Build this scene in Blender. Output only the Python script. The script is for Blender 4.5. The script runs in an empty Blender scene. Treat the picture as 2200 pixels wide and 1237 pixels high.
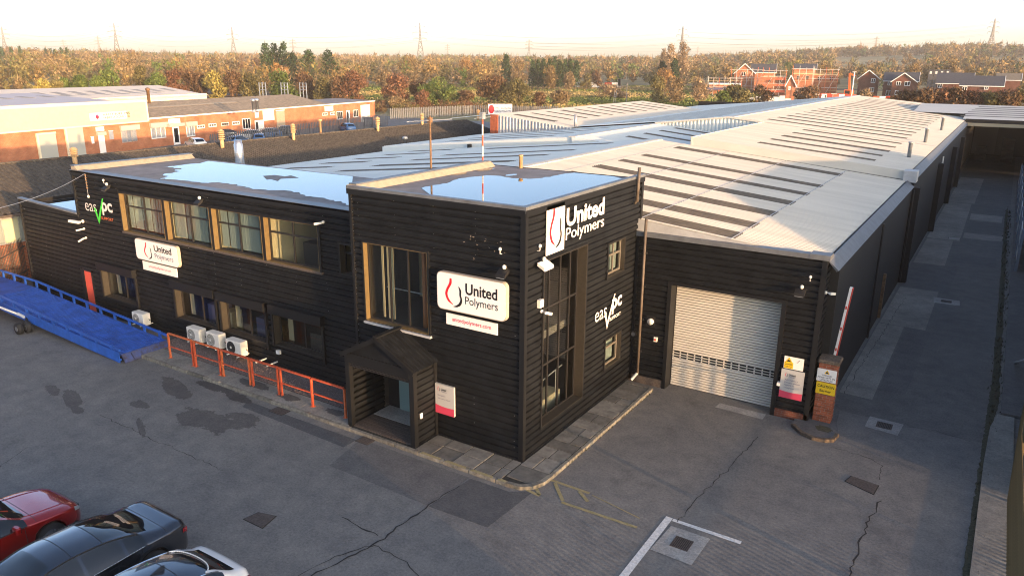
import bpy, math, random
import numpy as np
from mathutils import Matrix, Vector

sc = bpy.context.scene
COL = sc.collection
R = math.radians

# ------------------------------------------------------------------ camera
CAM = np.array([0.0, 0.0, 11.0]); FPX = 1630.46
YAW, PITCH, ROLL = 0.570412, 0.286758, 0.0076995
_f = np.array([-math.sin(YAW)*math.cos(PITCH), math.cos(YAW)*math.cos(PITCH), -math.sin(PITCH)])
_r = np.array([math.cos(YAW), math.sin(YAW), 0.0]); _u = np.cross(_r, _f)
_c, _s = math.cos(ROLL), math.sin(ROLL)
RIGHT, UP, FWD = _c*_r+_s*_u, -_s*_r+_c*_u, _f
cam_d = bpy.data.cameras.new('camera'); cam = bpy.data.objects.new('camera', cam_d); COL.objects.link(cam)
cam_d.sensor_width = 36.0; cam_d.lens = 36.0*FPX/2200.0; cam_d.clip_start = 0.1; cam_d.clip_end = 9000.0
cam.matrix_world = Matrix(((RIGHT[0], UP[0], -FWD[0], CAM[0]), (RIGHT[1], UP[1], -FWD[1], CAM[1]),
                           (RIGHT[2], UP[2], -FWD[2], CAM[2]), (0, 0, 0, 1)))
sc.camera = cam

# ------------------------------------------------------------------ sky, sun, exposure
SUN_AZ, SUN_EL = R(-17.0), R(4.5)          # towards the sun, measured from +X
w = bpy.data.worlds.new('World'); sc.world = w; w.use_nodes = True
nt = w.node_tree; bg = nt.nodes['Background']
sky = nt.nodes.new('ShaderNodeTexSky'); sky.sky_type = 'NISHITA'; sky.sun_disc = False
sky.sun_elevation = SUN_EL; sky.sun_rotation = R(90)-SUN_AZ
sky.air_density = 0.43; sky.dust_density = 2.0; sky.ozone_density = 0.75; sky.altitude = 60
nt.links.new(sky.outputs[0], bg.inputs[0]); bg.inputs[1].default_value = 0.15
sl = bpy.data.lights.new('sun', 'SUN'); sl.energy = 2.5; sl.angle = R(0.55); sl.color = (1.0, 0.60, 0.30)
so = bpy.data.objects.new('sun', sl); COL.objects.link(so)
sd = Vector((math.cos(SUN_EL)*math.cos(SUN_AZ), math.cos(SUN_EL)*math.sin(SUN_AZ), math.sin(SUN_EL)))
so.rotation_euler = sd.to_track_quat('Z', 'Y').to_euler(); so.location = (60, -20, 30)
vs = sc.view_settings; vs.view_transform = 'Standard'; vs.look = 'None'; vs.gamma = 1.0
vs.exposure = 2.28; vs.use_curve_mapping = False
sc.render.film_transparent = False
cy = sc.cycles; cy.use_denoising = True; cy.filter_width = 1.05; cy.max_bounces = 6; cy.diffuse_bounces = 3; cy.glossy_bounces = 3
cy.transmission_bounces = 4; cy.transparent_max_bounces = 8; cy.caustics_reflective = False; cy.caustics_refractive = False

# ------------------------------------------------------------------ where a line of sight meets a plane of the place
def ray(px, py): return RIGHT*((px-1100)/FPX) - UP*((py-618.5)/FPX) + FWD
def gz(px, py, z=0.0): d = ray(px, py); return CAM + d*((z-CAM[2])/d[2])
def gx(px, py, X): d = ray(px, py); return CAM + d*((X-CAM[0])/d[0])
def gy(px, py, Y): d = ray(px, py); return CAM + d*((Y-CAM[1])/d[1])
def gd(px, dist):                      # ground point on the bearing of a column, at a distance
    d = ray(px, 140); h = math.hypot(d[0], d[1]); return np.array([d[0]/h*dist, d[1]/h*dist, 0.0])

# ------------------------------------------------------------------ mesh helpers
class MB:
    def __init__(s): s.v = []; s.f = []
    def add(s, pts, faces):
        n = len(s.v); s.v.extend([tuple(map(float, p)) for p in pts]); s.f.extend([tuple(i+n for i in f) for f in faces]); return s
    def quad(s, a, b, c, d): return s.add([a, b, c, d], [(0, 1, 2, 3)])
    def poly(s, pts): return s.add(pts, [tuple(range(len(pts)))])
    def box(s, x0, x1, y0, y1, z0, z1):
        p = [(x0,y0,z0),(x1,y0,z0),(x1,y1,z0),(x0,y1,z0),(x0,y0,z1),(x1,y0,z1),(x1,y1,z1),(x0,y1,z1)]
        return s.add(p, [(0,3,2,1),(4,5,6,7),(0,1,5,4),(1,2,6,5),(2,3,7,6),(3,0,4,7)])
    def cbox(s, x0, x1, y0, y1, z0, z1, b=0.02):       # box with chamfered vertical and top edges
        lo = [(x0+b,y0),(x1-b,y0),(x1,y0+b),(x1,y1-b),(x1-b,y1),(x0+b,y1),(x0,y1-b),(x0,y0+b)]
        cx, cyy = (x0+x1)/2, (y0+y1)/2
        hi = [(px+(b if px < cx else -b)*.7, py+(b if py < cyy else -b)*.7) for px, py in lo]
        p = [(a,c,z0) for a,c in lo]+[(a,c,z1-b) for a,c in lo]+[(a,c,z1) for a,c in hi]
        f = [tuple(range(7,-1,-1)), tuple(range(16,24))]
        for k in range(2):
            for i in range(8): j = (i+1) % 8; f.append((k*8+i, k*8+j, k*8+8+j, k*8+8+i))
        return s.add(p, f)
    def bar(s, p, q, w, h=None, up=(0,0,1)):
        h = h or w; p = Vector(p); q = Vector(q); d = (q-p).normalized(); u = Vector(up)
        if abs(d.dot(u)) > 0.98: u = Vector((1,0,0))
        a = d.cross(u).normalized()*(w/2); b = a.cross(d).normalized()*(h/2)
        pts = [p-a-b,p+a-b,p+a+b,p-a+b,q-a-b,q+a-b,q+a+b,q-a+b]
        return s.add(pts, [(0,3,2,1),(4,5,6,7),(0,1,5,4),(1,2,6,5),(2,3,7,6),(3,0,4,7)])
    def tube(s, p, q, r, n=8, r2=None, caps=True):
        r2 = r if r2 is None else r2; p = Vector(p); q = Vector(q); d = (q-p).normalized(); u = Vector((0,0,1))
        if abs(d.z) > 0.98: u = Vector((1,0,0))
        a = d.cross(u).normalized(); b = a.cross(d)
        pts = [p+(a*math.cos(t)+b*math.sin(t))*r for t in [2*math.pi*i/n for i in range(n)]]
        pts += [q+(a*math.cos(t)+b*math.sin(t))*r2 for t in [2*math.pi*i/n for i in range(n)]]
        f = [(i,(i+1)%n,n+(i+1)%n,n+i) for i in range(n)]
        if caps: f += [tuple(range(n-1,-1,-1)), tuple(range(n,2*n))]
        return s.add(pts, f)
    def path(s, pts, r, n=6):
        for a, b in zip(pts[:-1], pts[1:]): s.tube(a, b, r, n)
        return s
    def lathe(s, cx, cyy, prof, n=16):                  # (radius, z) profile about a vertical axis
        pts = [(cx+r*math.cos(2*math.pi*i/n), cyy+r*math.sin(2*math.pi*i/n), z) for r, z in prof for i in range(n)]
        f = [(k*n+i, k*n+(i+1)%n, (k+1)*n+(i+1)%n, (k+1)*n+i) for k in range(len(prof)-1) for i in range(n)]
        f += [tuple(range(n-1,-1,-1)), tuple(range((len(prof)-1)*n, len(prof)*n))]
        return s.add(pts, f)
    def prism(s, poly, z0, z1):
        n = len(poly); pts = [(a,b,z0) for a,b in poly]+[(a,b,z1) for a,b in poly]
        return s.add(pts, [tuple(range(n-1,-1,-1)), tuple(range(n,2*n))]+[(i,(i+1)%n,n+(i+1)%n,n+i) for i in range(n)])
    def ext(s, pts, off):                               # any planar polygon given thickness by an offset
        n = len(pts); o = np.array(off, float); P = [np.array(p, float) for p in pts]
        return s.add(P+[p+o for p in P], [tuple(range(n)), tuple(range(2*n-1,n-1,-1))]+[(i,n+i,n+(i+1)%n,(i+1)%n) for i in range(n)])
    def build(s, name, mat, parent=None, smooth=False, local=False):
        me = bpy.data.meshes.new(name); me.from_pydata(s.v, [], s.f); me.validate(); me.update()
        return link(name, me, mat, parent, smooth, local)

def link(name, me, mat, parent=None, smooth=False, local=False):
    if isinstance(mat, str): mat = M[mat]
    me.materials.clear(); me.materials.append(mat)
    if smooth: me.polygons.foreach_set('use_smooth', [True]*len(me.polygons))
    o = bpy.data.objects.new(name, me); COL.objects.link(o)
    if parent is not None: put(o, parent, local)
    return o
def put(o, parent, local=False):
    o.parent = parent
    if not local and parent.type == 'EMPTY': o.matrix_parent_inverse = Matrix.Translation(-parent.location)
    return o
def tag(o, label=None, cat=None, group=None, kind=None):
    for k, v in (('label', label), ('category', cat), ('group', group), ('kind', kind)):
        if v: o[k] = v
    return o
def thing(name, label, cat, loc=(0,0,0), group=None, rotz=0.0):
    o = bpy.data.objects.new(name, None); COL.objects.link(o); o.location = loc; o.rotation_euler = (0,0,rotz)
    o.empty_display_size = 0.3
    return tag(o, label, cat, group)
def struct(o): o['kind'] = 'structure'; return o
def stuff(o): o['kind'] = 'stuff'; return o
def copy_tree(o, parent=None):
    c = o.copy(); COL.objects.link(c); c.parent = parent
    for ch in list(o.children): copy_tree(ch, c)
    return c

# ------------------------------------------------------------------ materials
M = {}
def srgb(r, g, b): return tuple(((v/255)/12.92 if v/255 <= .04045 else ((v/255+.055)/1.055)**2.4) for v in (r,g,b))
def pbr(name, col, rough=.6, metal=0.0, var=0.0, scale=3.0, bump=0.0, bscale=60.0, spec=.5, coat=0.0, var2=None,
        stretch=(1,1,1), attr=None, orand=0.0, detail=5.0):
    m = bpy.data.materials.new(name); m.use_nodes = True; n = m.node_tree; L = n.links; b = n.nodes['Principled BSDF']
    b.inputs['Roughness'].default_value = rough; b.inputs['Metallic'].default_value = metal
    b.inputs['Specular IOR Level'].default_value = spec; b.inputs['Coat Weight'].default_value = coat
    b.inputs['Base Color'].default_value = (*col, 1)
    tc = n.nodes.new('ShaderNodeTexCoord'); mp = n.nodes.new('ShaderNodeMapping'); mp.inputs['Scale'].default_value = stretch
    L.new(tc.outputs['Object'], mp.inputs[0]); out = None
    if attr:
        a = n.nodes.new('ShaderNodeAttribute'); a.attribute_name = attr; out = a.outputs['Color']
    if var > 0:
        t = n.nodes.new('ShaderNodeTexNoise'); t.inputs['Scale'].default_value = scale; t.inputs['Detail'].default_value = detail
        t.inputs['Roughness'].default_value = .62; L.new(mp.outputs[0], t.inputs[0])
        cr = n.nodes.new('ShaderNodeValToRGB'); cr.color_ramp.elements[0].position = .3; cr.color_ramp.elements[1].position = .7
        lo = [c*(1-var) for c in col]; hi = [min(1, c*(1+var)) for c in col] if var2 is None else list(var2)
        cr.color_ramp.elements[0].color = (*lo, 1); cr.color_ramp.elements[1].color = (*hi, 1)
        L.new(t.outputs[0], cr.inputs[0]); out = cr.outputs[0]
    if orand > 0:
        oi = n.nodes.new('ShaderNodeObjectInfo'); hs = n.nodes.new('ShaderNodeHueSaturation')
        mr = n.nodes.new('ShaderNodeMapRange'); mr.inputs[3].default_value = 1-orand; mr.inputs[4].default_value = 1+orand
        L.new(oi.outputs['Random'], mr.inputs[0]); L.new(mr.outputs[0], hs.inputs['Value'])
        if out is None: hs.inputs['Color'].default_value = (*col, 1)
        else: L.new(out, hs.inputs['Color'])
        out = hs.outputs[0]
    if out is not None: L.new(out, b.inputs['Base Color'])
    if bump > 0:
        t = n.nodes.new('ShaderNodeTexNoise'); t.inputs['Scale'].default_value = bscale; t.inputs['Detail'].default_value = 4
        L.new(mp.outputs[0], t.inputs[0]); bp = n.nodes.new('ShaderNodeBump'); bp.inputs['Strength'].default_value = bump
        bp.inputs['Distance'].default_value = .02; L.new(t.outputs[0], bp.inputs['Height']); L.new(bp.outputs[0], b.inputs['Normal'])
    M[name] = m; return m
def asphalt(name, c0, c1, stain=.55):
    m = bpy.data.materials.new(name); m.use_nodes = True; n = m.node_tree; L = n.links; b = n.nodes['Principled BSDF']
    b.inputs['Roughness'].default_value = .82; b.inputs['Specular IOR Level'].default_value = .35
    tc = n.nodes.new('ShaderNodeTexCoord'); o = tc.outputs['Object']
    def noise(s, d, r=.6):
        t = n.nodes.new('ShaderNodeTexNoise'); t.inputs['Scale'].default_value = s; t.inputs['Detail'].default_value = d
        t.inputs['Roughness'].default_value = r; L.new(o, t.inputs[0]); return t.outputs[0]
    def ramp(src, p0, a, p1, c):
        r = n.nodes.new('ShaderNodeValToRGB'); e = r.color_ramp.elements; e[0].position = p0; e[1].position = p1
        e[0].color = (*a, 1); e[1].color = (*c, 1); L.new(src, r.inputs[0]); return r.outputs[0]
    def mul(a, c, f=1.0):
        x = n.nodes.new('ShaderNodeMix'); x.data_type = 'RGBA'; x.blend_type = 'MULTIPLY'; x.inputs[0].default_value = f
        L.new(a, x.inputs[6]); L.new(c, x.inputs[7]); return x.outputs[2]
    base = ramp(noise(.23, 6, .6), .36, c0, .64, c1)
    spk = ramp(noise(15, 6, .85), .34, (.66,.66,.67), .68, (1.36,1.35,1.32))
    mid = ramp(noise(1.7, 5, .7), .28, (.74,.74,.76), .66, (1.14,1.12,1.08))
    st = ramp(noise(.62, 7, .72), .30, (stain,stain,stain), .44, (1,1,1))
    L.new(mul(mul(mul(base, mid), spk), st), b.inputs['Base Color'])
    bp = n.nodes.new('ShaderNodeBump'); bp.inputs['Strength'].default_value = .5; bp.inputs['Distance'].default_value = .01
    L.new(noise(70, 3, .7), bp.inputs['Height']); L.new(bp.outputs[0], b.inputs['Normal']); M[name] = m; return m
def glassmat(name, tint, refl_min=.04):
    m = bpy.data.materials.new(name); m.use_nodes = True; n = m.node_tree; L = n.links
    n.nodes.remove(n.nodes['Principled BSDF']); out = n.nodes['Material Output']
    t = n.nodes.new('ShaderNodeBsdfTransparent'); t.inputs[0].default_value = (*tint, 1)
    g = n.nodes.new('ShaderNodeBsdfGlossy'); g.inputs['Roughness'].default_value = .01; g.inputs[0].default_value = (.95,.97,1,1)
    fr = n.nodes.new('ShaderNodeLayerWeight'); fr.inputs[0].default_value = .5
    pw = n.nodes.new('ShaderNodeMath'); pw.operation = 'POWER'; pw.inputs[1].default_value = 5.0; L.new(fr.outputs['Facing'], pw.inputs[0])
    ad = n.nodes.new('ShaderNodeMath'); ad.operation = 'MULTIPLY_ADD'; ad.inputs[1].default_value = .93; ad.inputs[2].default_value = refl_min
    L.new(pw.outputs[0], ad.inputs[0]); ad.use_clamp = True
    x = n.nodes.new('ShaderNodeMixShader'); L.new(ad.outputs[0], x.inputs[0]); L.new(t.outputs[0], x.inputs[1]); L.new(g.outputs[0], x.inputs[2])
    L.new(x.outputs[0], out.inputs[0]); M[name] = m; return m

asphalt('asphalt', (.152,.151,.150), (.190,.186,.178), .78)
asphalt('asphalt_lane', (.122,.122,.122), (.150,.148,.145), .85)
asphalt('asphalt_patch', (.112,.112,.115), (.130,.130,.132), .9)
asphalt('asphalt_new', (.082,.085,.091), (.096,.099,.104), .95)
asphalt('asphalt_damp', (.092,.088,.087), (.112,.107,.105), .85)
asphalt('asphalt_wet', (.064,.062,.062), (.078,.075,.075), .85)
asphalt('concrete_worn', (.20,.195,.182), (.29,.28,.255), .75)
asphalt('concrete_grey', (.29,.29,.28), (.36,.355,.34), .88)
pbr('flagstone', (.165,.155,.135), .85, var=.3, scale=4, bump=.4, bscale=40, orand=.32)
pbr('kerbstone', (.185,.172,.140), .9, var=.45, scale=7, bump=.4, bscale=50, orand=.3)
pbr('gravel', (.16,.125,.115), .9, var=.75, scale=34, bump=1.0, bscale=38)
pbr('cladding', (.0080,.0092,.0112), .55, var=.5, scale=2.5, spec=.2, bump=.06, bscale=4)
pbr('black_trim', (.0080,.0086,.0100), .5, spec=.3)
pbr('reveal_gold', (.135,.092,.036), .55, var=.2, scale=6)
pbr('black_render', (.0075,.0075,.008), .85, var=.3, scale=2)
pbr('wet', (.052,.050,.050), .62, spec=.4)
pbr('roof_sheet_sun_tint', (.575,.55,.485), .55, var=.10, scale=.8, bump=.05, bscale=8, stretch=(.25,2.2,1))  # sheeting of the sunny slopes, low sun's yellow put into its colour
pbr('roof_sheet_shade_tint', (.62,.66,.645), .55, var=.08, scale=.8, stretch=(.25,2.2,1))  # same sheeting again, with the cool tone of shaded slopes in its colour
pbr('rooflight', (.115,.098,.075), .6, var=.4, scale=5, stretch=(.4,3,1))
pbr('flashing', (.40,.41,.42), .5, var=.15, scale=3)
pbr('coping', (.115,.125,.14), .45, metal=.0, var=.25, scale=3)
pbr('wall_flashing', (.085,.095,.115), .5, var=.25, scale=3)
pbr('frame_taupe', (.13,.115,.095), .5)
pbr('soil', (.035,.032,.026), .95, var=.3, scale=8)
pbr('upstand_felt', (.33,.28,.21), .8, var=.15, scale=5)
pbr('roof_felt', (.215,.195,.188), .85, var=.3, scale=1.2, bump=.3)
pbr('water', (.02,.03,.035), .015, spec=1.0)
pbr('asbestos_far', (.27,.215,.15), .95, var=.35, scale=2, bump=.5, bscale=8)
pbr('asbestos', (.074,.063,.051), .95, var=.55, scale=5, bump=.6, bscale=22, detail=8)
pbr('cowl_clay', (.50,.33,.17), .85, var=.25, scale=9)
pbr('steel_flue', (.55,.57,.60), .32, metal=.85, var=.2, scale=4)
pbr('galv', (.36,.38,.40), .45, metal=.5, var=.2, scale=6)
pbr('rust_brown', (.16,.09,.045), .7, var=.5, scale=9)
def brickmat(name, c1, c2, mortar):
    m = bpy.data.materials.new(name); m.use_nodes = True; n = m.node_tree; L = n.links; b = n.nodes['Principled BSDF']; b.inputs['Roughness'].default_value = .9; b.inputs['Specular IOR Level'].default_value = .25
    tc = n.nodes.new('ShaderNodeTexCoord'); sp = n.nodes.new('ShaderNodeSeparateXYZ'); ad = n.nodes.new('ShaderNodeMath'); cb = n.nodes.new('ShaderNodeCombineXYZ'); bt = n.nodes.new('ShaderNodeTexBrick')
    L.new(tc.outputs['Object'], sp.inputs[0]); L.new(sp.outputs[0], ad.inputs[0]); L.new(sp.outputs[1], ad.inputs[1]); L.new(ad.outputs[0], cb.inputs[0]); L.new(sp.outputs[2], cb.inputs[1]); L.new(cb.outputs[0], bt.inputs['Vector'])
    bt.inputs['Scale'].default_value = 1.0; bt.inputs['Brick Width'].default_value = .225; bt.inputs['Row Height'].default_value = .075; bt.inputs['Mortar Size'].default_value = .006; bt.inputs['Bias'].default_value = -.1
    bt.inputs['Color1'].default_value = (*c1, 1); bt.inputs['Color2'].default_value = (*c2, 1); bt.inputs['Mortar'].default_value = (*mortar, 1)
    t = n.nodes.new('ShaderNodeTexNoise'); t.inputs['Scale'].default_value = .9; t.inputs['Detail'].default_value = 6; L.new(tc.outputs['Object'], t.inputs[0]); r = n.nodes.new('ShaderNodeValToRGB'); r.color_ramp.elements[0].position = .3; r.color_ramp.elements[0].color = (.72,.70,.68,1); r.color_ramp.elements[1].position = .65; r.color_ramp.elements[1].color = (1.1,1.1,1.1,1); L.new(t.outputs[0], r.inputs[0])
    x = n.nodes.new('ShaderNodeMix'); x.data_type = 'RGBA'; x.blend_type = 'MULTIPLY'; x.inputs[0].default_value = 1; L.new(bt.outputs[0], x.inputs[6]); L.new(r.outputs[0], x.inputs[7]); L.new(x.outputs[2], b.inputs['Base Color']); M[name] = m
pbr('brick', (.30,.082,.036), .85, var=.35, scale=5, orand=.28)
brickmat('brick_wall', (.33,.10,.045), (.24,.07,.038), (.30,.25,.20))
brickmat('brick_far', (.42,.150,.068), (.34,.115,.055), (.36,.27,.20))
brickmat('brick_dark', (.17,.055,.036), (.12,.042,.030), (.16,.12,.10))
brickmat('brick_buff', (.42,.33,.25), (.34,.265,.20), (.40,.36,.31))
pbr('mortar', (.30,.26,.22), .95, var=.2, scale=20)
pbr('frame_black', (.018,.017,.017), .4)
pbr('reveal', (.032,.027,.020), .55, var=.2, scale=6)
pbr('cream_plaster', (.40,.34,.23), .8)
pbr('blind', (.20,.23,.215), .7)
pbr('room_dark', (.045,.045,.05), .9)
pbr('room_floor', (.10,.09,.08), .9)
pbr('wood_door', (.36,.14,.06), .6)
pbr('pvc', (.80,.80,.78), .35, var=.06, scale=6)
pbr('grey_white', (.62,.62,.60), .5, var=.12, scale=8)
pbr('ac_white', (.72,.70,.64), .5, var=.10, scale=5)
pbr('fan_dark', (.03,.03,.033), .5)
pbr('sign_white', (.82,.80,.77), .35)
pbr('sign_side', (.42,.37,.31), .5)
pbr('sign_red', (.62,.008,.022), .4)
pbr('sign_black', (.012,.010,.011), .4)
pbr('sign_pink', (.55,.055,.11), .4)
pbr('sign_silver', (.42,.43,.43), .4)
pbr('sign_yellow', (.78,.52,.015), .45)
pbr('logo_green', (.05,.55,.05), .45)
pbr('logo_blue', (.08,.08,.16), .45)
pbr('logo_purple', (.20,.04,.22), .45)
pbr('letter_pale', (.70,.66,.62), .4)
pbr('red_door', (.55,.085,.055), .45, var=.1, scale=4)
pbr('glass_door', (.20,.30,.29), .15, spec=.6)
pbr('shutter', (.62,.595,.53), .42, var=.08, scale=1.5, stretch=(1,1,6))
pbr('shutter_grey', (.36,.37,.34), .5)
pbr('rail_red', (.56,.070,.028), .5, var=.28, scale=7, var2=(.66,.13,.05))
pbr('rail_rust', (.56,.13,.04), .6, var=.3, scale=9)
pbr('blue_steel', (.020,.105,.46), .42, var=.25, scale=3, bump=.25, bscale=60)
pbr('blue_deck', (.018,.088,.42), .55, var=.35, scale=2.2, bump=.9, bscale=34)
pbr('blue_worn', (.13,.10,.12), .6, var=.6, scale=6, var2=(.05,.09,.28))
pbr('tyre', (.018,.018,.019), .8)
pbr('rim', (.30,.31,.33), .35, metal=.8)
pbr('rim_dark', (.05,.05,.055), .35, metal=.6)
pbr('rust_iron', (.075,.060,.052), .75, var=.4, scale=18)
pbr('line_white', (.62,.62,.60), .7, var=.25, scale=14)
pbr('line_yellow', (.46,.37,.14), .8, var=.45, scale=16, var2=(.34,.29,.17))
pbr('crack', (.028,.027,.027), .95)
pbr('damp', (.070,.066,.065), .7, var=.15, scale=9, bump=.3)
pbr('moss', (.055,.054,.032), .95, var=.5, scale=12, bump=.8, bscale=30)
pbr('fence_paint', (.15,.105,.045), .6, var=.3, scale=6)
pbr('fence_grey', (.115,.12,.13), .55, metal=.3, var=.15, scale=5)
pbr('fence_blue', (.21,.25,.31), .5, var=.15, scale=3)
pbr('barrier_red', (.55,.045,.02), .45)
pbr('cap_stone', (.12,.09,.065), .95, var=.5, scale=14, bump=.6)
pbr('clad_green', (.45,.46,.31), .55, var=.05, scale=2)
pbr('clad_cream', (.72,.64,.46), .55, var=.05, scale=1.5)
pbr('roof_cream', (.64,.57,.47), .6, var=.06, scale=.7)
pbr('roof_pinkish', (.50,.45,.44), .6, var=.05, scale=.7)
pbr('tile_dark', (.055,.058,.070), .6, var=.2, scale=2)
pbr('tile_brown', (.17,.145,.11), .8, var=.2, scale=2)
pbr('trunk', (.13,.095,.065), .95, var=.3, scale=8)
pbr('leaf', (.2,.1,.03), .8, attr='Col', orand=.22, spec=.15)
pbr('leaf_mass', (.2,.1,.03), .85, attr='Col', spec=.1)
pbr('grass', (.15,.155,.05), .95, var=.45, scale=.05, var2=(.36,.29,.13), bump=.4, bscale=3, detail=9)
pbr('earth', (.10,.078,.050), .95, var=.4, scale=.08)
pbr('hedge_floor', (.055,.040,.022), .95, var=.4, scale=.2)
pbr('ballast', (.13,.10,.08), .95, var=.3, scale=2)
pbr('pylon_steel', (.13,.125,.12), .7)
pbr('pipe_tan', (.095,.075,.058), .6, var=.3, scale=5)
pbr('field_grass', (.2,.2,.06), .9, attr='Col', spec=.1)
pbr('wire', (.17,.16,.15), .6)
pbr('scaffold_tube', (.55,.50,.46), .5)
pbr('scaffold_board', (.55,.40,.22), .8, var=.2, scale=3)
pbr('scaffold_net', (.60,.13,.06), .8)
pbr('machine_orange', (.75,.14,.02), .5)
pbr('car_black', (.045,.055,.072), .22, coat=1.0, spec=.6, metal=.7)
pbr('car_red', (.36,.012,.012), .22, coat=1.0, metal=.45)
pbr('car_white', (.78,.78,.77), .25, coat=1.0)
pbr('car_blue', (.06,.14,.30), .25, coat=1.0)
pbr('car_silver', (.45,.47,.50), .3, coat=.8, metal=.5)
pbr('car_glass', (.006,.009,.012), .03, spec=.9)
pbr('plastic_black', (.012,.012,.013), .5)
pbr('lamp_red', (.22,.006,.010), .12, coat=1.0)
pbr('lamp_clear', (.30,.32,.34), .08, coat=1.0)
pbr('chrome', (.7,.7,.7), .1, metal=1.0)
glassmat('glass', (.78,.84,.82), .05)
# ================================================================== the setting: ground, yard, lane, pavement
def smooth(a, b, x): t = max(0.0, min(1.0, (x-a)/(b-a))); return t*t*(3-2*t)
def height(x, y):
    d = math.hypot(x, y); a = math.degrees(math.atan2(x*RIGHT[0]+y*RIGHT[1], x*FWD[0]+y*FWD[1]))
    A = 9 + 17*smooth(8, 30, a)
    return A*smooth(430, 1150, d) + 10*smooth(1200, 2600, d)
def make_ground():
    ds = [0, 60, 130, 200, 270, 340, 420, 500, 600, 700, 820, 950, 1100, 1300, 1600, 2200, 3200, 5000, 7500]; n = 120
    v = []; f = []
    for d in ds:
        for k in range(n):
            a = 2*math.pi*k/n; x, y = d*math.cos(a), d*math.sin(a); v.append((x, y, height(x, y)-.08))
    for i in range(len(ds)-1):
        for k in range(n): f.append((i*n+k, i*n+(k+1) % n, (i+1)*n+(k+1) % n, (i+1)*n+k))
    return MB().add(v, f).build('ground', 'grass', smooth=True)
struct(make_ground())
struct(MB().quad((-135,-60,0), (90,-60,0), (90,126,0), (-135,126,0)).build('yard', 'asphalt'))
def sheet(name, pts, z, mat, parent=None):
    return MB().poly([(p[0], p[1], z) for p in pts]).build(name, mat, parent)
lane = struct(sheet('lane', [(-3.6,25.4),(0.95,25.4),(1.2,122),(-3.7,122)], .004, 'asphalt_lane'))
random.seed(4)
for (x0,x1,y0,y1,m) in ((-3.55,-2.5,27,36,'concrete_worn'),(-3.5,-1.7,36.1,43,'concrete_worn'),(-3.55,-1.3,43.2,49,'asphalt_patch'),
        (-3.5,-1.9,49.2,57,'concrete_worn'),(-3.5,-1.6,57.2,74,'concrete_worn'),(-3.5,-1.5,74.2,92,'concrete_worn'),(-1.75,.6,50.5,53,'asphalt_patch'),
        (-1.5,.7,58.5,60.5,'concrete_worn'),(-1.5,.6,66,69,'concrete_worn'),(-1.5,.5,61.2,65.5,'asphalt_patch'),(-2.45,-1.6,28,35.9,'asphalt_patch')):
    sheet('concrete_slab' if m == 'concrete_worn' else 'tarmac_patch', [(x0+random.uniform(-.05,.05),y0),(x1,y0+random.uniform(-.1,.1)),(x1+random.uniform(-.15,.15),y1),(x0,y1)], .008, m, lane)
yard_o = bpy.data.objects['yard']
sheet('tarmac_patch', [(-14.75,13.45),(-15.15,15.12),(-11.05,15.12),(-11.18,13.4)], .005, 'asphalt_patch', yard_o)
sheet('tarmac_patch', [(-11.1,13.38),(-11.0,15.1),(-9.75,15.12),(-9.2,15.5),(-9.3,13.45)], .005, 'asphalt_new', yard_o)
sheet('tarmac_patch', [(-6.85,23.35),(-6.8,23.75),(-5.25,23.75),(-5.25,23.3)], .005, 'concrete_grey', yard_o)
sheet('tarmac_patch', [(-20.2,15.0),(-15.2,15.0),(-15.2,14.45),(-20.0,14.6)], .005, 'asphalt_new', yard_o)
def ragged(pts, amp, seed, k=6):
    rnd = random.Random(seed); out = []
    for a, b in zip(pts, pts[1:]+pts[:1]):
        a = np.array(a[:2], float); b = np.array(b[:2], float); L = np.linalg.norm(b-a); q = np.array([-(b-a)[1], (b-a)[0]])/(L+1e-9); n = max(1, min(k, int(L/.12)))
        for i in range(n): out.append(tuple(a+(b-a)*i/n+(q*rnd.gauss(0, amp) if i else 0)))
    return out
def vnoise(x, y, seed):
    xi, yi = np.floor(x).astype(int), np.floor(y).astype(int); fx, fy = x-xi, y-yi; fx = fx*fx*(3-2*fx); fy = fy*fy*(3-2*fy)
    h = lambda i, j: np.modf(np.abs(np.sin((i*127.1+j*311.7+seed*74.7))*43758.5453))[0]
    return (h(xi,yi)*(1-fx)+h(xi+1,yi)*fx)*(1-fy)+(h(xi,yi+1)*(1-fx)+h(xi+1,yi+1)*fx)*fy
def blot(cx, cyy, rx, ry, seed, z=.007, mat='asphalt_damp', name='damp_stain', rot=0.0, cell=.045):
    nx, ny = int(2.6*rx/cell), int(2.6*ry/cell); I, J = np.meshgrid(np.arange(nx), np.arange(ny)); X = (I-nx/2)*cell; Y = (J-ny/2)*cell
    f = sum(vnoise((X+31*seed)*q, (Y+17*seed)*q, seed+k)*w_ for k, (q, w_) in enumerate(((1.6,.5),(4.1,.28),(10,.16),(21,.10))))
    keep = f+.62*(1-(X/rx)**2-(Y/ry)**2) > .72; mb = MB(); c, s_ = math.cos(rot), math.sin(rot)
    for i, j in zip(*np.nonzero(keep)):
        x0, y0 = X[i,j], Y[i,j]; q = [(x0,y0),(x0+cell,y0),(x0+cell,y0+cell),(x0,y0+cell)]; mb.add([(cx+a*c-b*s_, cyy+a*s_+b*c, z) for a, b in q], [(0,1,2,3)])
    return mb.build(name, mat, yard_o) if mb.f else None
for k, (px, py, rx, ry, s, ro) in enumerate(((455,905,1.7,.62,1,.1),(520,898,.65,.3,2,.2),(375,835,1.2,.28,3,-.25),(300,870,.55,.25,4,0),
        (155,860,1.3,.22,5,-.35),(300,915,.8,.10,6,-.45),(110,838,.6,.18,7,-.3))):
    p = gz(px, py); blot(p[0], p[1], rx*1.15, ry*1.3, s, rot=ro, z=.0062+.0002*k)
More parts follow.
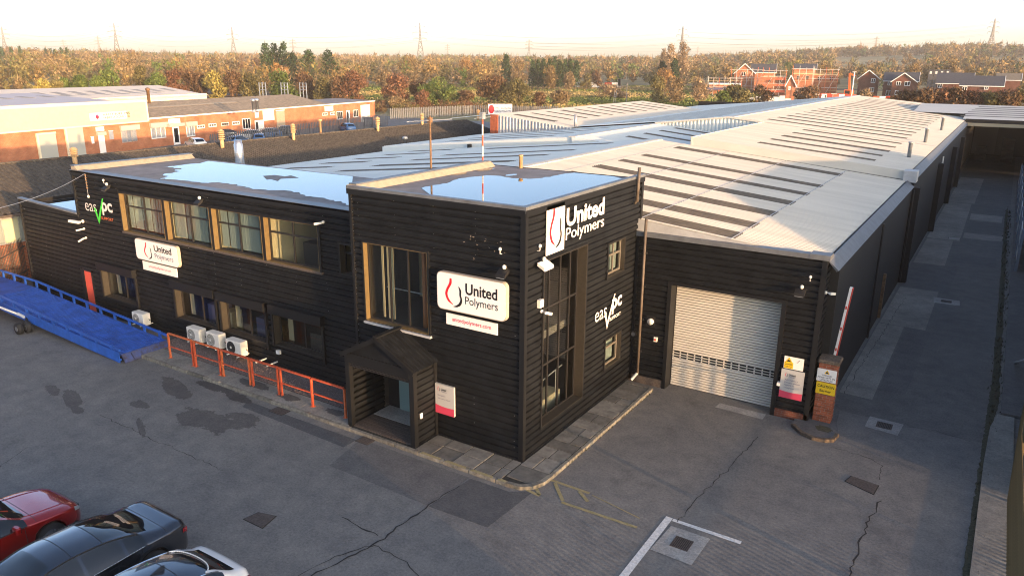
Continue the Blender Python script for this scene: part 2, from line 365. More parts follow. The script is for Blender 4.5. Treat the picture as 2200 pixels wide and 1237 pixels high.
for k, (px, py, rx, ry, s) in enumerate(((470,836,1.5,.24,11),(512,856,.8,.2,12))):
    p = gz(px, py); blot(p[0], p[1], rx, ry, s, mat='asphalt_wet', name='wet_patch', z=.0102+.0006*k)
def crack(pts, wd, seed, amp=.07):
    rnd = random.Random(seed); P = []
    for a, b in zip(pts[:-1], pts[1:]):
        a = np.array(a[:2]); b = np.array(b[:2]); L = np.linalg.norm(b-a); n = max(2, int(L/.16)); d = (b-a)/L; q = np.array([-d[1], d[0]])
        for i in range(n): P.append(a+(b-a)*i/n+q*rnd.gauss(0, amp*.45))
    P.append(np.array(pts[-1][:2])); mb = MB(); L = []; Rr = []
    for i, p in enumerate(P):
        d = P[min(i+1, len(P)-1)]-P[max(i-1, 0)]; d = d/(np.linalg.norm(d)+1e-9); q = np.array([-d[1], d[0]])*wd*rnd.uniform(.25, 1.0)
        L.append(p+q); Rr.append(p-q)
    for i in range(len(P)-1): mb.quad((*L[i],.009), (*Rr[i],.009), (*Rr[i+1],.009), (*L[i+1],.009))
    return mb.build('crack', 'crack', yard_o)
Z = lambda *pp: [gz(*p) for p in pp]
crack(Z((985,1042),(905,1098),(800,1170),(668,1237)), .028, 1)
crack(Z((800,1170),(735,1190),(640,1237)), .016, 2); crack(Z((800,1170),(860,1200),(900,1237)), .014, 3)
crack(Z((1628,938),(1560,1010),(1500,1070),(1455,1120)), .016, 4); crack(Z((1790,960),(1860,980),(1893,1000),(1890,1030)), .014, 5)
crack(Z((1893,1075),(1860,1130),(1825,1237)), .024, 6); crack(Z((735,1110),(790,1140),(812,1150)), .03, 7)
crack(Z((0,1005),(60,960)), .012, 8); crack(Z((1930,915),(2010,925),(2090,950)), .010, 9); crack(Z((215,890),(330,945),(480,1010)), .012, 10)
crack(Z((1812,845),(1880,740),(1945,640)), .012, 12)
# drains, covers, painted lines
def grate(x, y, lx, ly, rim, nm, slab=None):
    t = thing('drain_grate', nm, 'drain', (x, y, 0))
    if slab: MB().poly([(a, b, .012) for a, b in slab]).build('surround', 'concrete_grey', t)
    MB().quad((x-lx/2,y-ly/2,.0145),(x+lx/2,y-ly/2,.0145),(x+lx/2,y+ly/2,.0145),(x-lx/2,y+ly/2,.0145)).build('sump', 'crack', t)
    mb = MB(); n = 9
    mb.box(x-lx/2-.02,x+lx/2+.02,y-ly/2-.02,y-ly/2,.0,.026).box(x-lx/2-.02,x+lx/2+.02,y+ly/2,y+ly/2+.02,.0,.026)
    mb.box(x-lx/2-.02,x-lx/2,y-ly/2,y+ly/2,.0,.026).box(x+lx/2,x+lx/2+.02,y-ly/2,y+ly/2,.0,.026); mb.build('rim', 'rust_iron', t)
    for k in range(n): xx = x-lx/2+lx*(k+.5)/n; MB().box(xx-.011,xx+.011,y-ly/2,y+ly/2,.002,.024).build('slat', 'rust_iron', t)
grate(-5.03, 15.46, .40, .42, 0, 'black iron drain grate in square grey concrete slab beside white line', [(-5.52,16.03),(-4.52,16.03),(-4.55,14.8),(-5.58,14.84)])
grate(-1.86, 25.0, .42, .40, 0, 'black iron drain grate in pale concrete at the lane mouth', [(-2.36,25.5),(-1.35,25.45),(-1.42,24.5),(-2.38,24.6)])
p = gz(2033,648); grate(p[0], p[1], .42, .36, 0, 'small drain grate in pale slab further up the shaded lane', [(p[0]-.6,p[1]+.5),(p[0]+.55,p[1]+.45),(p[0]+.6,p[1]-.45),(p[0]-.5,p[1]-.5)])
def cover(pts, lab, mat='rust_iron'):
    t = thing('manhole_cover', lab, 'manhole cover', (pts[0][0], pts[0][1], 0)); c = np.mean(np.array(pts), 0)
    MB().ext([(*p, .011) for p in pts], (0,0,-.02)).build('frame', 'crack', t)
    MB().ext([(*(c+(np.array(p)-c)*.93), .017) for p in pts], (0,0,-.02)).build('lid', mat, t)
    for k in (.25, .5, .75):
        a = np.array(pts[0])*(1-k)+np.array(pts[1])*k; b = np.array(pts[3])*(1-k)+np.array(pts[2])*k; a = c+(a-c)*.86; b = c+(b-c)*.86
        MB().bar((*a,.018), (*b,.018), .02, .008).build('ridge', mat, t)
cover([(-14.62,10.36),(-14.55,10.78),(-14.02,10.92),(-13.88,10.36)], 'rusty square manhole cover in tarmac near the parked cars')
cover([(-2.3,20.7),(-2.2,21.1),(-1.45,20.98),(-1.5,20.38)], 'sunken dark manhole cover in tarmac right of the roller shutter')
p = gz(2050,513); cover([(p[0]-.35,p[1]-.4),(p[0]+.35,p[1]-.4),(p[0]+.35,p[1]+.4),(p[0]-.35,p[1]+.4)], 'pale square cover set in lane slab', 'concrete_grey')
p = gz(600,882); cover([(p[0]-.28,p[1]-.22),(p[0]+.34,p[1]-.22),(p[0]+.34,p[1]+.18),(p[0]-.28,p[1]+.18)], 'brown iron gully cover at kerb in front of red railing')
p = gz(785,946); cover([(p[0]-.25,p[1]-.2),(p[0]+.25,p[1]-.2),(p[0]+.25,p[1]+.2),(p[0]-.25,p[1]+.2)], 'brown iron gully cover at kerb in front of the porch')
sheet('painted_line', [(-5.78,13.0),(-5.60,13.0),(-5.60,16.36),(-5.78,16.36)], .0085, 'line_white', yard_o)
sheet('painted_line', [(-5.58,16.24),(-3.85,16.22),(-3.85,16.36),(-5.58,16.36)], .0085, 'line_white', yard_o)
def yline(a, b, wd):
    a = np.array(a); b = np.array(b); d = (b-a)/np.linalg.norm(b-a); q = np.array([-d[1], d[0]])*wd/2
    sheet('painted_line', [a-q, b-q, b+q, a+q], .0085, 'line_yellow', yard_o)
for a, b in (((-9.1,16.26),(-7.9,16.24)),((-8.32,15.45),(-6.2,15.49)),((-8.93,16.18),(-8.32,15.52)),((-8.18,16.18),(-7.76,15.86)),((-9.3,15.75),(-8.98,15.43)),((-9.4,15.46),(-8.95,15.40)),((-7.8,16.2),(-6.3,15.9))): yline(a, b, .10 if b[1] != 15.9 else .035)

# raised pavement with kerbstones and flags
pv = struct(MB().prism([(-27.6,15.42),(-9.95,15.42),(-9.5,15.52),(-9.28,15.80),(-9.22,16.4),(-9.22,23.5),(-10.3,23.5),(-10.3,17.5),(-27.6,17.5)], -.03, .078).build('pavement', 'soil'))
rk = random.Random(5)
def kerbrun(x0, x1):
    x = x0
    while x < x1-.05:
        L = min(.91, x1-x); dz = rk.uniform(-.006,.006); m = MB().cbox(x+.006, x+L-.006, 15.29, 15.415, -.03, .105+dz, .018)
        m.build('kerbstone', 'kerbstone', pv)
        if -13.4 < x < -9.9: MB().quad((x+.05,15.295,.1085+dz),(x+L*.9,15.30,.1085+dz),(x+L*.85,15.40,.1085+dz),(x+.1,15.41,.1085+dz)).build('painted_line', 'line_yellow', pv)
        x += L
kerbrun(-27.6, -9.95)
arc = [(-9.95,15.42),(-9.62,15.47),(-9.38,15.64),(-9.26,15.95),(-9.22,16.4)]; arc2 = [(-9.95,15.29),(-9.55,15.34),(-9.26,15.56),(-9.12,15.92),(-9.09,16.4)]
for i in range(4): MB().prism([arc[i],arc2[i],arc2[i+1],arc[i+1]], -.03, .105+rk.uniform(-.004,.004)).build('kerbstone', 'kerbstone', pv)
y = 16.4
while y < 23.4:
    L = min(.88, 23.5-y); MB().cbox(-9.215,-9.09,y+.006,y+L-.006,-.03,.105+rk.uniform(-.006,.006),.018).build('kerbstone', 'kerbstone', pv); y += L
def flag(x0, x1, y0, y1):
    z = .100+rk.uniform(-.007,.007); MB().cbox(x0+.014,x1-.014,y0+.014,y1-.014,.05,z,.01).build('flagstone', 'flagstone', pv)
x = -13.25
while x < -10.25:
    wd = rk.choice((.6,.62,.75)); sp = 15.42+rk.choice((.52,.56,.6)); flag(x, min(x+wd,-10.2), 15.42, sp); flag(x, min(x+wd,-10.2), sp, 16.5); x += wd
y = 15.62
while y < 23.4:
    L = rk.choice((.5,.62,.75)); L = min(L, 23.5-y)
    if rk.random() < .55: s = rk.uniform(-9.85,-9.55); flag(-10.18, s, y, y+L); flag(s, -9.225, y, y+L)
    else: flag(-10.18, -9.225, y, y+L)
    y += L
x = -27.5
while x < -16.2:
    wd = rk.choice((.9,1.2,1.5)); MB().cbox(x+.006,min(x+wd,-15.95)-.006,15.42,16.22,.05,.1+rk.uniform(-.004,.004),.008).build('concrete_slab', 'concrete_worn', pv); x += wd
grav = stuff(MB().quad((-27.5,16.24,.098),(-15.95,16.24,.098),(-15.95,17.36,.105),(-27.5,17.36,.105)).build('gravel_strip', 'gravel'))
tag(grav, 'pinkish gravel strip along foot of black office wall', 'gravel')
rg = np.random.default_rng(3); mbg = MB()
for k in range(2600):
    x, y = rg.uniform(-27.4,-16.0), rg.uniform(16.26,17.3); s = rg.uniform(.012,.03); a = rg.uniform(0,6.28)
    pts = [(x+s*math.cos(a+j*2.09), y+s*math.sin(a+j*2.09), .100) for j in range(3)]+[(x, y, .105+s*.8)]
    mbg.add(pts, [(0,1,3),(1,2,3),(2,0,3)])
g2 = mbg.build('gravel', 'gravel', grav); stuff(g2)
blot(-19.2, 15.8, .7, .2, 21, z=.1095, name='damp_stain'); blot(-21.0, 15.85, .9, .22, 22, z=.1095); blot(-17.0, 15.85, .5, .2, 23, z=.1095)

# ================================================================== wall frames, profiled cladding, windows
FY = lambda Y: (0.0, Y, 1.0, 0.0, 0.0, -1.0)     # wall facing -Y, u = world X
FX = lambda X: (X, 0.0, 0.0, 1.0, 1.0, 0.0)      # wall facing +X, u = world Y
def fp(fr, u, z, n=0.0): return (fr[0]+fr[2]*u+fr[4]*n, fr[1]+fr[3]*u+fr[5]*n, z)
def fbox(mb, fr, u0, u1, z0, z1, n0, n1):
    p = [fp(fr,u,z,n) for z in (z0,z1) for u, n in ((u0,n0),(u1,n0),(u1,n1),(u0,n1))]
    return mb.add(p, [(0,3,2,1),(4,5,6,7),(0,1,5,4),(1,2,6,5),(2,3,7,6),(3,0,4,7)])
def fobj(name, mat, parent, fr, u0, u1, z0, z1, n0, n1): return fbox(MB(), fr, u0, u1, z0, z1, n0, n1).build(name, mat, parent)
PER, DEP = .2, .05
PROF = ((0,0),(.115,0),(.135,-DEP),(.175,-DEP),(.2,0))
def zprof(z0, z1):
    out = []; k = math.floor(z0/PER)-1
    while k*PER < z1+PER:
        for a, d in PROF[:-1]: out.append((k*PER+a, d))
        k += 1
    def at(z):
        for (a, da), (b, db) in zip(out[:-1], out[1:]):
            if a <= z <= b: return da+(db-da)*(z-a)/(b-a)
        return 0
    return [(z0, at(z0))]+[q for q in out if z0+1e-4 < q[0] < z1-1e-4]+[(z1, at(z1))]
def clad(parent, fr, u0, u1, z0, z1, holes=(), mat='cladding', name='cladding_panel'):
    zs = sorted(set([z0, z1]+[h for q in holes for h in q[2:4] if z0 < h < z1]))
    bands = []
    for a, b in zip(zs[:-1], zs[1:]):
        cut = sorted([(q[0], q[1]) for q in holes if q[2] < (a+b)/2 < q[3]]); iv = []; u = u0
        for c, d in cut:
            if c > u+1e-4: iv.append((u, c))
            u = max(u, d)
        if u < u1-1e-4: iv.append((u, u1))
        bands.append((a, b, iv))
    for a, b, iv in bands:
        for c, d in iv:
            mb = MB(); pr = zprof(a, b); nn = max(1, int((d-c)/6.0)); us = np.linspace(c, d, nn+1)
            for i in range(nn):
                g = .006 if i < nn-1 else 0
                pts = [fp(fr, us[i], z, n) for z, n in pr]+[fp(fr, us[i+1]-g, z, n) for z, n in pr]; L = len(pr)
                mb.add(pts, [(j, L+j, L+j+1, j+1) for j in range(L-1)])
            mb.build(name, mat, parent)
def window(parent, fr, u0, u1, z0, z1, rec=.16, vb=(), tb=(), fw=.055, trim=.06, rmat='reveal', fmat='frame_black', name='window', gl='glass', sill=True, nd=.03):
    mb = MB(); t = .02
    fbox(mb, fr, u0, u0+t, z0, z1, -rec, nd); fbox(mb, fr, u1-t, u1, z0, z1, -rec, nd)
    fbox(mb, fr, u0+t, u1-t, z1-t, z1, -rec, nd); fbox(mb, fr, u0+t, u1-t, z0, z0+t, -rec, nd)
    wo = mb.build(name, rmat, parent)
    if trim:
        mb = MB(); k = nd+.004
        fbox(mb, fr, u0-trim, u0, z0-trim, z1+trim, -.04, k); fbox(mb, fr, u1, u1+trim, z0-trim, z1+trim, -.04, k)
        fbox(mb, fr, u0, u1, z1, z1+trim, -.04, k); fbox(mb, fr, u0, u1, z0-trim, z0, -.04, k); mb.build('surround', 'black_trim', wo)
    a, b, c, d = u0+t, u1-t, z0+t, z1-t; n0, n1 = -rec-.03, -rec+.03
    mb = MB(); fbox(mb, fr, a, a+fw, c, d, n0, n1); fbox(mb, fr, b-fw, b, c, d, n0, n1); fbox(mb, fr, a+fw, b-fw, d-fw, d, n0, n1); fbox(mb, fr, a+fw, b-fw, c, c+fw, n0, n1)
    mb.build('frame', fmat, wo)
    us = [a+fw]; 
    for u in vb: fobj('mullion', fmat, wo, fr, u-fw*.55, u+fw*.55, c+fw, d-fw, n0+.004, n1-.004); us += [u-fw*.55, u+fw*.55]
    us.append(b-fw); zs = [c+fw]
    for z in tb:
        zs += [z-fw*.55, z+fw*.55]
        for k in range(0, len(us), 2): fobj('transom', fmat, wo, fr, us[k], us[k+1], z-fw*.55, z+fw*.55, n0+.006, n1-.006)
    zs.append(d-fw)
    for i in range(0, len(us), 2):
        for j in range(0, len(zs), 2): MB().quad(fp(fr,us[i],zs[j],-rec),fp(fr,us[i+1],zs[j],-rec),fp(fr,us[i+1],zs[j+1],-rec),fp(fr,us[i],zs[j+1],-rec)).build('pane', gl, wo)
    return wo
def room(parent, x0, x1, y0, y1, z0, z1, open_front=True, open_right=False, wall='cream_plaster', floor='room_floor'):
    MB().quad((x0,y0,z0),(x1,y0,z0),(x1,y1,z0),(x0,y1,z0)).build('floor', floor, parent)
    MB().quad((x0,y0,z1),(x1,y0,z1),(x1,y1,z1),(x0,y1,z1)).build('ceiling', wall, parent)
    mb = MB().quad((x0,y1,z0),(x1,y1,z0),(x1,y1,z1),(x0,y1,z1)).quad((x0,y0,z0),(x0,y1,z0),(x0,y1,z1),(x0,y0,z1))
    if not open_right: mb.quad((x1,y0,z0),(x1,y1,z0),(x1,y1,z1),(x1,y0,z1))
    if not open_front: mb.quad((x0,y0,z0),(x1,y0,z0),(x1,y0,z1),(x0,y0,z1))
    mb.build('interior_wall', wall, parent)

YM, YT, XT, YG = 17.37, 16.55, -10.22, 23.83
# ------------------------------------------------------------------ text and emblems
def text_mesh(s, width, heightv, bold=0.0, ext=.006, shear=0.0, space=1.0):
    cu = bpy.data.curves.new('txt', 'FONT'); cu.body = s; cu.size = 1.0; cu.offset = bold; cu.extrude = 0.0; cu.shear = shear; cu.space_character = space
    cu.resolution_u = 4; o = bpy.data.objects.new('txt', cu); COL.objects.link(o)
    bpy.context.view_layer.update(); dg = bpy.context.evaluated_depsgraph_get()
    me = bpy.data.meshes.new_from_object(o.evaluated_get(dg)); bpy.data.objects.remove(o); bpy.data.curves.remove(cu)
    n = len(me.vertices); co = np.empty(n*3); me.vertices.foreach_get('co', co); co = co.reshape(-1, 3)
    mn, mx = co.min(0), co.max(0); co = (co-mn)/np.maximum(mx-mn, 1e-6)*[width, heightv, 0]
    P = [tuple(p) for p in co]; F = [tuple(p.vertices) for p in me.polygons]; bpy.data.meshes.remove(me); return P, F
def text(s, mat, parent, fr, u, z, width, heightv, n, bold=0.0, name='lettering', shear=0.0, flip=1):
    P, F = text_mesh(s, width, heightv, bold, shear=shear)
    return MB().add([fp(fr, u+p[0], z+p[1], n) for p in P], F).build(name, mat, parent)
def curve_band(pts, widths, m=8):                 # smooth tapered stroke in a plane
    P = np.array(pts, float); n = len(P); Q = []; W = []
    for i in range(n-1):
        p0, p1, p2, p3 = P[max(i-1,0)], P[i], P[i+1], P[min(i+2,n-1)]
        for k in range(m):
            t = k/m; Q.append(.5*((2*p1)+(p2-p0)*t+(2*p0-5*p1+4*p2-p3)*t*t+(3*p1-p0-3*p2+p3)*t**3)); W.append(widths[i]*(1-t)+widths[i+1]*t)
    Q.append(P[-1]); W.append(widths[-1]); L = []; Rr = []
    for i, q in enumerate(Q):
        d = Q[min(i+1,len(Q)-1)]-Q[max(i-1,0)]; d /= np.linalg.norm(d)+1e-9; nn = np.array([-d[1], d[0]])*W[i]/2; L.append(q+nn); Rr.append(q-nn)
    return L, Rr
def stroke(mat, parent, fr, n, u, z, s, pts, widths, name='emblem', sx=1.0):
    L, Rr = curve_band([(a*sx, b) for a, b in pts], widths); mb = MB()
    for i in range(len(L)-1): mb.quad(*[fp(fr, u+q[0]*s, z+q[1]*s, n) for q in (L[i], Rr[i], Rr[i+1], L[i+1])])
    return mb.build(name, mat, parent)
def u_emblem(parent, fr, n, u, z, s, red='sign_red', blk='sign_black', sx=1.0):
    stroke(red, parent, fr, n, u, z, s, [(.17,1.0),(.16,.82),(.06,.58),(.03,.40),(.10,.20),(.24,.07)], [.085,.095,.085,.095,.085,.015], sx=sx)
    stroke(blk, parent, fr, n, u, z, s, [(.42,.76),(.47,.62),(.47,.45),(.50,.30),(.46,.14),(.36,.04),(.24,.0)], [.01,.08,.07,.075,.10,.07,.01], sx=sx)
def rrect(u0, u1, z0, z1, r, k=6):
    out = []
    for cx, cz, a0 in ((u1-r,z1-r,0),(u0+r,z1-r,90),(u0+r,z0+r,180),(u1-r,z0+r,270)):
        for i in range(k+1): a = R(a0+90*i/k); out.append((cx+r*math.cos(a), cz+r*math.sin(a)))
    return out
def light_box(parent, fr, u0, u1, z0, z1, dep, off):
    o = rrect(u0, u1, z0, z1, .16); a = [fp(fr, p[0], p[1], off) for p in o]; d = np.array(fp(fr, 0, 0, dep))-np.array(fp(fr, 0, 0, 0))
    MB().ext(a, d).build('sign_case', 'sign_side', parent)
    i = rrect(u0+.025, u1-.025, z0+.025, z1-.025, .14)
    MB().ext([fp(fr, p[0], p[1], off+dep-.002) for p in i], d/dep*.012).build('sign_face', 'sign_white', parent)
    for uu in (u0+.4, u1-.4): fbox(MB(), fr, uu-.03, uu+.03, z0+.3, z1-.3, -.03, off+.01).build('bracket', 'black_trim', parent)
    return off+dep+.0125
# ================================================================== entrance tower
T = thing('entrance_tower', 'tall black clad corner tower with flat puddled roof and full height window', 'building', (-13.4, 20.4, 0))
ft, fx = FY(YT), FX(XT)
XL = -16.52; YB = 24.2; ZT = 7.40
hw = (-16.02+.0, -13.52, 3.27, 5.77)
clad(T, ft, XL+.06, XT-.06, .06, 7.28, [(hw[0],hw[1],hw[2],hw[3]), (-15.84,-13.42,.0,2.42)])
tw = (17.55, 20.12, .74, 5.78); us_ = (21.62, 22.87, 4.37, 5.48); ls_ = (21.70, 22.9, 1.15, 2.18)
clad(T, fx, YT+.06, YB-.05, .06, 7.28, [(*tw,), (*us_,), (*ls_,)])
for nm, f_, a, b in (('corner_trim', ft, XL, XL+.1), ('corner_trim', ft, XT-.13, XT+.03), ('corner_trim', fx, YT-.03, YT+.12), ('corner_trim', fx, YB-.16, YB)):
    fobj(nm, 'black_trim', T, f_, a, b, .02, 7.3, -.05, .028 if f_ is ft else .025)
MB().box(XL-.02,XL+.02,YT,YB,.0,7.3).build('side_wall', 'black_render', T); MB().box(XL,XT,YB-.04,YB,.0,7.3).build('back_wall', 'black_render', T)
MB().box(XL-.06,XT+.045,YT-.045,YT+.12,7.28,7.45).build('parapet_cap', 'coping', T); MB().box(XT-.12,XT+.05,YT+.12,YB+.02,7.28,7.452).build('parapet_cap', 'coping', T)
fobj('fascia', 'black_trim', T, ft, XL-.05, XT+.03, 7.20, 7.36, -.02, .052); fobj('fascia', 'black_trim', T, fx, YT-.04, YB, 7.20, 7.36, -.02, .055)
rf = MB().quad((XL,YT+.12,7.28),(XT-.1,YT+.12,7.28),(XT-.1,YB,7.285),(XL,YB,7.285)).build('roof', 'roof_felt', T)
MB().ext([(XL-.07,YT+.0,7.46),(XL+.22,YT+.12,7.46),(XL+.42,YT+.12,7.285),(XL-.07,YT+.12,7.285)], (0,7.2,0)).build('upstand', 'upstand_felt', rf)
MB().box(XL-.1,XL+.20,YT+.12,YB-.4,7.46,7.50).build('upstand_cap', 'coping', rf)
pud = [(905,404),(925,399),(960,394),(985,384),(1005,381),(1045,376.5),(1075,378),(1100,383),(1145,384),(1185,379),(1210,374),(1240,370),(1330,379)]
P = [gz(a, b, 7.289)[:2] for a, b in pud]+[(-10.36,23.4),(-10.36,16.70),(-13.2,16.70)]
wp = sheet('puddle', ragged([tuple(p) for p in P[:13]], .035, 3)[:-6]+P[13:], 7.289, 'water', rf)
for (px, py, rx, ry, s) in ((1045,364,.22,.5,31),(985,373,.3,.35,32),(1098,376,.16,.3,33)):
    q = gz(px, py, 7.289); n = 22; rnd = random.Random(s)
    sheet('puddle', [(q[0]+rx*math.cos(6.28*k/n)*rnd.uniform(.7,1.15), q[1]+ry*math.sin(6.28*k/n)*rnd.uniform(.7,1.15)) for k in range(n)], 7.2892, 'water', rf)
MB().lathe(-15.05, 24.0, [(.07,7.28),(.07,7.72),(.085,7.72),(.085,7.78)]).build('vent_pipe', 'cowl_clay', T, True)
# interior: two storeys seen through the glass
MB().box(XL+.1,XT-.75,17.0,23.9,2.95,3.20).build('floor_slab', 'room_floor', T)
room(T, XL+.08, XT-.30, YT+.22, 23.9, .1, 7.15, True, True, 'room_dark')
MB().box(-14.2,-14.1,17.1,20.5,3.2,5.9).build('partition', 'wood_door', T); MB().box(XL+.12,-15.6,19.6,19.75,3.2,5.9).build('partition', 'cream_plaster', T)
for k, x in enumerate((-15.72,-15.50,-15.32)): MB().box(x,x+.07,17.0,17.03,3.3,5.7).build('blind_slat', 'cream_plaster', T)
MB().path([(-15.8,17.3,4.2),(-13.6,17.3,4.2)],.02).path([(-14.9,17.3,3.2),(-14.9,17.3,4.2)],.015).path([(-14.2,17.3,3.2),(-14.2,17.3,4.2)],.015).build('handrail', 'galv', T)
MB().path([(-10.9,17.8,1.55),(-10.9,20.0,1.75)],.02).path([(-10.9,18.0,.7),(-10.9,18.0,1.56)],.015).path([(-10.9,19.6,.7),(-10.9,19.6,1.7)],.015).build('handrail', 'galv', T)
MB().box(-11.4,-10.9,17.7,19.9,.12,.95).build('reception_desk', 'cream_plaster', T)
wo = window(T, ft, *hw, rec=.17, vb=(-15.12,-14.40), tb=(), fw=.05, rmat='reveal_gold')
fbox(MB(), ft, hw[0]-.05, hw[1]+.1, hw[2]-.085, hw[2]-.02, -.03, .10).build('sill', 'flashing', wo)
window(T, fx, *tw, rec=.30, vb=(18.36,19.02,19.62), tb=(2.45,4.2), fw=.05)
w1 = window(T, fx, *us_, rec=.14, vb=(22.28,), tb=(5.02,), fw=.06, fmat='frame_taupe'); w2 = window(T, fx, *ls_, rec=.14, vb=(), tb=(1.78,), fw=.06, fmat='frame_taupe')
for ww in (us_, ls_): fobj('blind', 'blind', T, fx, ww[0]+.05, ww[1]-.05, ww[2]+.05, ww[3]-.05, -.30, -.27)
# wall hardware on the tower
MB().tube((XT+.14,23.40,6.62),(XT+.14,23.46,7.75),.055,10).tube((XT+.05,23.40,6.55),(XT+.14,23.40,6.66),.05,8).build('flue_pipe', 'pipe_tan', T, True)

# signs on the tower
S = thing('lit_sign', 'large white rounded company sign with red and black emblem on the tower', 'sign', (-11.85, YT, 4.8))
nf = light_box(S, ft, -13.04, -10.67, 4.26, 5.37, .14, .06)
u_emblem(S, ft, nf+.003, -12.72, 4.40, .82, sx=1.35)
text('United', 'sign_black', S, ft, -12.02, 4.83, 1.07, .33, nf+.003, bold=.022)
text('Polymers', 'sign_black', S, ft, -12.03, 4.47, 1.10, .30, nf+.003)
S = thing('web_address_sign', 'narrow white web address board under the large tower sign', 'sign', (-11.9, YT, 3.9))
fobj('board', 'sign_white', S, ft, -12.83, -11.05, 3.77, 4.11, .03, .06); text('unitedpolymers.com', 'sign_pink', S, ft, -12.62, 3.86, 1.36, .16, .064, bold=.012)
S = thing('reception_sign', 'silver and pink reception notice on the tower beside the porch', 'sign', (-12.9, YT, 1.3))
fobj('board', 'sign_silver', S, ft, -13.29, -12.57, .88, 1.83, .03, .10)
pts = [(-13.29,.88),(-12.57,.88),(-12.57,1.13)]+[(-12.57-.72*k/8, 1.13-.02*math.sin(math.pi*k/8)*1.5+.03*k/8) for k in range(1,9)]
MB().ext([fp(ft,a,b,.1005) for a, b in pts], (0,-.004,0)).build('colour_band', 'sign_pink', S)
u_emblem(S, ft, .104, -13.17, 1.60, .15); text('United', 'sign_black', S, ft, -13.04, 1.64, .19, .07, .104, bold=.02); text('Polymers', 'logo_blue', S, ft, -13.04, 1.575, .2, .055, .104)
text('Reception', 'logo_blue', S, ft, -13.17, 1.44, .28, .055, .104); text('Please report to reception', 'logo_blue', S, ft, -13.17, 1.34, .46, .05, .104)
S = thing('emblem_panel', 'white upright emblem panel with thin red and black strokes above tall window', 'sign', (XT, 18.1, 6.6))
fobj('board', 'sign_white', S, fx, 17.58, 18.58, 5.94, 7.31, .03, .055); u_emblem(S, fx, .058, 17.74, 6.08, 1.12, sx=1.15)
S = thing('wall_lettering', 'large white company name lettering on the sunlit tower side', 'sign', (XT, 19.9, 6.6))
text('United', 'sign_white', S, fx, 18.70, 6.55, 2.42, .54, .05, bold=.03); text('Polymers', 'sign_white', S, fx, 18.68, 6.06, 2.46, .46, .05, bold=.004)
def easy_sign(lab, fr, u, z, wdt, cols, nn=.05):
    S = thing('support_sign', lab, 'sign', fp(fr, u+wdt/2, z))
    text('eas', cols[0], S, fr, u, z+.185*wdt, wdt*.42, wdt*.165, nn, bold=-.004)
    text('pc', cols[1], S, fr, u+wdt*.62, z+.155*wdt, wdt*.38, wdt*.27, nn, bold=.028)
    text('SUPPORT', cols[3], S, fr, u+wdt*.55, z+.06*wdt, wdt*.43, wdt*.06, nn, bold=.014)
    pts = [(.37,.27),(.455,.0),(.72,.50)]; pts = [(u+a*wdt, z+b*wdt) for a, b in pts]
    mb = MB(); a, b, c = [np.array(p) for p in pts]
    poly = [a+[-.0,0], b, c+[-.03*wdt,.0], c+[.0,.0], b+[.012*wdt,-.03*wdt], a+[-.035*wdt,.0]]
    mb.ext([fp(fr,p[0],p[1],nn) for p in (a+[-.04*wdt,0], b+[-.005*wdt,-.045*wdt], c, c+[-.035*wdt,.0], b+[-.005*wdt,.075*wdt], a+[.02*wdt,0])], np.array(fp(fr,0,0,.012))-np.array(fp(fr,0,0,0))).build('tick', cols[2], S)
    return S
easy_sign('white support company lettering with thin pale tick low on sunlit tower side', fx, 20.78, 2.70, 2.0, ('sign_white','sign_white','letter_pale','sign_white'))

def floodlight(lab, fr, u, z, sz=.26, tilt=.5, mat='grey_white'):
    t = thing('floodlight', lab, 'floodlight', fp(fr, u, z), group='wall floodlights')
    MB().tube(fp(fr,u,z,0), fp(fr,u,z,.14), .03, 8).build('arm', 'plastic_black', t)
    a = [fp(fr,u-sz/2,z+.02,.12),fp(fr,u+sz/2,z+.02,.12),fp(fr,u+sz/2,z-.10,.34),fp(fr,u-sz/2,z-.10,.34)]
    MB().ext(a, (0,0,-.09)).build('body', mat, t)
    b = [fp(fr,u-sz/2+.02,z-.075,.13),fp(fr,u+sz/2-.02,z-.075,.13),fp(fr,u+sz/2-.02,z-.195,.345),fp(fr,u-sz/2+.02,z-.195,.345)]
    MB().ext(b, (0,0,-.008)).build('lens', 'lamp_clear', t)
    MB().lathe(fp(fr,u+.02,z,.17)[0], fp(fr,u+.02,z,.17)[1], [(.03,z+.02),(.055,z+.05),(.055,z+.11),(.02,z+.14)], 10).build('sensor', 'ac_white', t, True)
    return t
def sensor(lab, fr, u, z):
    t = thing('photocell', lab, 'sensor', fp(fr, u, z), group='small white wall photocells'); q = fp(fr, u, z, .09)
    MB().tube(fp(fr,u,z-.12,.0), fp(fr,u,z-.1,.09), .012, 6).tube(fp(fr,u,z-.1,.09), q, .012, 6).build('stem', 'grey_white', t)
    MB().lathe(q[0], q[1], [(.02,z-.01),(.045,z),(.045,z+.05),(.02,z+.08)], 10).build('dome', 'ac_white', t, True)
def camera_unit(lab, fr, u, z, d=(.25,-.1), big=False, cat='security camera'):
    d = (d[0]*.75, d[1]*.75)
    t = thing('security_camera', lab, cat, fp(fr, u, z)); k = 1.5 if big else 1.0
    MB().tube(fp(fr,u,z,0), fp(fr,u,z,.06), .05*k, 10).tube(fp(fr,u,z,.04), fp(fr,u,z,.16*k), .02*k, 8).build('bracket', 'ac_white', t, True)
    MB().bar(fp(fr,u-d[0]*.3,z,.16*k), fp(fr,u+d[0],z+d[1],.26*k), .08*k, .07*k).build('body', 'ac_white', t)
    MB().tube(fp(fr,u+d[0]*.95,z+d[1]*.95,.258*k), fp(fr,u+d[0]*1.06,z+d[1]*1.06,.27*k), .026*k, 8).build('lens', 'plastic_black', t)
floodlight('black floodlight with white sensor on tower front above the large sign', ft, -10.78, 5.72, .3, mat='plastic_black'); sensor('white photocell above floodlight on tower front', ft, -10.95, 6.22)
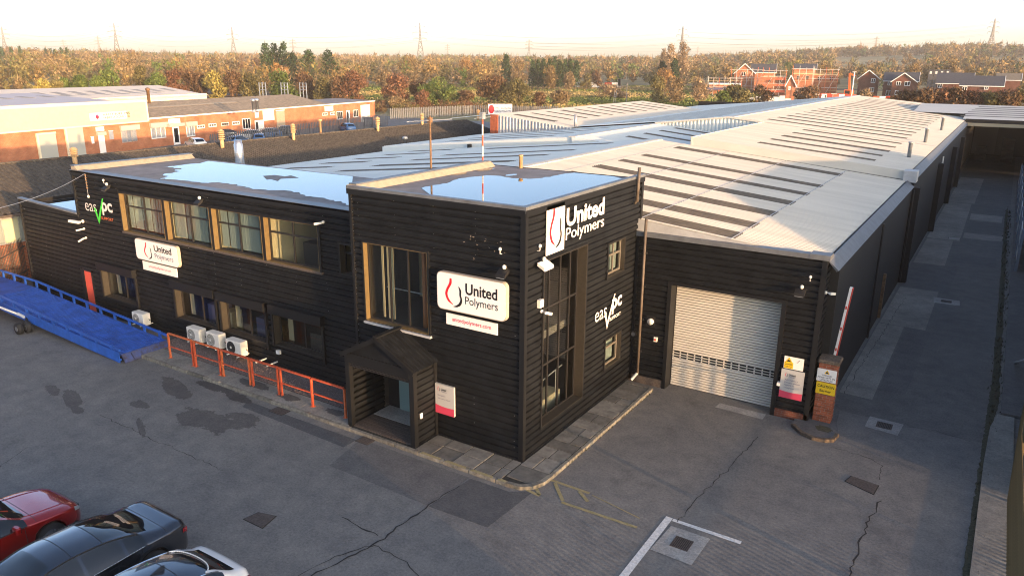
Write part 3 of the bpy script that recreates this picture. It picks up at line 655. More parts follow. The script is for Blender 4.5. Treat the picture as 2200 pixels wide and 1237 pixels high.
floodlight('wide pale floodlight on tower side below the emblem panel', fx, 17.25, 5.86, .5); sensor('white photocell on tower side above pale floodlight', fx, 17.17, 6.28)
camera_unit('white security camera left of the tall tower window', fx, 17.42, 4.38, (.22,-.10)); MB_ = thing('junction_box', 'cream junction box above camera on tower side', 'box', fp(fx,17.3,4.64))
fbox(MB(), fx, 17.22, 17.40, 4.53, 4.76, .0, .10).build('casing', 'ac_white', MB_); fbox(MB(), fx, 17.235, 17.385, 4.545, 4.745, .10, .115).build('cover', 'sign_white', MB_)

# antenna masts clipped to the hidden side of the tower
a = thing('television_aerial', 'rusty pole aerial with long crossbar behind the tower roof', 'aerial', (-16.75, 20.82, 6.0))
MB().tube((-16.75,20.82,6.0),(-16.75,20.82,9.28),.035,8).build('mast', 'rust_brown', a, True); MB().tube((-16.75,19.6,9.14),(-16.75,22.05,9.10),.018,6).build('boom', 'galv', a)
for k in range(5): y = 19.7+k*.25; MB().tube((-16.97+.02*k,y,9.14),(-16.53-.02*k,y,9.14),.008,5).build('element', 'galv', a)
MB().box(-16.80,-16.70,20.74,20.90,9.05,9.22).build('clamp', 'rust_brown', a)
a = thing('aerial_pole', 'thin red and white aerial pole beside the rusty mast', 'aerial', (-16.75, 23.96, 6.0))
for k in range(8): MB().tube((-16.75,23.96,6.0+k*.4),(-16.75,23.96,6.4+k*.4),.03,8).build('pole_section', 'rail_red' if k % 2 else 'grey_white', a)
MB().tube((-16.75,23.4,9.05),(-16.75,24.5,9.05),.012,6).build('boom', 'galv', a); MB().box(-16.82,-16.68,23.86,24.06,9.0,9.25).build('clamp', 'galv', a)

# ================================================================== porch
Pc = thing('entrance_porch', 'black clad gabled porch over the reception doors', 'porch', (-14.6, 16.0, 0))
x0, x1, yf, yb = -15.96, -13.30, 15.48, YT
fl = MB().box(x0+.1,x1-.1,yf+.06,yb+.7,.06,.11).build('floor', 'rust_iron', Pc)
for i in range(14):
    for j in range(5): MB().box(x0+.14+i*.17,x0+.30+i*.17,yf+.1+j*.17,yf+.26+j*.17,.10,.118).build('paver', 'rust_iron', fl)
MB().box(x0+.12,x1-.12,yf+.98,yb+.68,.10,.125).build('doormat', 'concrete_grey', Pc)
clad(Pc, (x1,0,0,1,1,0), yf+.14, yb-.02, .08, 2.50); clad(Pc, (x0,0,0,1,-1,0), yf+.14, yb-.02, .08, 2.5)
clad(Pc, (x0+.10,0,0,1,1,0), yf+.14, yb+.5, .12, 2.3, mat='cladding', name='lining_panel'); MB().box(x1-.10,x1-.07,yf+.14,yb+.0,.1,2.3).build('lining', 'black_render', Pc)
for xa, xb in ((x0-.03,x0+.14),(x1-.14,x1+.03)): MB().box(xa,xb,yf-.02,yf+.14,.05,2.5).build('post', 'black_trim', Pc)
MB().box(x1-.03,x1+.035,yb-.12,yb-.0,.05,2.5).build('post', 'black_trim', Pc)
MB().box(x0+.14,x1-.14,yf-.03,yf+.10,2.24,2.56).build('lintel', 'black_trim', Pc)
for k in range(3): MB().box(x0+.14,x1-.14,yf-.012+k*.03,yf+.02+k*.03,2.13+k*.035,2.165+k*.035).build('shutter_slat', 'frame_black', Pc)
MB().poly([(x0,yf+.01,2.5),(x1,yf+.01,2.5),((x0+x1)/2,yf+.01,3.2)]).build('gable', 'cladding', Pc)
for s in (0, 1):
    xe = x0-.12 if s == 0 else x1+.10; xm = (x0+x1)/2; mb = MB(); n = 7
    for k in range(n):
        ya, ybb = yf-.08+(yb+.02-yf+.08)*k/n, yf-.08+(yb+.02-yf+.08)*(k+1)/n; g = ya+(ybb-ya)*.75
        d = np.array([0,0,.0]); 
        mb.quad((xe,ya,2.50),(xm,ya,3.27),(xm,g,3.27),(xe,g,2.50)).quad((xe,g,2.50),(xm,g,3.27),(xm,g+.015,3.30),(xe,g+.015,2.53)).quad((xe,g+.015,2.53),(xm,g+.015,3.30),(xm,ybb,3.30),(xe,ybb,2.53)).quad((xe,ybb,2.53),(xm,ybb,3.30),(xm,ybb,3.27),(xe,ybb,2.50))
    mb.build('roof_slope', 'cladding', Pc)
    MB().bar((xe,yf-.10,2.47),(xm,yf-.10,3.24),.05,.14).build('barge_board', 'black_trim', Pc)
MB().bar(((x0+x1)/2,yf-.1,3.31),((x0+x1)/2,yb,3.31),.16,.04).build('ridge_cap', 'black_trim', Pc)
dr = MB().box(x0+.6,x1-.12,yb+.64,yb+.68,.12,2.25).build('glass_door', 'glass_door', Pc); MB().box(x0+1.0,x0+1.35,yb+.625,yb+.638,1.98,2.06).build('vent_slot', 'plastic_black', dr)
MB().box(x0+1.62,x0+1.66,yb+.62,yb+.638,.12,2.25).build('door_joint', 'galv', dr)
MB().box(x0+.1,x1-.1,yb+.69,yb+.74,.1,2.4).build('back_panel', 'black_render', Pc)
k_ = thing('entry_keypad', 'tiny white entry keypad on right side of the porch', 'keypad', (x1,15.8,1.0)); MB().box(x1+.002,x1+.035,15.74,15.84,.93,1.09).build('casing', 'sign_white', k_); MB().box(x1+.035,x1+.04,15.76,15.82,.96,1.06).build('keys', 'grey_white', k_)

# ================================================================== office block
Wg0 = thing('side_wing', 'low black clad wing at far left end with shallow wet roof', 'building', (-36.4, 20, 0))
O = thing('office_block', 'long two storey black clad office block with ribbon windows and flat wet roof', 'building', (-25.2, 20.0, 0))
fm = FY(YM); OX0, OX1 = -33.88, -16.5
ups = [(-30.40,-27.50),(-27.33,-24.58),(-24.42,-21.70),(-21.54,-18.86)]
holes = [(-30.44,-18.80,4.18,5.82), (-17.92,-16.5,4.25,5.34)]
low = [(-32.62,-30.10,.98,2.25),(-27.33,-24.78,.98,2.27),(-24.45,-21.90,.98,2.27),(-21.45,-18.95,1.05,2.29)]
holes += [(a,b,c,d) for a, b, c, d in low]+[(-34.2,-33.5,.0,1.98)]
clad(O, fm, OX0+.05, OX1, .06, 6.36, holes)
fobj('corner_trim', 'black_trim', O, fm, OX0-.02, OX0+.09, 4.4, 6.4, -.05, .03)
MB().box(OX0-.02,OX0+.02,YM+.12,23.2,.0,6.3).build('side_wall', 'black_render', O); MB().box(OX0,OX1,23.16,23.2,.0,6.3).build('back_wall', 'black_render', O)
fobj('fascia', 'black_trim', O, fm, OX0-.04, OX1, 6.26, 6.46, -.02, .05)
MB().box(OX0-.05,OX1,YM-.05,YM+.42,6.40,6.475).build('parapet_cap', 'coping', O)
rf = MB().quad((OX0,YM+.4,6.43),(OX1,YM+.4,6.43),(OX1,23.2,6.435),(OX0,23.2,6.435)).build('roof', 'roof_felt', O)
MB().ext([(OX0-.06,YM+.05,6.62),(OX0+.20,YM+.05,6.62),(OX0+.46,YM+.05,6.44),(OX0-.06,YM+.05,6.40)], (0,5.75,0)).build('upstand', 'upstand_felt', rf)
MB().box(OX0-.1,OX0+.22,YM+.04,YM+5.85,6.62,6.66).build('upstand_cap', 'coping', rf)
pud = [(447,346),(600,362),(758,379),(752,441),(742,440),(735,434),(720,433),(700,426),(672,423),(655,421),(640,413),(612,409),(590,409),(560,407),(540,405),(520,400),(500,396),(470,392),(440,393),(420,391),(395,388),(372,386),(345,384.5),(362,379),(350,375),(383,369),(376,365),(398,362),(352,359.5),(395,354),(430,350)]
sheet('puddle', [tuple(gz(a, b, 6.442)[:2]) for a, b in pud[:3]]+ragged([tuple(gz(a, b, 6.442)[:2]) for a, b in pud[3:]], .05, 5)[:-6], 6.442, 'water', rf)
sheet('dry_patch', [gz(a, b, 6.446)[:2] for a, b in ((565,378),(590,376),(612,379),(625,377),(642,382),(603,384),(597,389),(582,385),(573,386))], 6.446, 'roof_felt', rf)
for i, (a, b) in enumerate(ups):
    vb = ((a+b)/2-.08,); window(O, fm, a, b, 4.20, 5.80, rec=.20, vb=vb, tb=(5.25,), fw=.055, trim=0, rmat='reveal_gold')
    if i < 3: fobj('pillar', 'black_trim', O, fm, b, ups[i+1][0], 4.20, 5.80, -.2, .02)
fobj('window_head', 'black_trim', O, fm, -30.48, -18.76, 5.80, 5.88, -.05, .045); fobj('window_sill', 'rust_iron', O, fm, -30.48, -18.76, 4.12, 4.20, -.05, .05)
fobj('jamb_trim', 'black_trim', O, fm, -30.48, -30.40, 4.20, 5.80, -.05, .03); fobj('jamb_trim', 'black_trim', O, fm, -18.86, -18.76, 4.20, 5.80, -.05, .03)
window(O, fm, -17.88, -16.55, 4.28, 5.32, rec=.2, vb=(-17.5,), tb=(4.98,), fw=.05)
for i, (a, b, c, d) in enumerate(low):
    wo = window(O, fm, a, b, c, d, rec=.26, vb=((a+b)/2+.1,), tb=(), fw=.05)
    fobj('shutter_box', 'black_trim', O, fm, a-.07, b+.12, d, d+.34, -.05, .20); fobj('shutter_guide', 'black_trim', O, fm, b, b+.10, c-.22, d, -.03, .07); fobj('shutter_guide', 'black_trim', O, fm, a-.09, a, c-.05, d, -.03, .07)
dd = fobj('door', 'red_door', Wg0, fm, -34.12, -33.53, .02, 1.93, -.05, -.01); fobj('door_frame', 'black_trim', Wg0, fm, -34.34, -34.12, .0, 2.0, -.2, .02); fobj('door_frame', 'black_trim', Wg0, fm, -33.53, -33.47, .0, 2.0, -.2, .012); fobj('door_frame', 'black_trim', Wg0, fm, -34.34, -33.47, 1.93, 2.01, -.2, .025)
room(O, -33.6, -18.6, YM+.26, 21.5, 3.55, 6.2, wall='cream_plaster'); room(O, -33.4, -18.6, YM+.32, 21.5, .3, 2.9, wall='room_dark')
for x in (-27.42,-24.5,-21.62): MB().box(x-.05,x+.05,YM+.26,21.4,3.6,6.15).build('partition', 'cream_plaster', O)
rb = random.Random(8)
for i, (a, b) in enumerate(ups[:3]):                       # vertical blinds
    x = a+.16; mb = MB()
    while x < b-.12:
        if rb.random() < .86:
            an = rb.uniform(.25,.6); dx, dy = .042*math.cos(an), .042*math.sin(an)
            mb.quad((x-dx,YM+.30-dy,4.32),(x+dx,YM+.30+dy,4.32),(x+dx,YM+.30+dy,5.72),(x-dx,YM+.30-dy,5.72))
        x += .088
    stuff(mb.build('vertical_blind', 'blind', O))
MB().box(-20.4,-19.5,YM+.7,YM+1.3,3.6,4.9).build('cabinet', 'plastic_black', O)
for x, wdt, m in ((-26.6,.9,'logo_blue'),(-25.6,.5,'cream_plaster'),(-23.6,.8,'logo_blue'),(-22.7,.6,'rust_brown'),(-20.6,.7,'rust_iron'),(-19.9,.5,'barrier_red')): MB().box(x,x+wdt,YM+.9,YM+1.4,.35,1.2+wdt*.3).build('desk', m, O)
for a, b, c, d in low: fobj('window_lining', 'cream_plaster', O, fm, a+.04, a+.30, c, d, -.62, -.60)
# lower wing at the far end
Wg = Wg0
mbz = clad(Wg, fm, -38.95, OX0+.04, .06, 4.50, [(-34.36,-33.4,.0,2.02)])
MB().poly([fp(fm,-38.95,4.50,0),fp(fm,OX0,4.5,0),fp(fm,OX0,4.52,0),fp(fm,-38.95,4.70,0)]).build('wall_top', 'cladding', Wg)
MB().bar(fp(fm,-39.0,4.74,-.05),fp(fm,OX0-.02,4.55,-.05),.22,.07).build('parapet_cap', 'coping', Wg); fobj('corner_trim', 'black_trim', Wg, fm, -39.0, -38.88, .0, 4.68, -.05, .03)
sheet('puddle', [(-38.8,YM+.1),(OX0-.03,YM+.1),(OX0-.03,23),(-38.8,23)], 4.44, 'water', MB().quad((-38.9,YM,4.43),(OX0-.02,YM,4.43),(OX0-.02,23.2,4.43),(-38.9,23.2,4.43)).build('roof', 'roof_felt', Wg))
MB().box(-38.95,-38.9,YM,23.2,0,4.6).build('side_wall', 'black_render', Wg)
# office signs and wall hardware
S = thing('lit_sign', 'smaller white rounded company sign below the office ribbon windows', 'sign', (-28.0, YM, 3.6))
nf = light_box(S, fm, -29.47, -26.60, 3.19, 4.06, .12, .04)
u_emblem(S, fm, nf+.003, -28.85, 3.30, .66, sx=1.5); text('United', 'sign_black', S, fm, -28.15, 3.66, 1.15, .27, nf+.003, bold=.022); text('Polymers', 'logo_blue', S, fm, -28.15, 3.33, 1.22, .26, nf+.003)
S = thing('web_address_sign', 'small white web address board under the office sign', 'sign', (-28.1, YM, 2.9))
fobj('board', 'sign_white', S, fm, -29.27, -26.97, 2.73, 3.10, .03, .06); text('unitedpolymers.com', 'sign_pink', S, fm, -28.85, 2.85, 1.5, .14, .064)
easy_sign('support company lettering with bright green tick high on office wall', fm, -33.08, 4.40, 2.1, ('letter_pale','letter_pale','logo_green','rail_rust'))
floodlight('small floodlight on office wall above support lettering', fm, -30.95, 6.05, .3, mat='plastic_black'); sensor('white photocell left of first office floodlight', fm, -31.28, 6.22)
floodlight('small floodlight on office wall above second ribbon window', fm, -24.85, 6.08, .3, mat='plastic_black')
camera_unit('white camera on office wall near tower', fm, -18.55, 5.95, (-.22,-.05))
camera_unit('large white hooded wall lamp left of green tick lettering', fm, -33.5, 4.25, (-.55,.05), True, 'wall lamp'); camera_unit('white camera in middle of the stacked trio on office wall', fm, -33.5, 3.92, (-.26,-.08)); camera_unit('white camera lowest of the stacked trio on office wall', fm, -33.45, 3.52, (-.26,-.2))
c = thing('overhead_cable', 'thin cable slung from office corner out to the left', 'cable', (-32.6, YM, 6.4)); pts = []
pA = np.array((-32.62, YM-.08, 6.42)); pB = np.array(gy(-40, 455, YM-6.0))
for k in range(13): t = k/12; q = pA*(1-t)+pB*t; q[2] -= .5*4*t*(1-t)*.4; pts.append(tuple(q))
MB().path(pts, .012, 5).build('wire', 'galv', c)
for k in range(6): MB().lathe(-32.62, YM-.09, [(.03,6.32-.11*k),(.045,6.35-.11*k),(.03,6.38-.11*k)], 8).build('insulator', 'rust_brown', c)
MB().tube((-32.62,YM-.09,5.4),(-32.62,YM-.09,6.4),.012,6).build('down_wire', 'galv', c); MB().lathe(-32.62, YM-.09, [(.03,5.38),(.05,5.42),(.05,5.47),(.02,5.5)], 8).build('end_cap', 'ac_white', c)
def ac_unit(lab, x, z, wdt=.84, h=.58, worn=False):
    t = thing('air_conditioner', lab, 'air conditioner', (x, YM-.3, z), group='air conditioners on office wall'); yf = YM-.50
    MB().cbox(x,x+wdt,yf,YM-.16,z,z+h,.02).build('casing', 'ac_white', t)
    cx, cz, r = x+wdt*.36, z+h*.5, h*.42
    MB().tube((cx,yf+.005,cz),(cx,yf-.004,cz),r,24).build('fan_opening', 'fan_dark' if not worn else 'concrete_worn', t)
    for k in range(3): rr = r*(.45+.25*k); MB().add([(cx+rr*math.cos(a)+0, yf-.012, cz+rr*math.sin(a)) for a in np.linspace(0,6.28,25)]+[(cx+(rr-.012)*math.cos(a), yf-.012, cz+(rr-.012)*math.sin(a)) for a in np.linspace(0,6.28,25)], [(i,i+1,26+i,25+i) for i in range(24)]).build('guard_ring', 'plastic_black' if not worn else 'ac_white', t)
    MB().tube((cx,yf-.008,cz),(cx,yf-.02,cz),.05,12).build('hub', 'ac_white', t)
    for s in (.12, wdt-.16): MB().bar((x+s,YM,z-.02),(x+s,YM-.58,z-.02),.04,.035).build('bracket', 'ac_white', t)
    MB().path([(x+wdt,YM-.25,z+.25),(x+wdt+.06,YM-.25,z+.2),(x+wdt+.06,YM-.02,z+.12)],.015).build('pipe', 'plastic_black', t)
ac_unit('white air conditioner furthest from the porch, behind the blue ramp', -29.85, .40, .80, .50, True); ac_unit('grubby white air conditioner just past the railing end', -26.12, .40, .80, .56, True)
ac_unit('white air conditioner in the middle of the trio by the railing', -24.90, .42, .78, .58, True); ac_unit('white air conditioner with black fan, nearest the porch', -23.72, .38, .86, .57)
t = thing('empty_bracket', 'pair of empty white brackets low on office wall', 'bracket', (-21.7, YM, .35))
for x in (-22.05,-21.45): MB().bar((x,YM,.36),(x,YM-.5,.36),.05,.04).build('arm', 'ac_white', t)
t = thing('junction_box', 'small white box low on office wall under last shutter window', 'box', (-21.3,YM,.8)); fobj('casing', 'ac_white', t, fm, -21.37, -21.2, .72, .86, 0, .1); fobj('cover', 'sign_white', t, fm, -21.36, -21.21, .73, .85, .1, .108)

# fixings and scuffs on the cladding
def fixings(parent, fr, u0, u1, z0, z1, du, seed, keep=.5):
    rnd = random.Random(seed); mb = MB(); u = u0
    while u < u1:
        z = z0
        while z < z1:
            if rnd.random() < keep: q = .006; fbox(mb, fr, u-q, u+q, z-q+.055, z+q+.055, .0, .012)
            z += .2
        u += du
    stuff(mb.build('fixing', 'galv', parent))
fixings(T, ft, XL+.35, XT-.2, 5.9, 7.2, 1.45, 1, .55); fixings(T, ft, XL+.12, XL+.14, .6, 7.2, 1, 2, .7); fixings(T, ft, -13.3, XT-.2, .4, 4.2, 1.4, 3, .35); fixings(O, fm, OX0+.3, -17, 5.9, 6.3, 1.5, 4, .7); fixings(O, fm, OX0+.3, -17, 2.8, 4.1, 1.5, 5, .5)
fixings(Wg0, fm, -38.6, -34.2, .4, 4.3, 1.5, 6, .3)
rs_ = random.Random(12)
for k in range(15):
    u, z = rs_.gauss(-11.7,.35), rs_.gauss(6.2,.28); L = rs_.uniform(.015,.05); a_ = rs_.uniform(0,3.1)
    MB().poly([fp(ft, u+L*math.cos(a_+t_)*(1 if t_ in (0,3.14) else .4), z+L*math.sin(a_+t_)*(1 if t_ in (0,3.14) else .4), .003) for t_ in (0,1.57,3.14,4.71)]).build('scuff_mark', 'brick_buff', T)
# ================================================================== profiled roofs
def corr(x0, z0, x1, z1, y0, y1, per, dep, phase=0.0):
    ys = []; k = math.floor((y0-phase)/per)-1
    while phase+k*per < y1+per:
        for a, d in ((0,0),(.55*per,0),(.66*per,dep),(.89*per,dep)): ys.append((phase+k*per+a, d))
        k += 1
    def at(y):
        for (a, da), (b, db) in zip(ys[:-1], ys[1:]):
            if a <= y <= b: return da+(db-da)*(y-a)/(b-a)
        return 0
    L = [(y0, at(y0))]+[q for q in ys if y0+1e-4 < q[0] < y1-1e-4]+[(y1, at(y1))]; n = len(L)
    return [(x0,y,z0+d) for y, d in L]+[(x1,y,z1+d) for y, d in L], [(i, i+1, n+i+1, n+i) for i in range(n-1)]
def roof(parent, x0, z0, x1, z1, y0, y1, per=.2, dep=.045, mat='roof_sheet_sun_tint', lights=(), lmat='rooflight', name='roof_slope'):
    """sloping profiled sheet between x0 and x1; lights = (xa, xb, yc, width) strips of rooflight let into it"""
    zz = lambda x: z0+(z1-z0)*(x-x0)/(x1-x0)
    mb = MB(); cuts = sorted(lights, key=lambda q: q[2]); y = y0
    for xa, xb, yc, wd in cuts:
        a, b = max(y0, yc-wd/2), min(y1, yc+wd/2)
        if a > y: mb.add(*corr(x0, z0, x1, z1, y, a, per, dep))
        lo, hi = min(xa,xb), max(xa,xb)
        mb.add(*corr(min(x0,x1), zz(min(x0,x1)), lo, zz(lo), a, b, per, dep)); mb.add(*corr(hi, zz(hi), max(x0,x1), zz(max(x0,x1)), a, b, per, dep)); y = b
    if y < y1: mb.add(*corr(x0, z0, x1, z1, y, y1, per, dep))
    o = mb.build(name, mat, parent)
    for xa, xb, yc, wd in cuts:
        a, b = max(y0, yc-wd/2), min(y1, yc+wd/2); MB().add(*corr(xa, zz(xa)+.004, xb, zz(xb)+.004, a, b, per, dep)).build('rooflight', lmat, o)
    return o

# ================================================================== warehouse
Wh = thing('warehouse', 'large pale roofed warehouse behind the offices with many dark rooflight strips', 'building', (-17.8, 70, 0))
fg = FY(YG)
clad(Wh, fg, -10.18, -4.06, .28, 5.40, [(-8.86,-5.12,.0,3.87)])
MB().box(-10.2,-8.96,YG-.02,YG+.12,.0,.28).build('plinth', 'rust_iron', Wh); MB().box(-5.02,-4.0,YG-.03,YG+.12,.0,.28).build('plinth', 'brick_dark', Wh)
for a, b, c, d in ((-8.95,-8.82,.0,3.95),(-5.16,-5.02,.0,3.95)): fobj('door_jamb', 'black_trim', Wh, fg, a, b, c, d, -.5, .03)
fobj('door_head', 'black_trim', Wh, fg, -8.82, -5.16, 3.83, 3.95, -.5, .03)
fobj('corner_trim', 'black_trim', Wh, fg, -4.12, -3.96, .05, 5.42, -.05, .03); fobj('corner_trim', 'black_trim', Wh, fg, -10.2, -10.1, .1, 5.42, -.05, .02)
clad(Wh, (-3.97,0,0,1,1,0), YG+.02, 24.55, .2, 5.36)
MB().box(-10.2,-3.93,YG-.06,YG+.26,5.38,5.53).build('parapet_cap', 'coping', Wh); MB().box(-4.5,-3.90,YG-.07,YG+.42,5.39,5.545).build('corner_cap', 'coping', Wh)
# roller shutter of separate slats
sh = MB().box(-8.82,-5.16,YG+.54,YG+.58,.0,3.85).build('roller_shutter', 'black_trim', Wh); ysf = YG+.50; k = 0; z = .02
while z < 3.80:
    h = .093; vent = 1.02 < z < 1.28
    pr = [(0,.012),(.010,-.018),(.045,-.030),(.072,-.016),(.080,.012)]
    if not vent: MB().add([(-8.80,ysf+d,z+a) for a, d in pr]+[(-5.18,ysf+d,z+a) for a, d in pr], [(j,5+j,6+j,j+1) for j in range(4)]).build('shutter_slat', 'shutter', sh)
    else:
        mb = MB(); x = -8.80
        while x < -5.2:
            mb.add([(x,ysf+d,z+a) for a, d in pr]+[(x+.05,ysf+d,z+a) for a, d in pr], [(j,5+j,6+j,j+1) for j in range(4)]); x += .26
        mb.box(-8.8,-5.18,ysf-.01,ysf+.01,z,z+.03); mb.build('vent_slat', 'shutter', sh)
    z += h
# front bay
zA = lambda x: 5.3+.095*(-4.0-x); RX, RZ = -17.85, 6.616
rlA = [(-16.0,-6.95,yc,.92) for yc in (24.75,26.75,29.35,32.1,34.85,37.6,42.3)]
r1 = roof(Wh, -4.1, zA(-4.1), RX, RZ, 23.96, 44.3, lights=rlA)
llA = [(-29.6,-20.3,yc,.85) for yc in (29.0,31.75,35.05,38.1,42.75)]+[(-37.0,-33.1,yc,.85) for yc in (28.8,31.9,34.95,37.9,40.8,43.6)]
llm = []                                         # two strips in the same row are let in one after the other
zL = lambda x: RZ-.1*(RX-x)
r2 = roof(Wh, RX, RZ, -31.4, zL(-31.4), 23.5, 44.8, mat='roof_sheet_shade_tint', lights=llA[:5]); r3 = roof(Wh, -31.4, zL(-31.4), -41.2, zL(-41.2), 23.5, 45.0, mat='roof_sheet_shade_tint', lights=llA[5:])
for xx in (-7.0,-10.2,-13.4,-16.2): MB().ext([(xx,23.97,zA(xx)+.052),(xx-.035,23.97,zA(xx-.035)+.052),(xx-.035,23.97,zA(xx-.035)+.045),(xx,23.97,zA(xx)+.045)], (0,20.3,0)).build('lap_joint', 'flashing', r1)
mb = MB()
for k in range(104): y = 24.0+k*.196; mb.box(RX-.22,RX+.22,y,y+.12,RZ+.005,RZ+.06)
mb.box(RX-.2,RX+.2,23.96,44.3,RZ+.0,RZ+.045); mb.build('ridge_cap', 'roof_sheet_sun_tint', r1)
MB().poly([(-4.0,23.94,5.3),(-10.3,23.94,5.3),(-10.3,23.94,zA(-10.3)+.03),(-4.0,23.94,zA(-4.0)+.03)]).build('verge_flashing', 'flashing', r1)
MB().poly([(-10.2,24.22,5.0),(RX,24.22,5.0),(RX,24.22,RZ),(-10.2,24.22,zA(-10.2))]).poly([(RX,23.6,4.0),(-41,23.6,3.9),(-41,23.6,zL(-41)),(RX,23.6,RZ)]).build('gable_wall', 'flashing', Wh)
# second level behind the front bay
zR = lambda x: 5.78+.093*(-3.9-x)
rl2 = [(-12.5,-6.0,yc,.8) for yc in (46.7,49.4,52.3,55.2,58.2)]
r4 = roof(Wh, -4.0, zR(-4.0), -15.72, zR(-15.72), 44.3, 59.62, per=.25, lights=rl2)
MB().ext([(-3.85,44.28,zR(-3.85)+.04),(-15.75,44.28,zR(-15.75)+.04),(-15.75,44.28,zR(-15.75)-.42),(-3.85,44.28,zR(-3.85)-.42)], (0,-.06,0)).build('verge_fascia', 'roof_sheet_sun_tint', r4)
MB().box(-4.25,-3.62,44.05,44.9,5.28,5.86).build('gutter_end', 'flashing', r4); MB().box(-15.82,-15.70,44.2,59.7,6.3,6.95).build('verge_trim', 'roof_sheet_sun_tint', r4)
BX, BZ = -24.2, 6.40
rlB = [(-22.3,-17.9,yc,.75) for yc in (49.5,52.5,55.5,58.3)]
r5 = roof(Wh, -15.9, BZ-.1*(-15.9-BX), BX, BZ, 44.9, 59.62, per=.25, mat='roof_sheet_shade_tint', lights=rlB)
r6 = roof(Wh, BX, BZ, -41.0, BZ-.1*(BX+41.0), 45.0, 60.0, per=.25, mat='roof_sheet_shade_tint', lights=[(-36.5,-27.0,yc,.7) for yc in (47.5,50.5,53.5,56.5)])
MB().box(BX-.25,BX+.25,44.9,59.6,BZ-.0,BZ+.05).build('ridge_cap', 'roof_sheet_sun_tint', r5)
MB().poly([(BX,44.98,BZ),(-41.0,44.98,BZ-.1*(BX+41)),(-41.0,44.98,4.2),(-31.4,44.98,4.9),(BX,44.98,5.7)]).build('step_fascia', 'roof_sheet_shade_tint', r6)
MB().poly([(BX,44.86,BZ+.03),(-20.5,44.86,BZ-.37),(-20.5,44.86,5.2),(BX,44.86,5.2)]).build('step_fascia', 'roof_sheet_shade_tint', r5)
MB().box(-32.6,-32.4,44.7,44.99,5.05,5.45).build('gutter_end', 'plastic_black', r6)
# far level with its own gable
SX, SZ = -18.4, 7.13
rl3 = [(-16.2,-6.15,62.5+3.07*k,.8) for k in range(17)]
r7 = roof(Wh, -4.0, zR(-4.0), SX, SZ, 59.62, 117.0, per=.3, lights=rl3)
rl4 = [(-29.5,-20.5,62.0+2.4*k,.6) for k in range(22)]
r8 = roof(Wh, SX, SZ, -31.6, SZ-.1*13.2, 59.7, 117.0, per=.3, mat='roof_sheet_shade_tint', lights=rl4)
MB().box(SX-.3,SX+.3,59.6,117,SZ+.01,SZ+.06).build('ridge_cap', 'roof_sheet_sun_tint', r7)
mb = MB(); x = -24.3; 
while x < -16.2:
    zt = min(SZ, SZ-.12*(SX-x)) if x < SX else SZ-.093*(x-SX); zb = 5.4
    for xa, xb, ya, yb2 in ((x,x+.12,59.60,59.60),(x+.12,x+.16,59.60,59.54),(x+.16,x+.26,59.54,59.54),(x+.26,x+.3,59.54,59.60)): mb.quad((xa,ya,zb),(xb,yb2,zb),(xb,yb2,zt),(xa,ya,zt))
    x += .3
mb.build('gable_cladding', 'roof_sheet_shade_tint', Wh)
MB().bar((-24.4,59.5,SZ-.12*6.0+.05),(SX,59.5,SZ+.05),.2,.12).bar((SX,59.5,SZ+.05),(-15.9,59.5,SZ-.23+.05),.2,.12).build('gable_verge', 'roof_sheet_sun_tint', Wh)
CX, CZ = -39.6, 6.60
r9 = roof(Wh, -31.5, CZ-.1*8.1, CX, CZ, 58.2, 92.0, per=.3, mat='roof_sheet_sun_tint', lights=[(-38.6,-34.2,60.5+2.9*k,.7) for k in range(11)]); roof(Wh, CX, CZ, -44.5, CZ-.12*4.9, 58.2, 92.0, per=.3, mat='roof_sheet_shade_tint')
mb = MB(); x = -38.9
while x < -31.6:
    zt = CZ-.1*(x-CX)
    for xa, xb, ya, yb2 in ((x,x+.18,58.1,58.1),(x+.18,x+.22,58.1,58.04),(x+.22,x+.30,58.04,58.04),(x+.30,x+.34,58.04,58.1)): mb.quad((xa,ya,4.4),(xb,yb2,4.4),(xb,yb2,zt),(xa,ya,zt))
    x += .34
mb.build('gable_cladding', 'flashing', Wh); MB().box(-39.7,-38.9,58.0,58.2,3.0,CZ).build('brick_pier', 'brick', Wh)
roof(Wh, -31.6, 5.80, -41, 5.0, 92.2, 117, per=.3, mat='roof_sheet_shade_tint'); MB().box(-44.5,-31.5,91.9,92.1,4.4,5.7).build('gable_wall', 'flashing', Wh)
MB().box(-41.1,-3.98,117,117.2,0,5.7).build('rear_wall', 'black_render', Wh); MB().box(-41.2,-41.1,23.6,117,0,4.2).build('side_wall', 'brick_dark', Wh)
# black rendered wall along the lane with its coping, buttresses and pipes
MB().box(-4.0,-3.72,24.55,44.2,.0,5.06).build('lane_wall', 'black_render', Wh); MB().box(-4.0,-3.70,44.2,92,.0,5.45).build('lane_wall', 'black_render', Wh)
MB().ext([(-4.02,24.0,5.36),(-3.98,24.0,5.36),(-3.66,24.0,5.07),(-3.72,24.0,5.03)], (0,20.1,0)).build('wall_coping', 'wall_flashing', Wh); MB().ext([(-4.0,44.9,5.76),(-3.96,44.9,5.76),(-3.62,44.9,5.47),(-3.70,44.9,5.42)], (0,47,0)).build('wall_coping', 'wall_flashing', Wh)
MB().box(-4.14,-4.03,24.2,44.1,5.18,5.22).build('gutter', 'rust_iron', Wh); MB().box(-4.10,-4.01,44.9,92,5.62,5.70).build('gutter', 'rust_iron', Wh)
for y in (43.9,59.5,73.0,84.0): MB().box(-3.73,-3.36,y,y+.5,.0,4.7 if y > 50 else 5.05).build('buttress', 'black_render', Wh)
for y, m in ((61.6,'grey_white'),(33.0,'plastic_black'),(43.4,'plastic_black')): MB().tube((-3.60,y,.2),(-3.60,y,5.0),.05,8).build('downpipe', m, Wh)
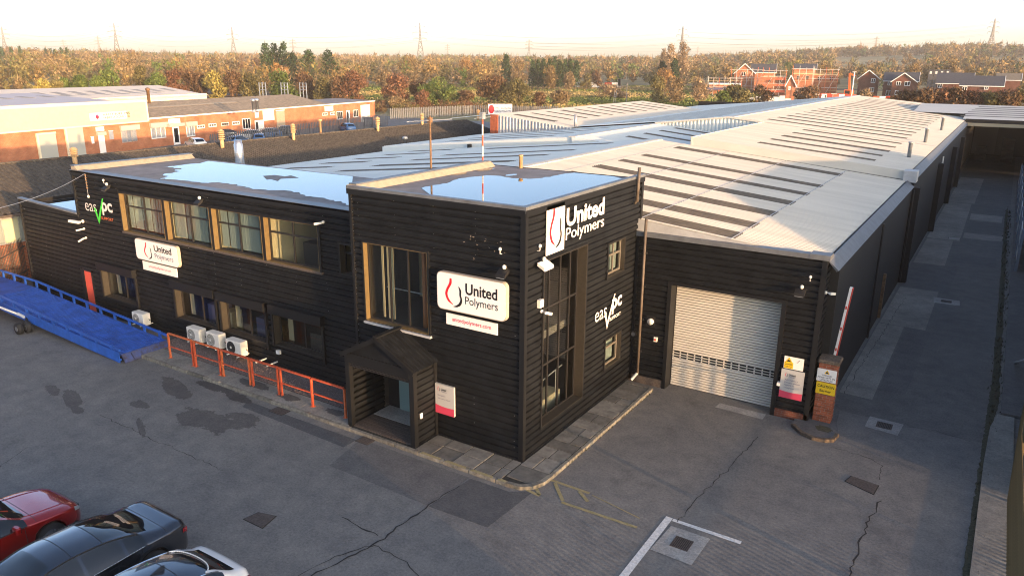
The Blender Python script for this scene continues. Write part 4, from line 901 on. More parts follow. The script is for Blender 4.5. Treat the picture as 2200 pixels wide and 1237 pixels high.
MB().box(-3.72,-3.60,36.6,36.8,.05,2.1).build('pipe_duct', 'rust_brown', Wh)
for px, py, h in ((1953,335,.75),(1988,304,.85),(2023,278,.9),(1773,213,.5)):
    q = gz(px, py, 5.98 if px > 1800 else 6.5); v_ = MB().lathe(q[0], q[1], [(.11,q[2]-.1),(.11,q[2]+h),(.15,q[2]+h),(.15,q[2]+h+.06)], 10).build('roof_vent', 'galv', Wh, True)
MB().lathe(-31.6, 59.2, [(.12,5.6),(.12,6.9)], 10).build('roof_vent', 'galv', Wh, True)
# yard pieces on the loading front
t = thing('vertical_pipe', 'tall rusty vertical pipe standing in the corner between tower and shutter', 'pipe', (-9.84, YG-.12, 0))
MB().tube((-9.84,YG-.12,.42),(-9.84,YG-.12,6.02),.05,10).build('pipe', 'pipe_tan', t, True); MB().tube((-9.84,YG-.12,.42),(-10.0,YG-.25,.16),.05,8).build('foot', 'ac_white', t)
for z in (1.2,2.4,3.6,4.8): MB().box(-9.92,-9.76,YG-.13,YG-.0,z,z+.05).build('clip', 'plastic_black', t)
t = thing('bell_box', 'white round alarm bell left of the roller shutter', 'alarm', (-9.49,YG,2.4)); MB().tube((-9.49,YG,2.4),(-9.49,YG-.09,2.4),.11,16).build('case', 'ac_white', t, True); fobj('back_plate', 'plastic_black', t, fg, -9.66, -9.34, 2.24, 2.58, .0, .012)
t = thing('wall_speaker', 'small round grey speaker low in the corner by the shutter', 'speaker', (-10.1,YG,1.82)); MB().tube((-10.1,YG,1.82),(-10.1,YG-.07,1.82),.10,14).build('case', 'plastic_black', t); MB().tube((-10.1,YG-.07,1.82),(-10.1,YG-.08,1.82),.075,14).build('grille', 'fence_grey', t)
t = thing('push_button', 'small red push button left of the shutter', 'switch', (-9.27,YG,1.78)); fobj('casing', 'ac_white', t, fg, -9.33, -9.21, 1.70, 1.86, 0, .06); MB().tube((-9.27,YG-.06,1.78),(-9.27,YG-.09,1.78),.035,10).build('button', 'barrier_red', t)
floodlight('black floodlight with curved cable above right of the roller shutter', fg, -4.62, 4.42, .3, mat='plastic_black'); sensor('white photocell above floodlight over the roller shutter', fg, -4.40, 4.80)
camera_unit('white camera on the warehouse corner facing the lane', (-3.97,0,0,1,1,0), 23.95, 4.36, (.22,-.06))
S = thing('warning_sign', 'white and yellow caution notice on warehouse corner above delivery notice', 'sign', (-4.6,YG,1.9))
fobj('board', 'sign_white', S, fg, -4.89, -4.29, 1.73, 2.14, .03, .045); fobj('caution_block', 'sign_yellow', S, fg, -4.875, -4.60, 1.74, 1.95, .045, .049)
MB().poly([fp(fg,-4.86,1.94,.050),fp(fg,-4.62,1.94,.050),fp(fg,-4.74,2.12,.050)]).build('triangle', 'sign_yellow', S); MB().poly([fp(fg,-4.80,1.965,.052),fp(fg,-4.68,1.965,.052),fp(fg,-4.70,2.02,.052),fp(fg,-4.77,2.03,.052)]).build('symbol', 'sign_black', S)
text('Caution', 'sign_black', S, fg, -4.86, 1.86, .24, .07, .051, bold=.01); text('Forklift trucks', 'sign_black', S, fg, -4.855, 1.80, .23, .035, .051); text('operating', 'sign_black', S, fg, -4.83, 1.755, .18, .035, .051)
MB().bar(fp(fg,-4.47,2.02,.047),fp(fg,-4.41,2.06,.047),.015).bar(fp(fg,-4.50,1.98,.047),fp(fg,-4.45,2.0,.047),.012).build('mark', 'sign_black', S)
S = thing('delivery_sign', 'silver and pink delivery notice on warehouse corner beside the shutter', 'sign', (-4.57,YG,1.2))
fobj('board', 'sign_silver', S, fg, -4.93, -4.22, .73, 1.70, .03, .07)
MB().ext([fp(fg,a,b,.0705) for a, b in [(-4.93,.73),(-4.22,.73),(-4.22,.97)]+[(-4.22-.71*k/8,.97-.03*math.sin(math.pi*k/8)) for k in range(1,9)]], (0,-.004,0)).build('colour_band', 'sign_pink', S)
u_emblem(S, fg, .075, -4.80, 1.46, .14); text('United', 'sign_black', S, fg, -4.68, 1.50, .20, .07, .075, bold=.02); text('Polymers', 'logo_blue', S, fg, -4.68, 1.44, .2, .05, .075)
for k, s in enumerate(('All Delivery', 'Drivers please', 'report to', 'reception')): text(s, 'logo_blue', S, fg, -4.80, 1.32-.09*k, .034*len(s), .062, .075, bold=.006)
S = thing('white_bracket', 'small white bracket sticking out beside the delivery notice', 'bracket', (-5.0,YG,1.05)); MB().box(-5.02,-4.93,YG-.12,YG-.02,1.10,1.2).build('arm', 'sign_white', S); fobj('plate', 'grey_white', S, fg, -5.03, -4.94, 1.08, 1.22, .005, .02)

# ------------------------------------------------------------------ brick gate pier with individual bricks, its notices and the raised barrier
Pi = thing('brick_pier', 'square red brick gate pier carrying caution notices at the lane corner', 'pier', (-3.6, 24.3, 0))
px0, px1, py0, py1 = -3.87, -3.33, 24.02, 24.56
MB().box(px0+.012,px1-.012,py0+.012,py1-.012,.0,2.08).build('core', 'mortar', Pi); rb = random.Random(2)
bmesh_ = {}
def brick(x0, x1, y0, y1, z):
    MB().box(x0,x1,y0,y1,z,z+.064).build('brick', 'brick', Pi)
for c in range(27):
    z = .006+c*.0765; off = .0 if c % 2 else .1125
    x = px0
    for L in ((.215,.215,.090) if c % 2 else (.1025,.215,.2025)):
        brick(x, x+L, py0+rb.uniform(-.003,.003), py0+.1025, z); x += L+.01
    y = py0+.1125
    for L in ((.215,.2125) if c % 2 else (.1025,.215,.1)):
        if y+L < py1+.01: brick(px1-.1025, px1+rb.uniform(-.002,.004), y, y+L, z); brick(px0-rb.uniform(-.002,.004), px0+.1025, y, y+L, z); y += L+.01
MB().cbox(px0-.06,px1+.06,py0-.06,py1+.06,2.07,2.19,.04).build('capping', 'cap_stone', Pi)
fpi = FY(py0)
S = thing('forklift_sign', 'white forklift warning notice high on the brick pier', 'sign', (-3.6,py0,1.7)); fobj('board', 'sign_white', S, fpi, -3.90, -3.32, 1.46, 1.88, .008, .02)
MB().poly([fp(fpi,-3.69,1.725,.0215),fp(fpi,-3.52,1.725,.0215),fp(fpi,-3.605,1.86,.0215)]).build('triangle', 'sign_yellow', S); MB().poly([fp(fpi,-3.65,1.74,.0235),fp(fpi,-3.56,1.74,.0235),fp(fpi,-3.58,1.79,.0235),fp(fpi,-3.62,1.80,.0235)]).build('symbol', 'sign_black', S)
for k, s in enumerate(('WARNING', 'FORKLIFTS IN', 'OPERATION')): text(s, 'sign_black', S, fpi, -3.61-.021*len(s), 1.645-.08*k, .042*len(s), .055, .0225, bold=.008)
S = thing('barrier_sign', 'yellow caution barrier notice on the brick pier', 'sign', (-3.6,py0,1.2)); fobj('board', 'sign_yellow', S, fpi, -3.88, -3.30, 1.04, 1.43, .008, .02)
text('CAUTION', 'sign_black', S, fpi, -3.84, 1.26, .50, .09, .0225, bold=.02); text('Barrier', 'sign_black', S, fpi, -3.76, 1.11, .34, .085, .0225, bold=.016)
B = thing('barrier_gate', 'raised red and white barrier arm behind the brick pier', 'barrier', (-3.62,24.8,0))
bq = Vector((-3.36,24.85,4.40)); bp_ = Vector((-3.62,24.85,1.55)); MB().bar(bp_, bq, .085, .12, (0,1,0)).build('arm', 'sign_white', B)
sdv = (bq-bp_).normalized(); MB().bar(bp_+Vector((.050,0,-.003)), bq+Vector((.050,0,-.003)), .03, .125, (0,1,0)).build('red_edge', 'barrier_red', B)
for k in (.25,.5,.75): q = bp_.lerp(bq, k); MB().box(q.x-.025,q.x+.02,q.y-.066,q.y-.058,q.z,q.z+.10).build('stripe', 'barrier_red', B)
MB().box(-3.75,-3.48,24.72,25.0,.0,1.15).build('housing', 'plastic_black', B); MB().bar((-3.62,24.85,1.1),bp_,.1,.12,(0,1,0)).build('hinge', 'galv', B)
isl = struct(MB().prism([(-4.35,23.3),(-4.0,22.9),(-3.6,22.72),(-3.25,22.75),(-3.0,22.95),(-2.95,23.4),(-3.15,24.2),(-3.25,25.2),(-4.0,25.2),(-4.35,23.75)], -.03, .09).build('corner_kerb', 'asphalt_patch'))
for a, b, c, d in (((-4.35,23.3),(-4.0,22.9),(-3.93,22.98),(-4.25,23.36)),((-3.99,22.89),(-3.6,22.71),(-3.56,22.82),(-3.93,22.98)),((-3.59,22.71),(-3.25,22.74),(-3.28,22.85),(-3.56,22.82)),((-3.24,22.74),(-2.99,22.94),(-3.07,23.02),(-3.28,22.85)),((-2.99,22.95),(-2.94,23.4),(-3.04,23.4),(-3.07,23.03))): MB().prism([a,b,c,d],-.02,.105).build('kerbstone', 'cap_stone', isl)
blot(-3.5, 23.5, .35, .25, 41, z=.0925, mat='moss', name='moss_patch')

# ================================================================== right edge: verge, path, palisade fence, neighbour
struct(MB().prism([(.92,9),(1.6,9),(1.62,27.8),(1.15,27.8),(.98,26.6),(.90,24),(.84,18)], -.02, .10).build('footpath', 'concrete_worn'))
struct(sheet('verge', ragged([(.74,12),(.90,12),(.86,19),(.93,24),(1.02,26.7),(1.18,29),(1.10,45),(1.0,60),(.9,75),(.75,70),(.85,48),(.92,32),(.82,25),(.70,18)], .014, 8, 60), .012, 'moss'))
struct(MB().prism([(1.25,28),(2.2,28),(2.2,92),(1.45,92)], -.02, .10).build('footpath', 'asphalt_patch'))
mv = stuff(MB().build('weeds', 'moss')); rg = np.random.default_rng(9); mb = MB()
for k in range(900):
    y = rg.uniform(12, 72); x = 1.0+rg.normal(0,.10)+(.1 if 24 < y < 50 else 0); s = rg.uniform(.03,.10); a = rg.uniform(0,6.28)
    mb.add([(x-s*math.cos(a)*.4,y-s*math.sin(a)*.4,.01),(x+s*math.cos(a)*.4,y+s*math.sin(a)*.4,.01),(x+rg.normal(0,.03),y+rg.normal(0,.03),.02+s*1.2)], [(0,1,2)])
for k in range(260):
    y = rg.uniform(17,23.4) ; x = -9.10+rg.normal(0,.02); s = rg.uniform(.02,.07); a = rg.uniform(0,6.28)
    mb.add([(x-s*math.cos(a)*.4,y-s*math.sin(a)*.4,.0),(x+s*math.cos(a)*.4,y+s*math.sin(a)*.4,.0),(x+rg.normal(0,.02),y+rg.normal(0,.02),.01+s)], [(0,1,2)])
bpy.data.objects.remove(mv); mv = stuff(mb.build('weeds', 'moss')); tag(mv, 'straggly weeds growing along the kerbs', 'weeds')
def palisade(name, lab, pts, h, pitch, wpale, mat, grp, lean=0.0, z0=.1):
    t = thing(name, lab, 'fence', (pts[0][0], pts[0][1], 0)); 
    for (a, b) in zip(pts[:-1], pts[1:]):
        a = np.array(a, float); b = np.array(b, float); L = np.linalg.norm(b-a); d = (b-a)/L; q = np.array([-d[1], d[0]]); n = int(L/pitch)
        me = None
        for k in range(n):
            c = a+d*(k+.5)*pitch
            if me is None:
                m = MB(); w_ = wpale/2
                prof = [(-w_,0),(-w_*.45,.014),(0,.005),(w_*.45,.014),(w_,0)]; P = []; 
                for zz_, sc_ in ((0,1),(h-.14,1),(h,.12)):
                    for e, f in prof: P.append((d[0]*e*sc_+q[0]*f, d[1]*e*sc_+q[1]*f, zz_))
                F = [(r*5+i, r*5+i+1, r*5+6+i, r*5+5+i) for r in range(2) for i in range(4)]; o = m.add(P, F).build('pale', mat, t, local=True); me = o.data
            else: o = bpy.data.objects.new('pale', me); COL.objects.link(o); o.parent = t
            o.location = (c[0]-t.location.x, c[1]-t.location.y, z0); 
        for zz_ in (.45, h-.5): MB().bar((*(a-q*.03), z0+zz_), (*(b-q*.03), z0+zz_), .05, .05).build('rail', mat, t)
        m = max(1, int(L/2.75))
        for k in range(m+1): c = a+(b-a)*k/m-q*.08; MB().box(c[0]-.04,c[0]+.04,c[1]-.04,c[1]+.04,0,z0+h-.25).build('post', mat, t)
    return t
palisade('palisade_fence', 'rusty brown palisade fence along the right edge of the yard', [(1.62,9.0),(1.50,21.8),(1.80,27.8)], 2.0, .165, .068, 'fence_paint', None)
G = thing('site_gate', 'pale blue grey steel gate and panels along right side of lane', 'gate', (1.5, 60, 0))
for k in range(9): y = 49.6+k*4.2; MB().box(1.46,1.60,y,y+.12,.0,2.5).build('post', 'fence_blue', G); MB().box(1.50,1.53,y+.14,y+4.05,.35,2.3).build('panel', 'fence_blue' if k % 2 else 'grey_white', G); MB().box(1.47,1.56,y+.14,y+4.05,1.2,1.28).build('rail', 'fence_grey', G)
MB().bar((1.60,33.5,.1),(1.86,28.5,2.0),.08,.06).build('stay', 'grey_white', G)
NB = thing('neighbour_shade_unit', 'buff brick unit with hipped roof across the lane', 'building', (6.2, 34, 0))
MB().box(2.3,10.1,21.9,48.6,0,5.6).build('wall', 'brick_buff', NB)
e = 5.6; MB().add([(2.2,21.7,e),(10.2,21.7,e),(10.2,48.7,e),(2.2,48.7,e),(6.2,27.3,7.25),(6.2,48.7,7.25)], [(0,1,4),(1,2,5,4),(3,0,4,5),(2,3,5)]).build('roof', 'asbestos', NB)
for y in (25,30,35,40): wn_ = MB().box(2.25,2.32,y,y+1.6,1.4,2.6).build('window', 'pvc', NB); MB().box(2.24,2.25,y+.08,y+.76,1.48,2.52).build('pane', 'car_glass', wn_); MB().box(2.24,2.25,y+.84,y+1.52,1.48,2.52).build('pane', 'car_glass', wn_)
for x in (3.4,7.6): wn_ = MB().box(x,x+1.5,21.83,21.92,1.3,2.6).build('window', 'pvc', NB); MB().box(x+.08,x+.7,21.82,21.83,1.38,2.52).build('pane', 'car_glass', wn_); MB().box(x+.8,x+1.42,21.82,21.83,1.38,2.52).build('pane', 'car_glass', wn_)
dn_ = MB().box(5.5,6.7,21.83,21.92,.0,2.15).build('door', 'fence_blue', NB); MB().box(6.5,6.56,21.78,21.83,.95,1.1).build('handle', 'galv', dn_); MB().box(2.1,10.3,21.6,21.75,5.45,5.6).build('gutter', 'plastic_black', NB); MB().box(2.12,2.24,21.7,48.7,5.45,5.6).build('gutter', 'plastic_black', NB)
lane_shade_block = thing('neighbour_shade_unit', 'unseen flat roofed unit added to shade the far lane', 'building', (6, 75, 0)); MB().box(2.6,28,49.4,90,0,5.9).build('wall', 'brick_buff', lane_shade_block); MB().box(2.5,28.2,49.3,90.2,5.9,6.1).build('roof', 'roof_felt', lane_shade_block)  # unseen block added to keep sun off the lane wall and loading shed
car_park_shade_block = thing('neighbour_shade_unit', 'unseen low flat roofed unit added to shade the parked cars', 'building', (16, -7, 0)); MB().box(9,24,-22,2.6,0,4.6).build('wall', 'brick_buff', car_park_shade_block); MB().box(8.8,24.2,-22.2,2.8,4.6,4.9).build('roof', 'roof_felt', car_park_shade_block)  # unseen block added so that the car park lies in shade

# ================================================================== far open canopy closing the lane
Cn = thing('loading_canopy', 'dark open fronted loading shed closing the far end of lane', 'building', (4, 105, 0))
roof_ = MB().add([(-4.2,91.6,5.95),(26,91.6,5.95),(26,105,6.85),(-9.3,105,6.85),(-9.3,96,6.3),(-4.2,96,6.25)], [(0,1,2,3,4,5)]).build('roof', 'roof_sheet_sun_tint', Cn); MB().quad((-9.3,105,6.85),(26,105,6.85),(26,118,6.0),(-9.3,118,6.0)).build('roof', 'roof_sheet_sun_tint', Cn)
for k in range(6): y = 94.0+1.75*k; z = 5.95+.9*(y-91.6)/13.4; MB().quad((-4.6+(.25*k),y,z+.012),(-.3+.5*k if False else 4.0,y,z+.012),(4.0,y+.6,z+.052),(-4.6+.25*k,y+.6,z+.052)).build('rooflight', 'rooflight', roof_)
MB().box(-3.9,26,91.55,91.7,5.62,5.98).build('fascia', 'black_trim', Cn); MB().box(-3.9,26,91.5,91.6,5.28,5.60).build('head_beam', 'cream_plaster', Cn)
MB().box(-4.0,26,117.5,117.8,0,6).build('back_wall', 'black_render', Cn); MB().box(25.8,26,91.6,118,0,6).build('side_wall', 'black_render', Cn); MB().box(-4.1,-3.95,92,118,0,5.8).build('side_wall', 'black_render', Cn); MB().box(-3.8,-1.2,117.3,117.5,.2,4.6).build('door_panel', 'room_dark', Cn)  # inner walls and door coloured near black to stand for deep shade
for k, (x, y, h) in enumerate(((-2.6,112,1.7),(.2,110,2.9),(2.6,108,2.6))):
    t = thing('pallet_stack', ('short stack of pallets left inside the dark loading shed','tall stack of pallets in middle of the dark loading shed','wrapped stack at right inside the dark loading shed')[k], 'pallets', (x,y,0))
    for j in range(int(h/.16)): MB().box(x-.6,x+.6,y-.5,y+.5,j*.16,j*.16+.11).build('pallet', 'rust_iron' if k < 2 else 'room_dark', t)

# ================================================================== asbestos roofed unit on the left
As = thing('corrugated_unit', 'brick unit with mossy brown corrugated roof left of the offices', 'building', (-48.5, 38, 0))
ra = roof(As, -41.9, 3.52, -48.5, 5.24, 6.0, 66.5, per=.30, dep=.055, mat='asbestos', name='roof_slope'); roof(As, -48.5, 5.24, -55.2, 3.4, 6.0, 66.5, per=.5, dep=.05, mat='asbestos')
MB().tube((-48.5,6,5.27),(-48.5,66.5,5.27),.08,8).build('ridge_tile', 'asbestos', ra); MB().box(-41.95,-41.8,6,66,3.38,3.50).build('gutter', 'rust_iron', ra)
MB().box(-54.9,-42.3,6.3,66.2,.0,3.45).build('wall', 'brick_wall', As)
for k in range(4):
    y0 = 9.2+k*2.6; wo = MB().box(-42.3,-42.22,y0,y0+2.4,1.95,3.30).build('window', 'galv', As)
    for j in range(3): MB().box(-42.21,-42.19,y0+.06+j*.78,y0+.78+j*.78,2.02,3.22).build('pane', 'clad_green' if j % 2 else 'blind', wo)
zAs = lambda x: 3.52+(x+41.9)*(5.24-3.52)/(-48.5+41.9)
def cowl(lab, px, py, h=1.15, r=.16):
    s = .2606; d = ray(px, py); tt = (3.52+s*(-41.9)-CAM[2])/(d[2]+s*d[0]); q = CAM+d*tt; q[0] = max(q[0], -48.9); z = zAs(q[0])-.1
    t = thing('roof_cowl', lab, 'roof vent', (q[0],q[1],z), group='clay cowls on corrugated roof')
    MB().lathe(q[0], q[1], [(r*.8,z),(r*.85,z+h*.55)], 10).build('pipe', 'cowl_clay', t, True)
    for k in range(4): zz_ = z+h*.52+k*h*.12; MB().lathe(q[0], q[1], [(r*.9,zz_),(r*1.35,zz_+h*.03),(r*1.35,zz_+h*.07),(r*.9,zz_+h*.10)], 12).build('louvre_ring', 'cowl_clay', t)
    MB().lathe(q[0], q[1], [(r*1.4,z+h),(r*.3,z+h*1.10)], 12).build('cap', 'cowl_clay', t)
cowl('clay roof cowl nearest the office corner, standing in shade', 162, 352, 1.0, .17); cowl('clay roof cowl beside the shiny steel flue', 478, 318, 1.3, .17); cowl('clay roof cowl in middle of the sunlit corrugated roof', 631, 301, 1.25, .16)
cowl('clay roof cowl left of the rusty aerial', 812, 282, 1.25, .16); cowl('clay roof cowl right behind the rusty aerial', 907, 268, 1.1, .16); cowl('furthest clay roof cowl before white roadside board', 1027, 256, 1.0, .15)
t = thing('vent_stack', 'pinkish vent stack pipe on far slope of corrugated roof', 'pipe', (-49.5,46,5)); q = gy(689,285,46.0); MB().lathe(q[0], 46.0, [(.09,4.6),(.09,q[2]+.95),(.16,q[2]+.95),(.16,q[2]+1.1)], 10).build('pipe', 'cowl_clay', t, True); MB().lathe(q[0], 46.0, [(.2,q[2]-.2),(.12,q[2])], 10).build('collar', 'rail_rust', t)
t = thing('steel_flue', 'shiny steel flue standing between office roof and corrugated roof', 'flue', (-36.4,28.05,5)); MB().lathe(-36.4,28.05,[(.25,4.6),(.25,6.55),(.21,6.6),(.21,6.78)],20).build('pipe', 'steel_flue', t, True)
for z in (5.2,6.0): MB().lathe(-36.4,28.05,[(.262,z),(.262,z+.05)],20).build('band', 'galv', t)
t = thing('mushroom_vent', 'small grey mushroom vent low on corrugated roof', 'roof vent', (-43.2,44.5,4)); MB().lathe(-43.4,50.5,[(.06,3.8),(.06,4.75),(.28,4.75),(.2,4.95),(.05,5.0)],12).build('cowl', 'galv', t, True); MB().lathe(-43.4,50.5,[(.14,3.85),(.08,4.1)],12).build('collar', 'galv', t)
palisade('palisade_fence', 'rusty palisade fence behind the blue ramp', [(-39.4,15.6),(-42.5,18.9),(-46,15)], 2.2, .155, .08, 'rust_iron', None, z0=.0)
# ================================================================== brick units across the back yard
_P0 = np.array([-95.0,58.5]); _P1 = np.array([-106.5,114.0]); _L = np.linalg.norm(_P1-_P0); _ud = (_P1-_P0)/_L
fb = (_P0[0], _P0[1], _ud[0], _ud[1], _ud[1], -_ud[0])
def wuz(px, py, n=0.0):
    d = ray(px, py); o = np.array([fb[0]+fb[4]*n, fb[1]+fb[5]*n]); nn = np.array([fb[4], fb[5]])
    t = np.dot(o-CAM[:2], nn)/np.dot(d[:2], nn); q = CAM+d*t; return float(np.dot(q[:2]-_P0, _ud)), float(q[2])
za = lambda x, y: (x/4.4, 80+y/4.4)
zl = lambda x, y: (440+x/4.4, 80+y/4.4)
def wrect(p, q): a = wuz(*p); b = wuz(*q); return min(a[0],b[0]), max(a[0],b[0]), min(a[1],b[1]), max(a[1],b[1])
uE = _L+1.5
Bk = thing('brick_unit', 'long low orange brick unit with white windows and brown corrugated roof', 'building', fp(fb, 25, 0))
fobj('wall', 'brick_far', Bk, fb, .3, uE, .0, 3.66, -.3, 0)
fobj('eave_board', 'pvc', Bk, fb, .3, uE, 3.66, 3.84, -.3, .12)
def slope(parent, name, mat, u0, u1, n0, z0, n1, z1, th=.1): return MB().ext([fp(fb,u0,z0,n0),fp(fb,u1,z0,n0),fp(fb,u1,z1,n1),fp(fb,u0,z1,n1)], (0,0,-th)).build(name, mat, parent)
slope(Bk, 'roof', 'asbestos_far', .3, uE-16, .1, 3.85, -8, 5.4); slope(Bk, 'roof', 'asbestos_far', .3, uE-22, -8, 5.4, -16, 3.8); slope(Bk, 'roof', 'roof_felt', uE-16, uE, .1, 3.84, -9, 4.1); slope(Bk, 'roof_band', 'upstand_felt', .4, 24, -4.6, 4.79, -5.2, 4.91, .02)
fobj('end_wall', 'brick_far', Bk, fb, uE-.25, uE, 0, 3.7, -9, 0)
def far_window(parent, rect, nv=2, name='window', fm_='pvc', glass='car_glass', deep=.05):
    u0, u1, z0, z1 = rect; wo = fobj(name, fm_, parent, fb, u0, u1, z0, z1, -.02, deep); n = nv
    for k in range(n): a = u0+.1+(u1-u0-.1)*k/n; b = u0+(u1-u0-.1)*(k+1)/n+.0; fobj('pane', glass, wo, fb, a, b, z0+.12, z1-.1, deep, deep+.01)
    return wo
for p, q, n in (((1135,875),(1300,985),3),((1420,850),(1570,950),3),((1755,840),(1845,935),3)):
    far_window(Bk, wrect(za(*p), za(*q)), n, glass='galv'); r = wrect(za(p[0]-10,p[1]-36), za(q[0]+10,p[1]-4)); fobj('shutter_box', 'shutter_grey', Bk, fb, r[0], r[1], r[2], r[3], .0, .3)
for p, q in (((1860,835),(1935,860)),((1970,820),(2045,846)),((2090,810),(2160,836))): far_window(Bk, wrect(za(*p), za(*q)), 3, glass='rust_iron')
for p, q in (((155,812),(228,836)),((258,800),(328,826)),((1110,717),(1160,740)),((1185,710),(1230,735))): far_window(Bk, wrect(zl(*p), zl(*q)), 3, glass='rust_iron')
for p, q in (((350,772),(435,865)),((1245,705),(1305,775)),((1400,690),(1450,755))): far_window(Bk, wrect(zl(*p), zl(*q)), 3)
for p, q, m in (((1625,850),(1700,970),'car_glass'),): r = wrect(za(*p), za(*q)); wo = fobj('door', 'pvc', Bk, fb, r[0], r[1], 0, r[3], 0, .06); fobj('pane', m, wo, fb, r[0]+.2, r[1]-.2, .3, r[3]-.2, .06, .07); fobj('canopy', 'shutter_grey', Bk, fb, r[0]-1.2, r[1]+.4, r[3]+.1, r[3]+.5, 0, .8)
for p, q in (((470,790),(560,862)),((1335,695),(1372,790))): r = wrect(zl(*p), zl(*q)); wo = fobj('door', 'pvc', Bk, fb, r[0], r[1], 0, r[3], 0, .06); fobj('pane', 'plastic_black', wo, fb, r[0]+.15, r[0]+.7, .2, r[3]-.2, .06, .07)
for p, q, m in (((545,700),(655,782),'sign_white'),((670,700),(755,790),'upstand_felt'),((1470,650),(1560,760),'grey_white')): r = wrect(zl(*p), zl(*q)); wo = fobj('roller_door', m, Bk, fb, r[0], r[1], r[2] if m == 'sign_white' else 0, r[3], 0, .08); fobj('door_rail', 'pvc', wo, fb, r[0], r[1], r[3], r[3]+.12, 0, .14)
for nm, p, q in (('white name board over the glazed entrance of brick unit',(1585,775),(1700,820)),):
    r = wrect(za(*p), za(*q)); S = thing('unit_sign', nm, 'sign', fp(fb,r[0],r[2])); fobj('board', 'sign_white', S, fb, *r, .06, .12); text('FABRICATIONS', 'logo_blue', S, fb, r[0]+.5, r[2]+.35, (r[1]-r[0])*.7, .25, .13)
r = wrect(zl(1128,660), zl(1210,695)); S = thing('unit_sign', 'blank white board at right end of brick unit', 'sign', fp(fb,r[0],r[2])); fobj('board', 'sign_white', S, fb, *r, .06, .12); fobj('frame_rail', 'pvc', S, fb, r[0]-.06, r[1]+.06, r[3], r[3]+.08, .05, .14)
r = wrect(zl(470,718), zl(508,760)); S = thing('unit_sign', 'small square white notice above brick unit doorway', 'sign', fp(fb,r[0],r[2])); fobj('board', 'sign_white', S, fb, *r, .03, .08); fobj('frame_rail', 'pvc', S, fb, r[0]-.05, r[1]+.05, r[3], r[3]+.06, .03, .1)
for px_, hh in ((655,1.6),(690,1.6)):
    q = gz(440+px_*.1515+0, 233, 4.3) if False else None
Fb = thing('fabrication_unit', 'pale green clad factory with cream trim and big name board at far left', 'building', fp(fb,-14,0))
uL = wuz(-60, 250)[0]; zt = wuz(*za(1380,612))[1]; zb = wuz(*za(1390,790))[1]; zt0 = zt-.15
fobj('wall', 'brick_far', Fb, fb, uL, 1.0, 0, zb, -.4, .05)
fobj('cladding', 'clad_green', Fb, fb, uL, .8, zb, zt, -.4, .30); fobj('parapet_trim', 'clad_cream', Fb, fb, uL, 1.0, zt, zt+.35, -.4, .38); fobj('end_trim', 'clad_cream', Fb, fb, .8, 1.05, zb-.1, zt, -.4, .36); fobj('lower_trim', 'clad_cream', Fb, fb, uL, .8, zb-.12, zb+.05, 0, .36)
for p, q in (((350,925),(552,1120)),((615,855),(812,1100))):
    r = wrect(za(*p), za(*q)); dz_ = fobj('roller_door', 'shutter_grey', Fb, fb, r[0], r[1], 0, min(r[3], zb-.15), 0, .09); fobj('door_trim', 'clad_cream', dz_, fb, r[0]-.25, r[0], 0, min(r[3],zb-.15)+.2, 0, .22); fobj('door_trim', 'clad_cream', dz_, fb, r[0], r[1], min(r[3],zb-.15), min(r[3],zb-.15)+.2, 0, .22)
r = wrect(za(922,930), za(1000,1075)); fobj('door', 'sign_white', Fb, fb, r[0], r[1], 0, r[3], 0, .1); fobj('door_hood', 'shutter_grey', Fb, fb, r[0]-.2, r[1]+.2, r[3], r[3]+.4, 0, .3)
r = wrect(za(820,708), za(1185,795)); r = (r[0], r[1], r[2]+.35, r[3]-.15); S = thing('factory_sign', 'long white fabrication company board on pale green cladding', 'sign', fp(fb,r[0],r[2])); fobj('board', 'sign_white', S, fb, *r, .32, .38)
text('HARRY BURROWS', 'rust_iron', S, fb, r[0]+1.9, r[2]+1.0*(r[3]-r[2])*.55, (r[1]-r[0])*.74, (r[3]-r[2])*.33, .39, bold=.025); text('FABRICATIONS LTD', 'rust_iron', S, fb, r[0]+1.9, r[2]+(r[3]-r[2])*.14, (r[1]-r[0])*.74, (r[3]-r[2])*.33, .39, bold=.025)
cxm, czm, rm_ = r[0]+1.05, (r[2]+r[3])/2, (r[3]-r[2])*.30; MB().poly([fp(fb,cxm+rm_*.8*math.cos(a),czm+rm_*math.sin(a),.388) for a in np.linspace(0,6.2,20)]).build('emblem', 'sign_red', S); MB().poly([fp(fb,cxm+rm_*.8*math.cos(a),czm+rm_*math.sin(a),.391) for a in np.linspace(.6,2.4,8)]+[fp(fb,cxm,czm,.391)]).build('emblem', 'logo_purple', S)
for nm, p, q, m in (('small blank white board over second factory door',(898,855),(980,885),'sign_white'),('grey blue notice beside white factory door',(1022,890),(1072,965),'fence_blue'),('cluster of white notices left of white factory door',(855,945),(888,1005),'sign_white')): r = wrect(za(*p), za(*q)); S = thing('factory_notice', nm, 'sign', fp(fb,r[0],r[2])); fobj('board', m, S, fb, *r, .06, .12); fobj('frame_rail', 'pvc', S, fb, r[0]-.04, r[1]+.04, r[3], r[3]+.05, .05, .13)
slope(Fb, 'roof', 'roof_pinkish', uL, .4, -.3, zt-.1, -20, zt+.75); slope(Fb, 'roof', 'roof_pinkish', uL, .4, -20, zt+.75, -34, zt-.6)
for k in range(13): u = uL+1+k*3.0; z_ = zt-.1+2.0*(10)/19.7; slope(Fb, 'rooflight', 'concrete_grey', u, u+1.1, -12.5, zt-.1+.85*12.2/19.7+.03, -15, zt-.1+.85*14.7/19.7+.03, .02)
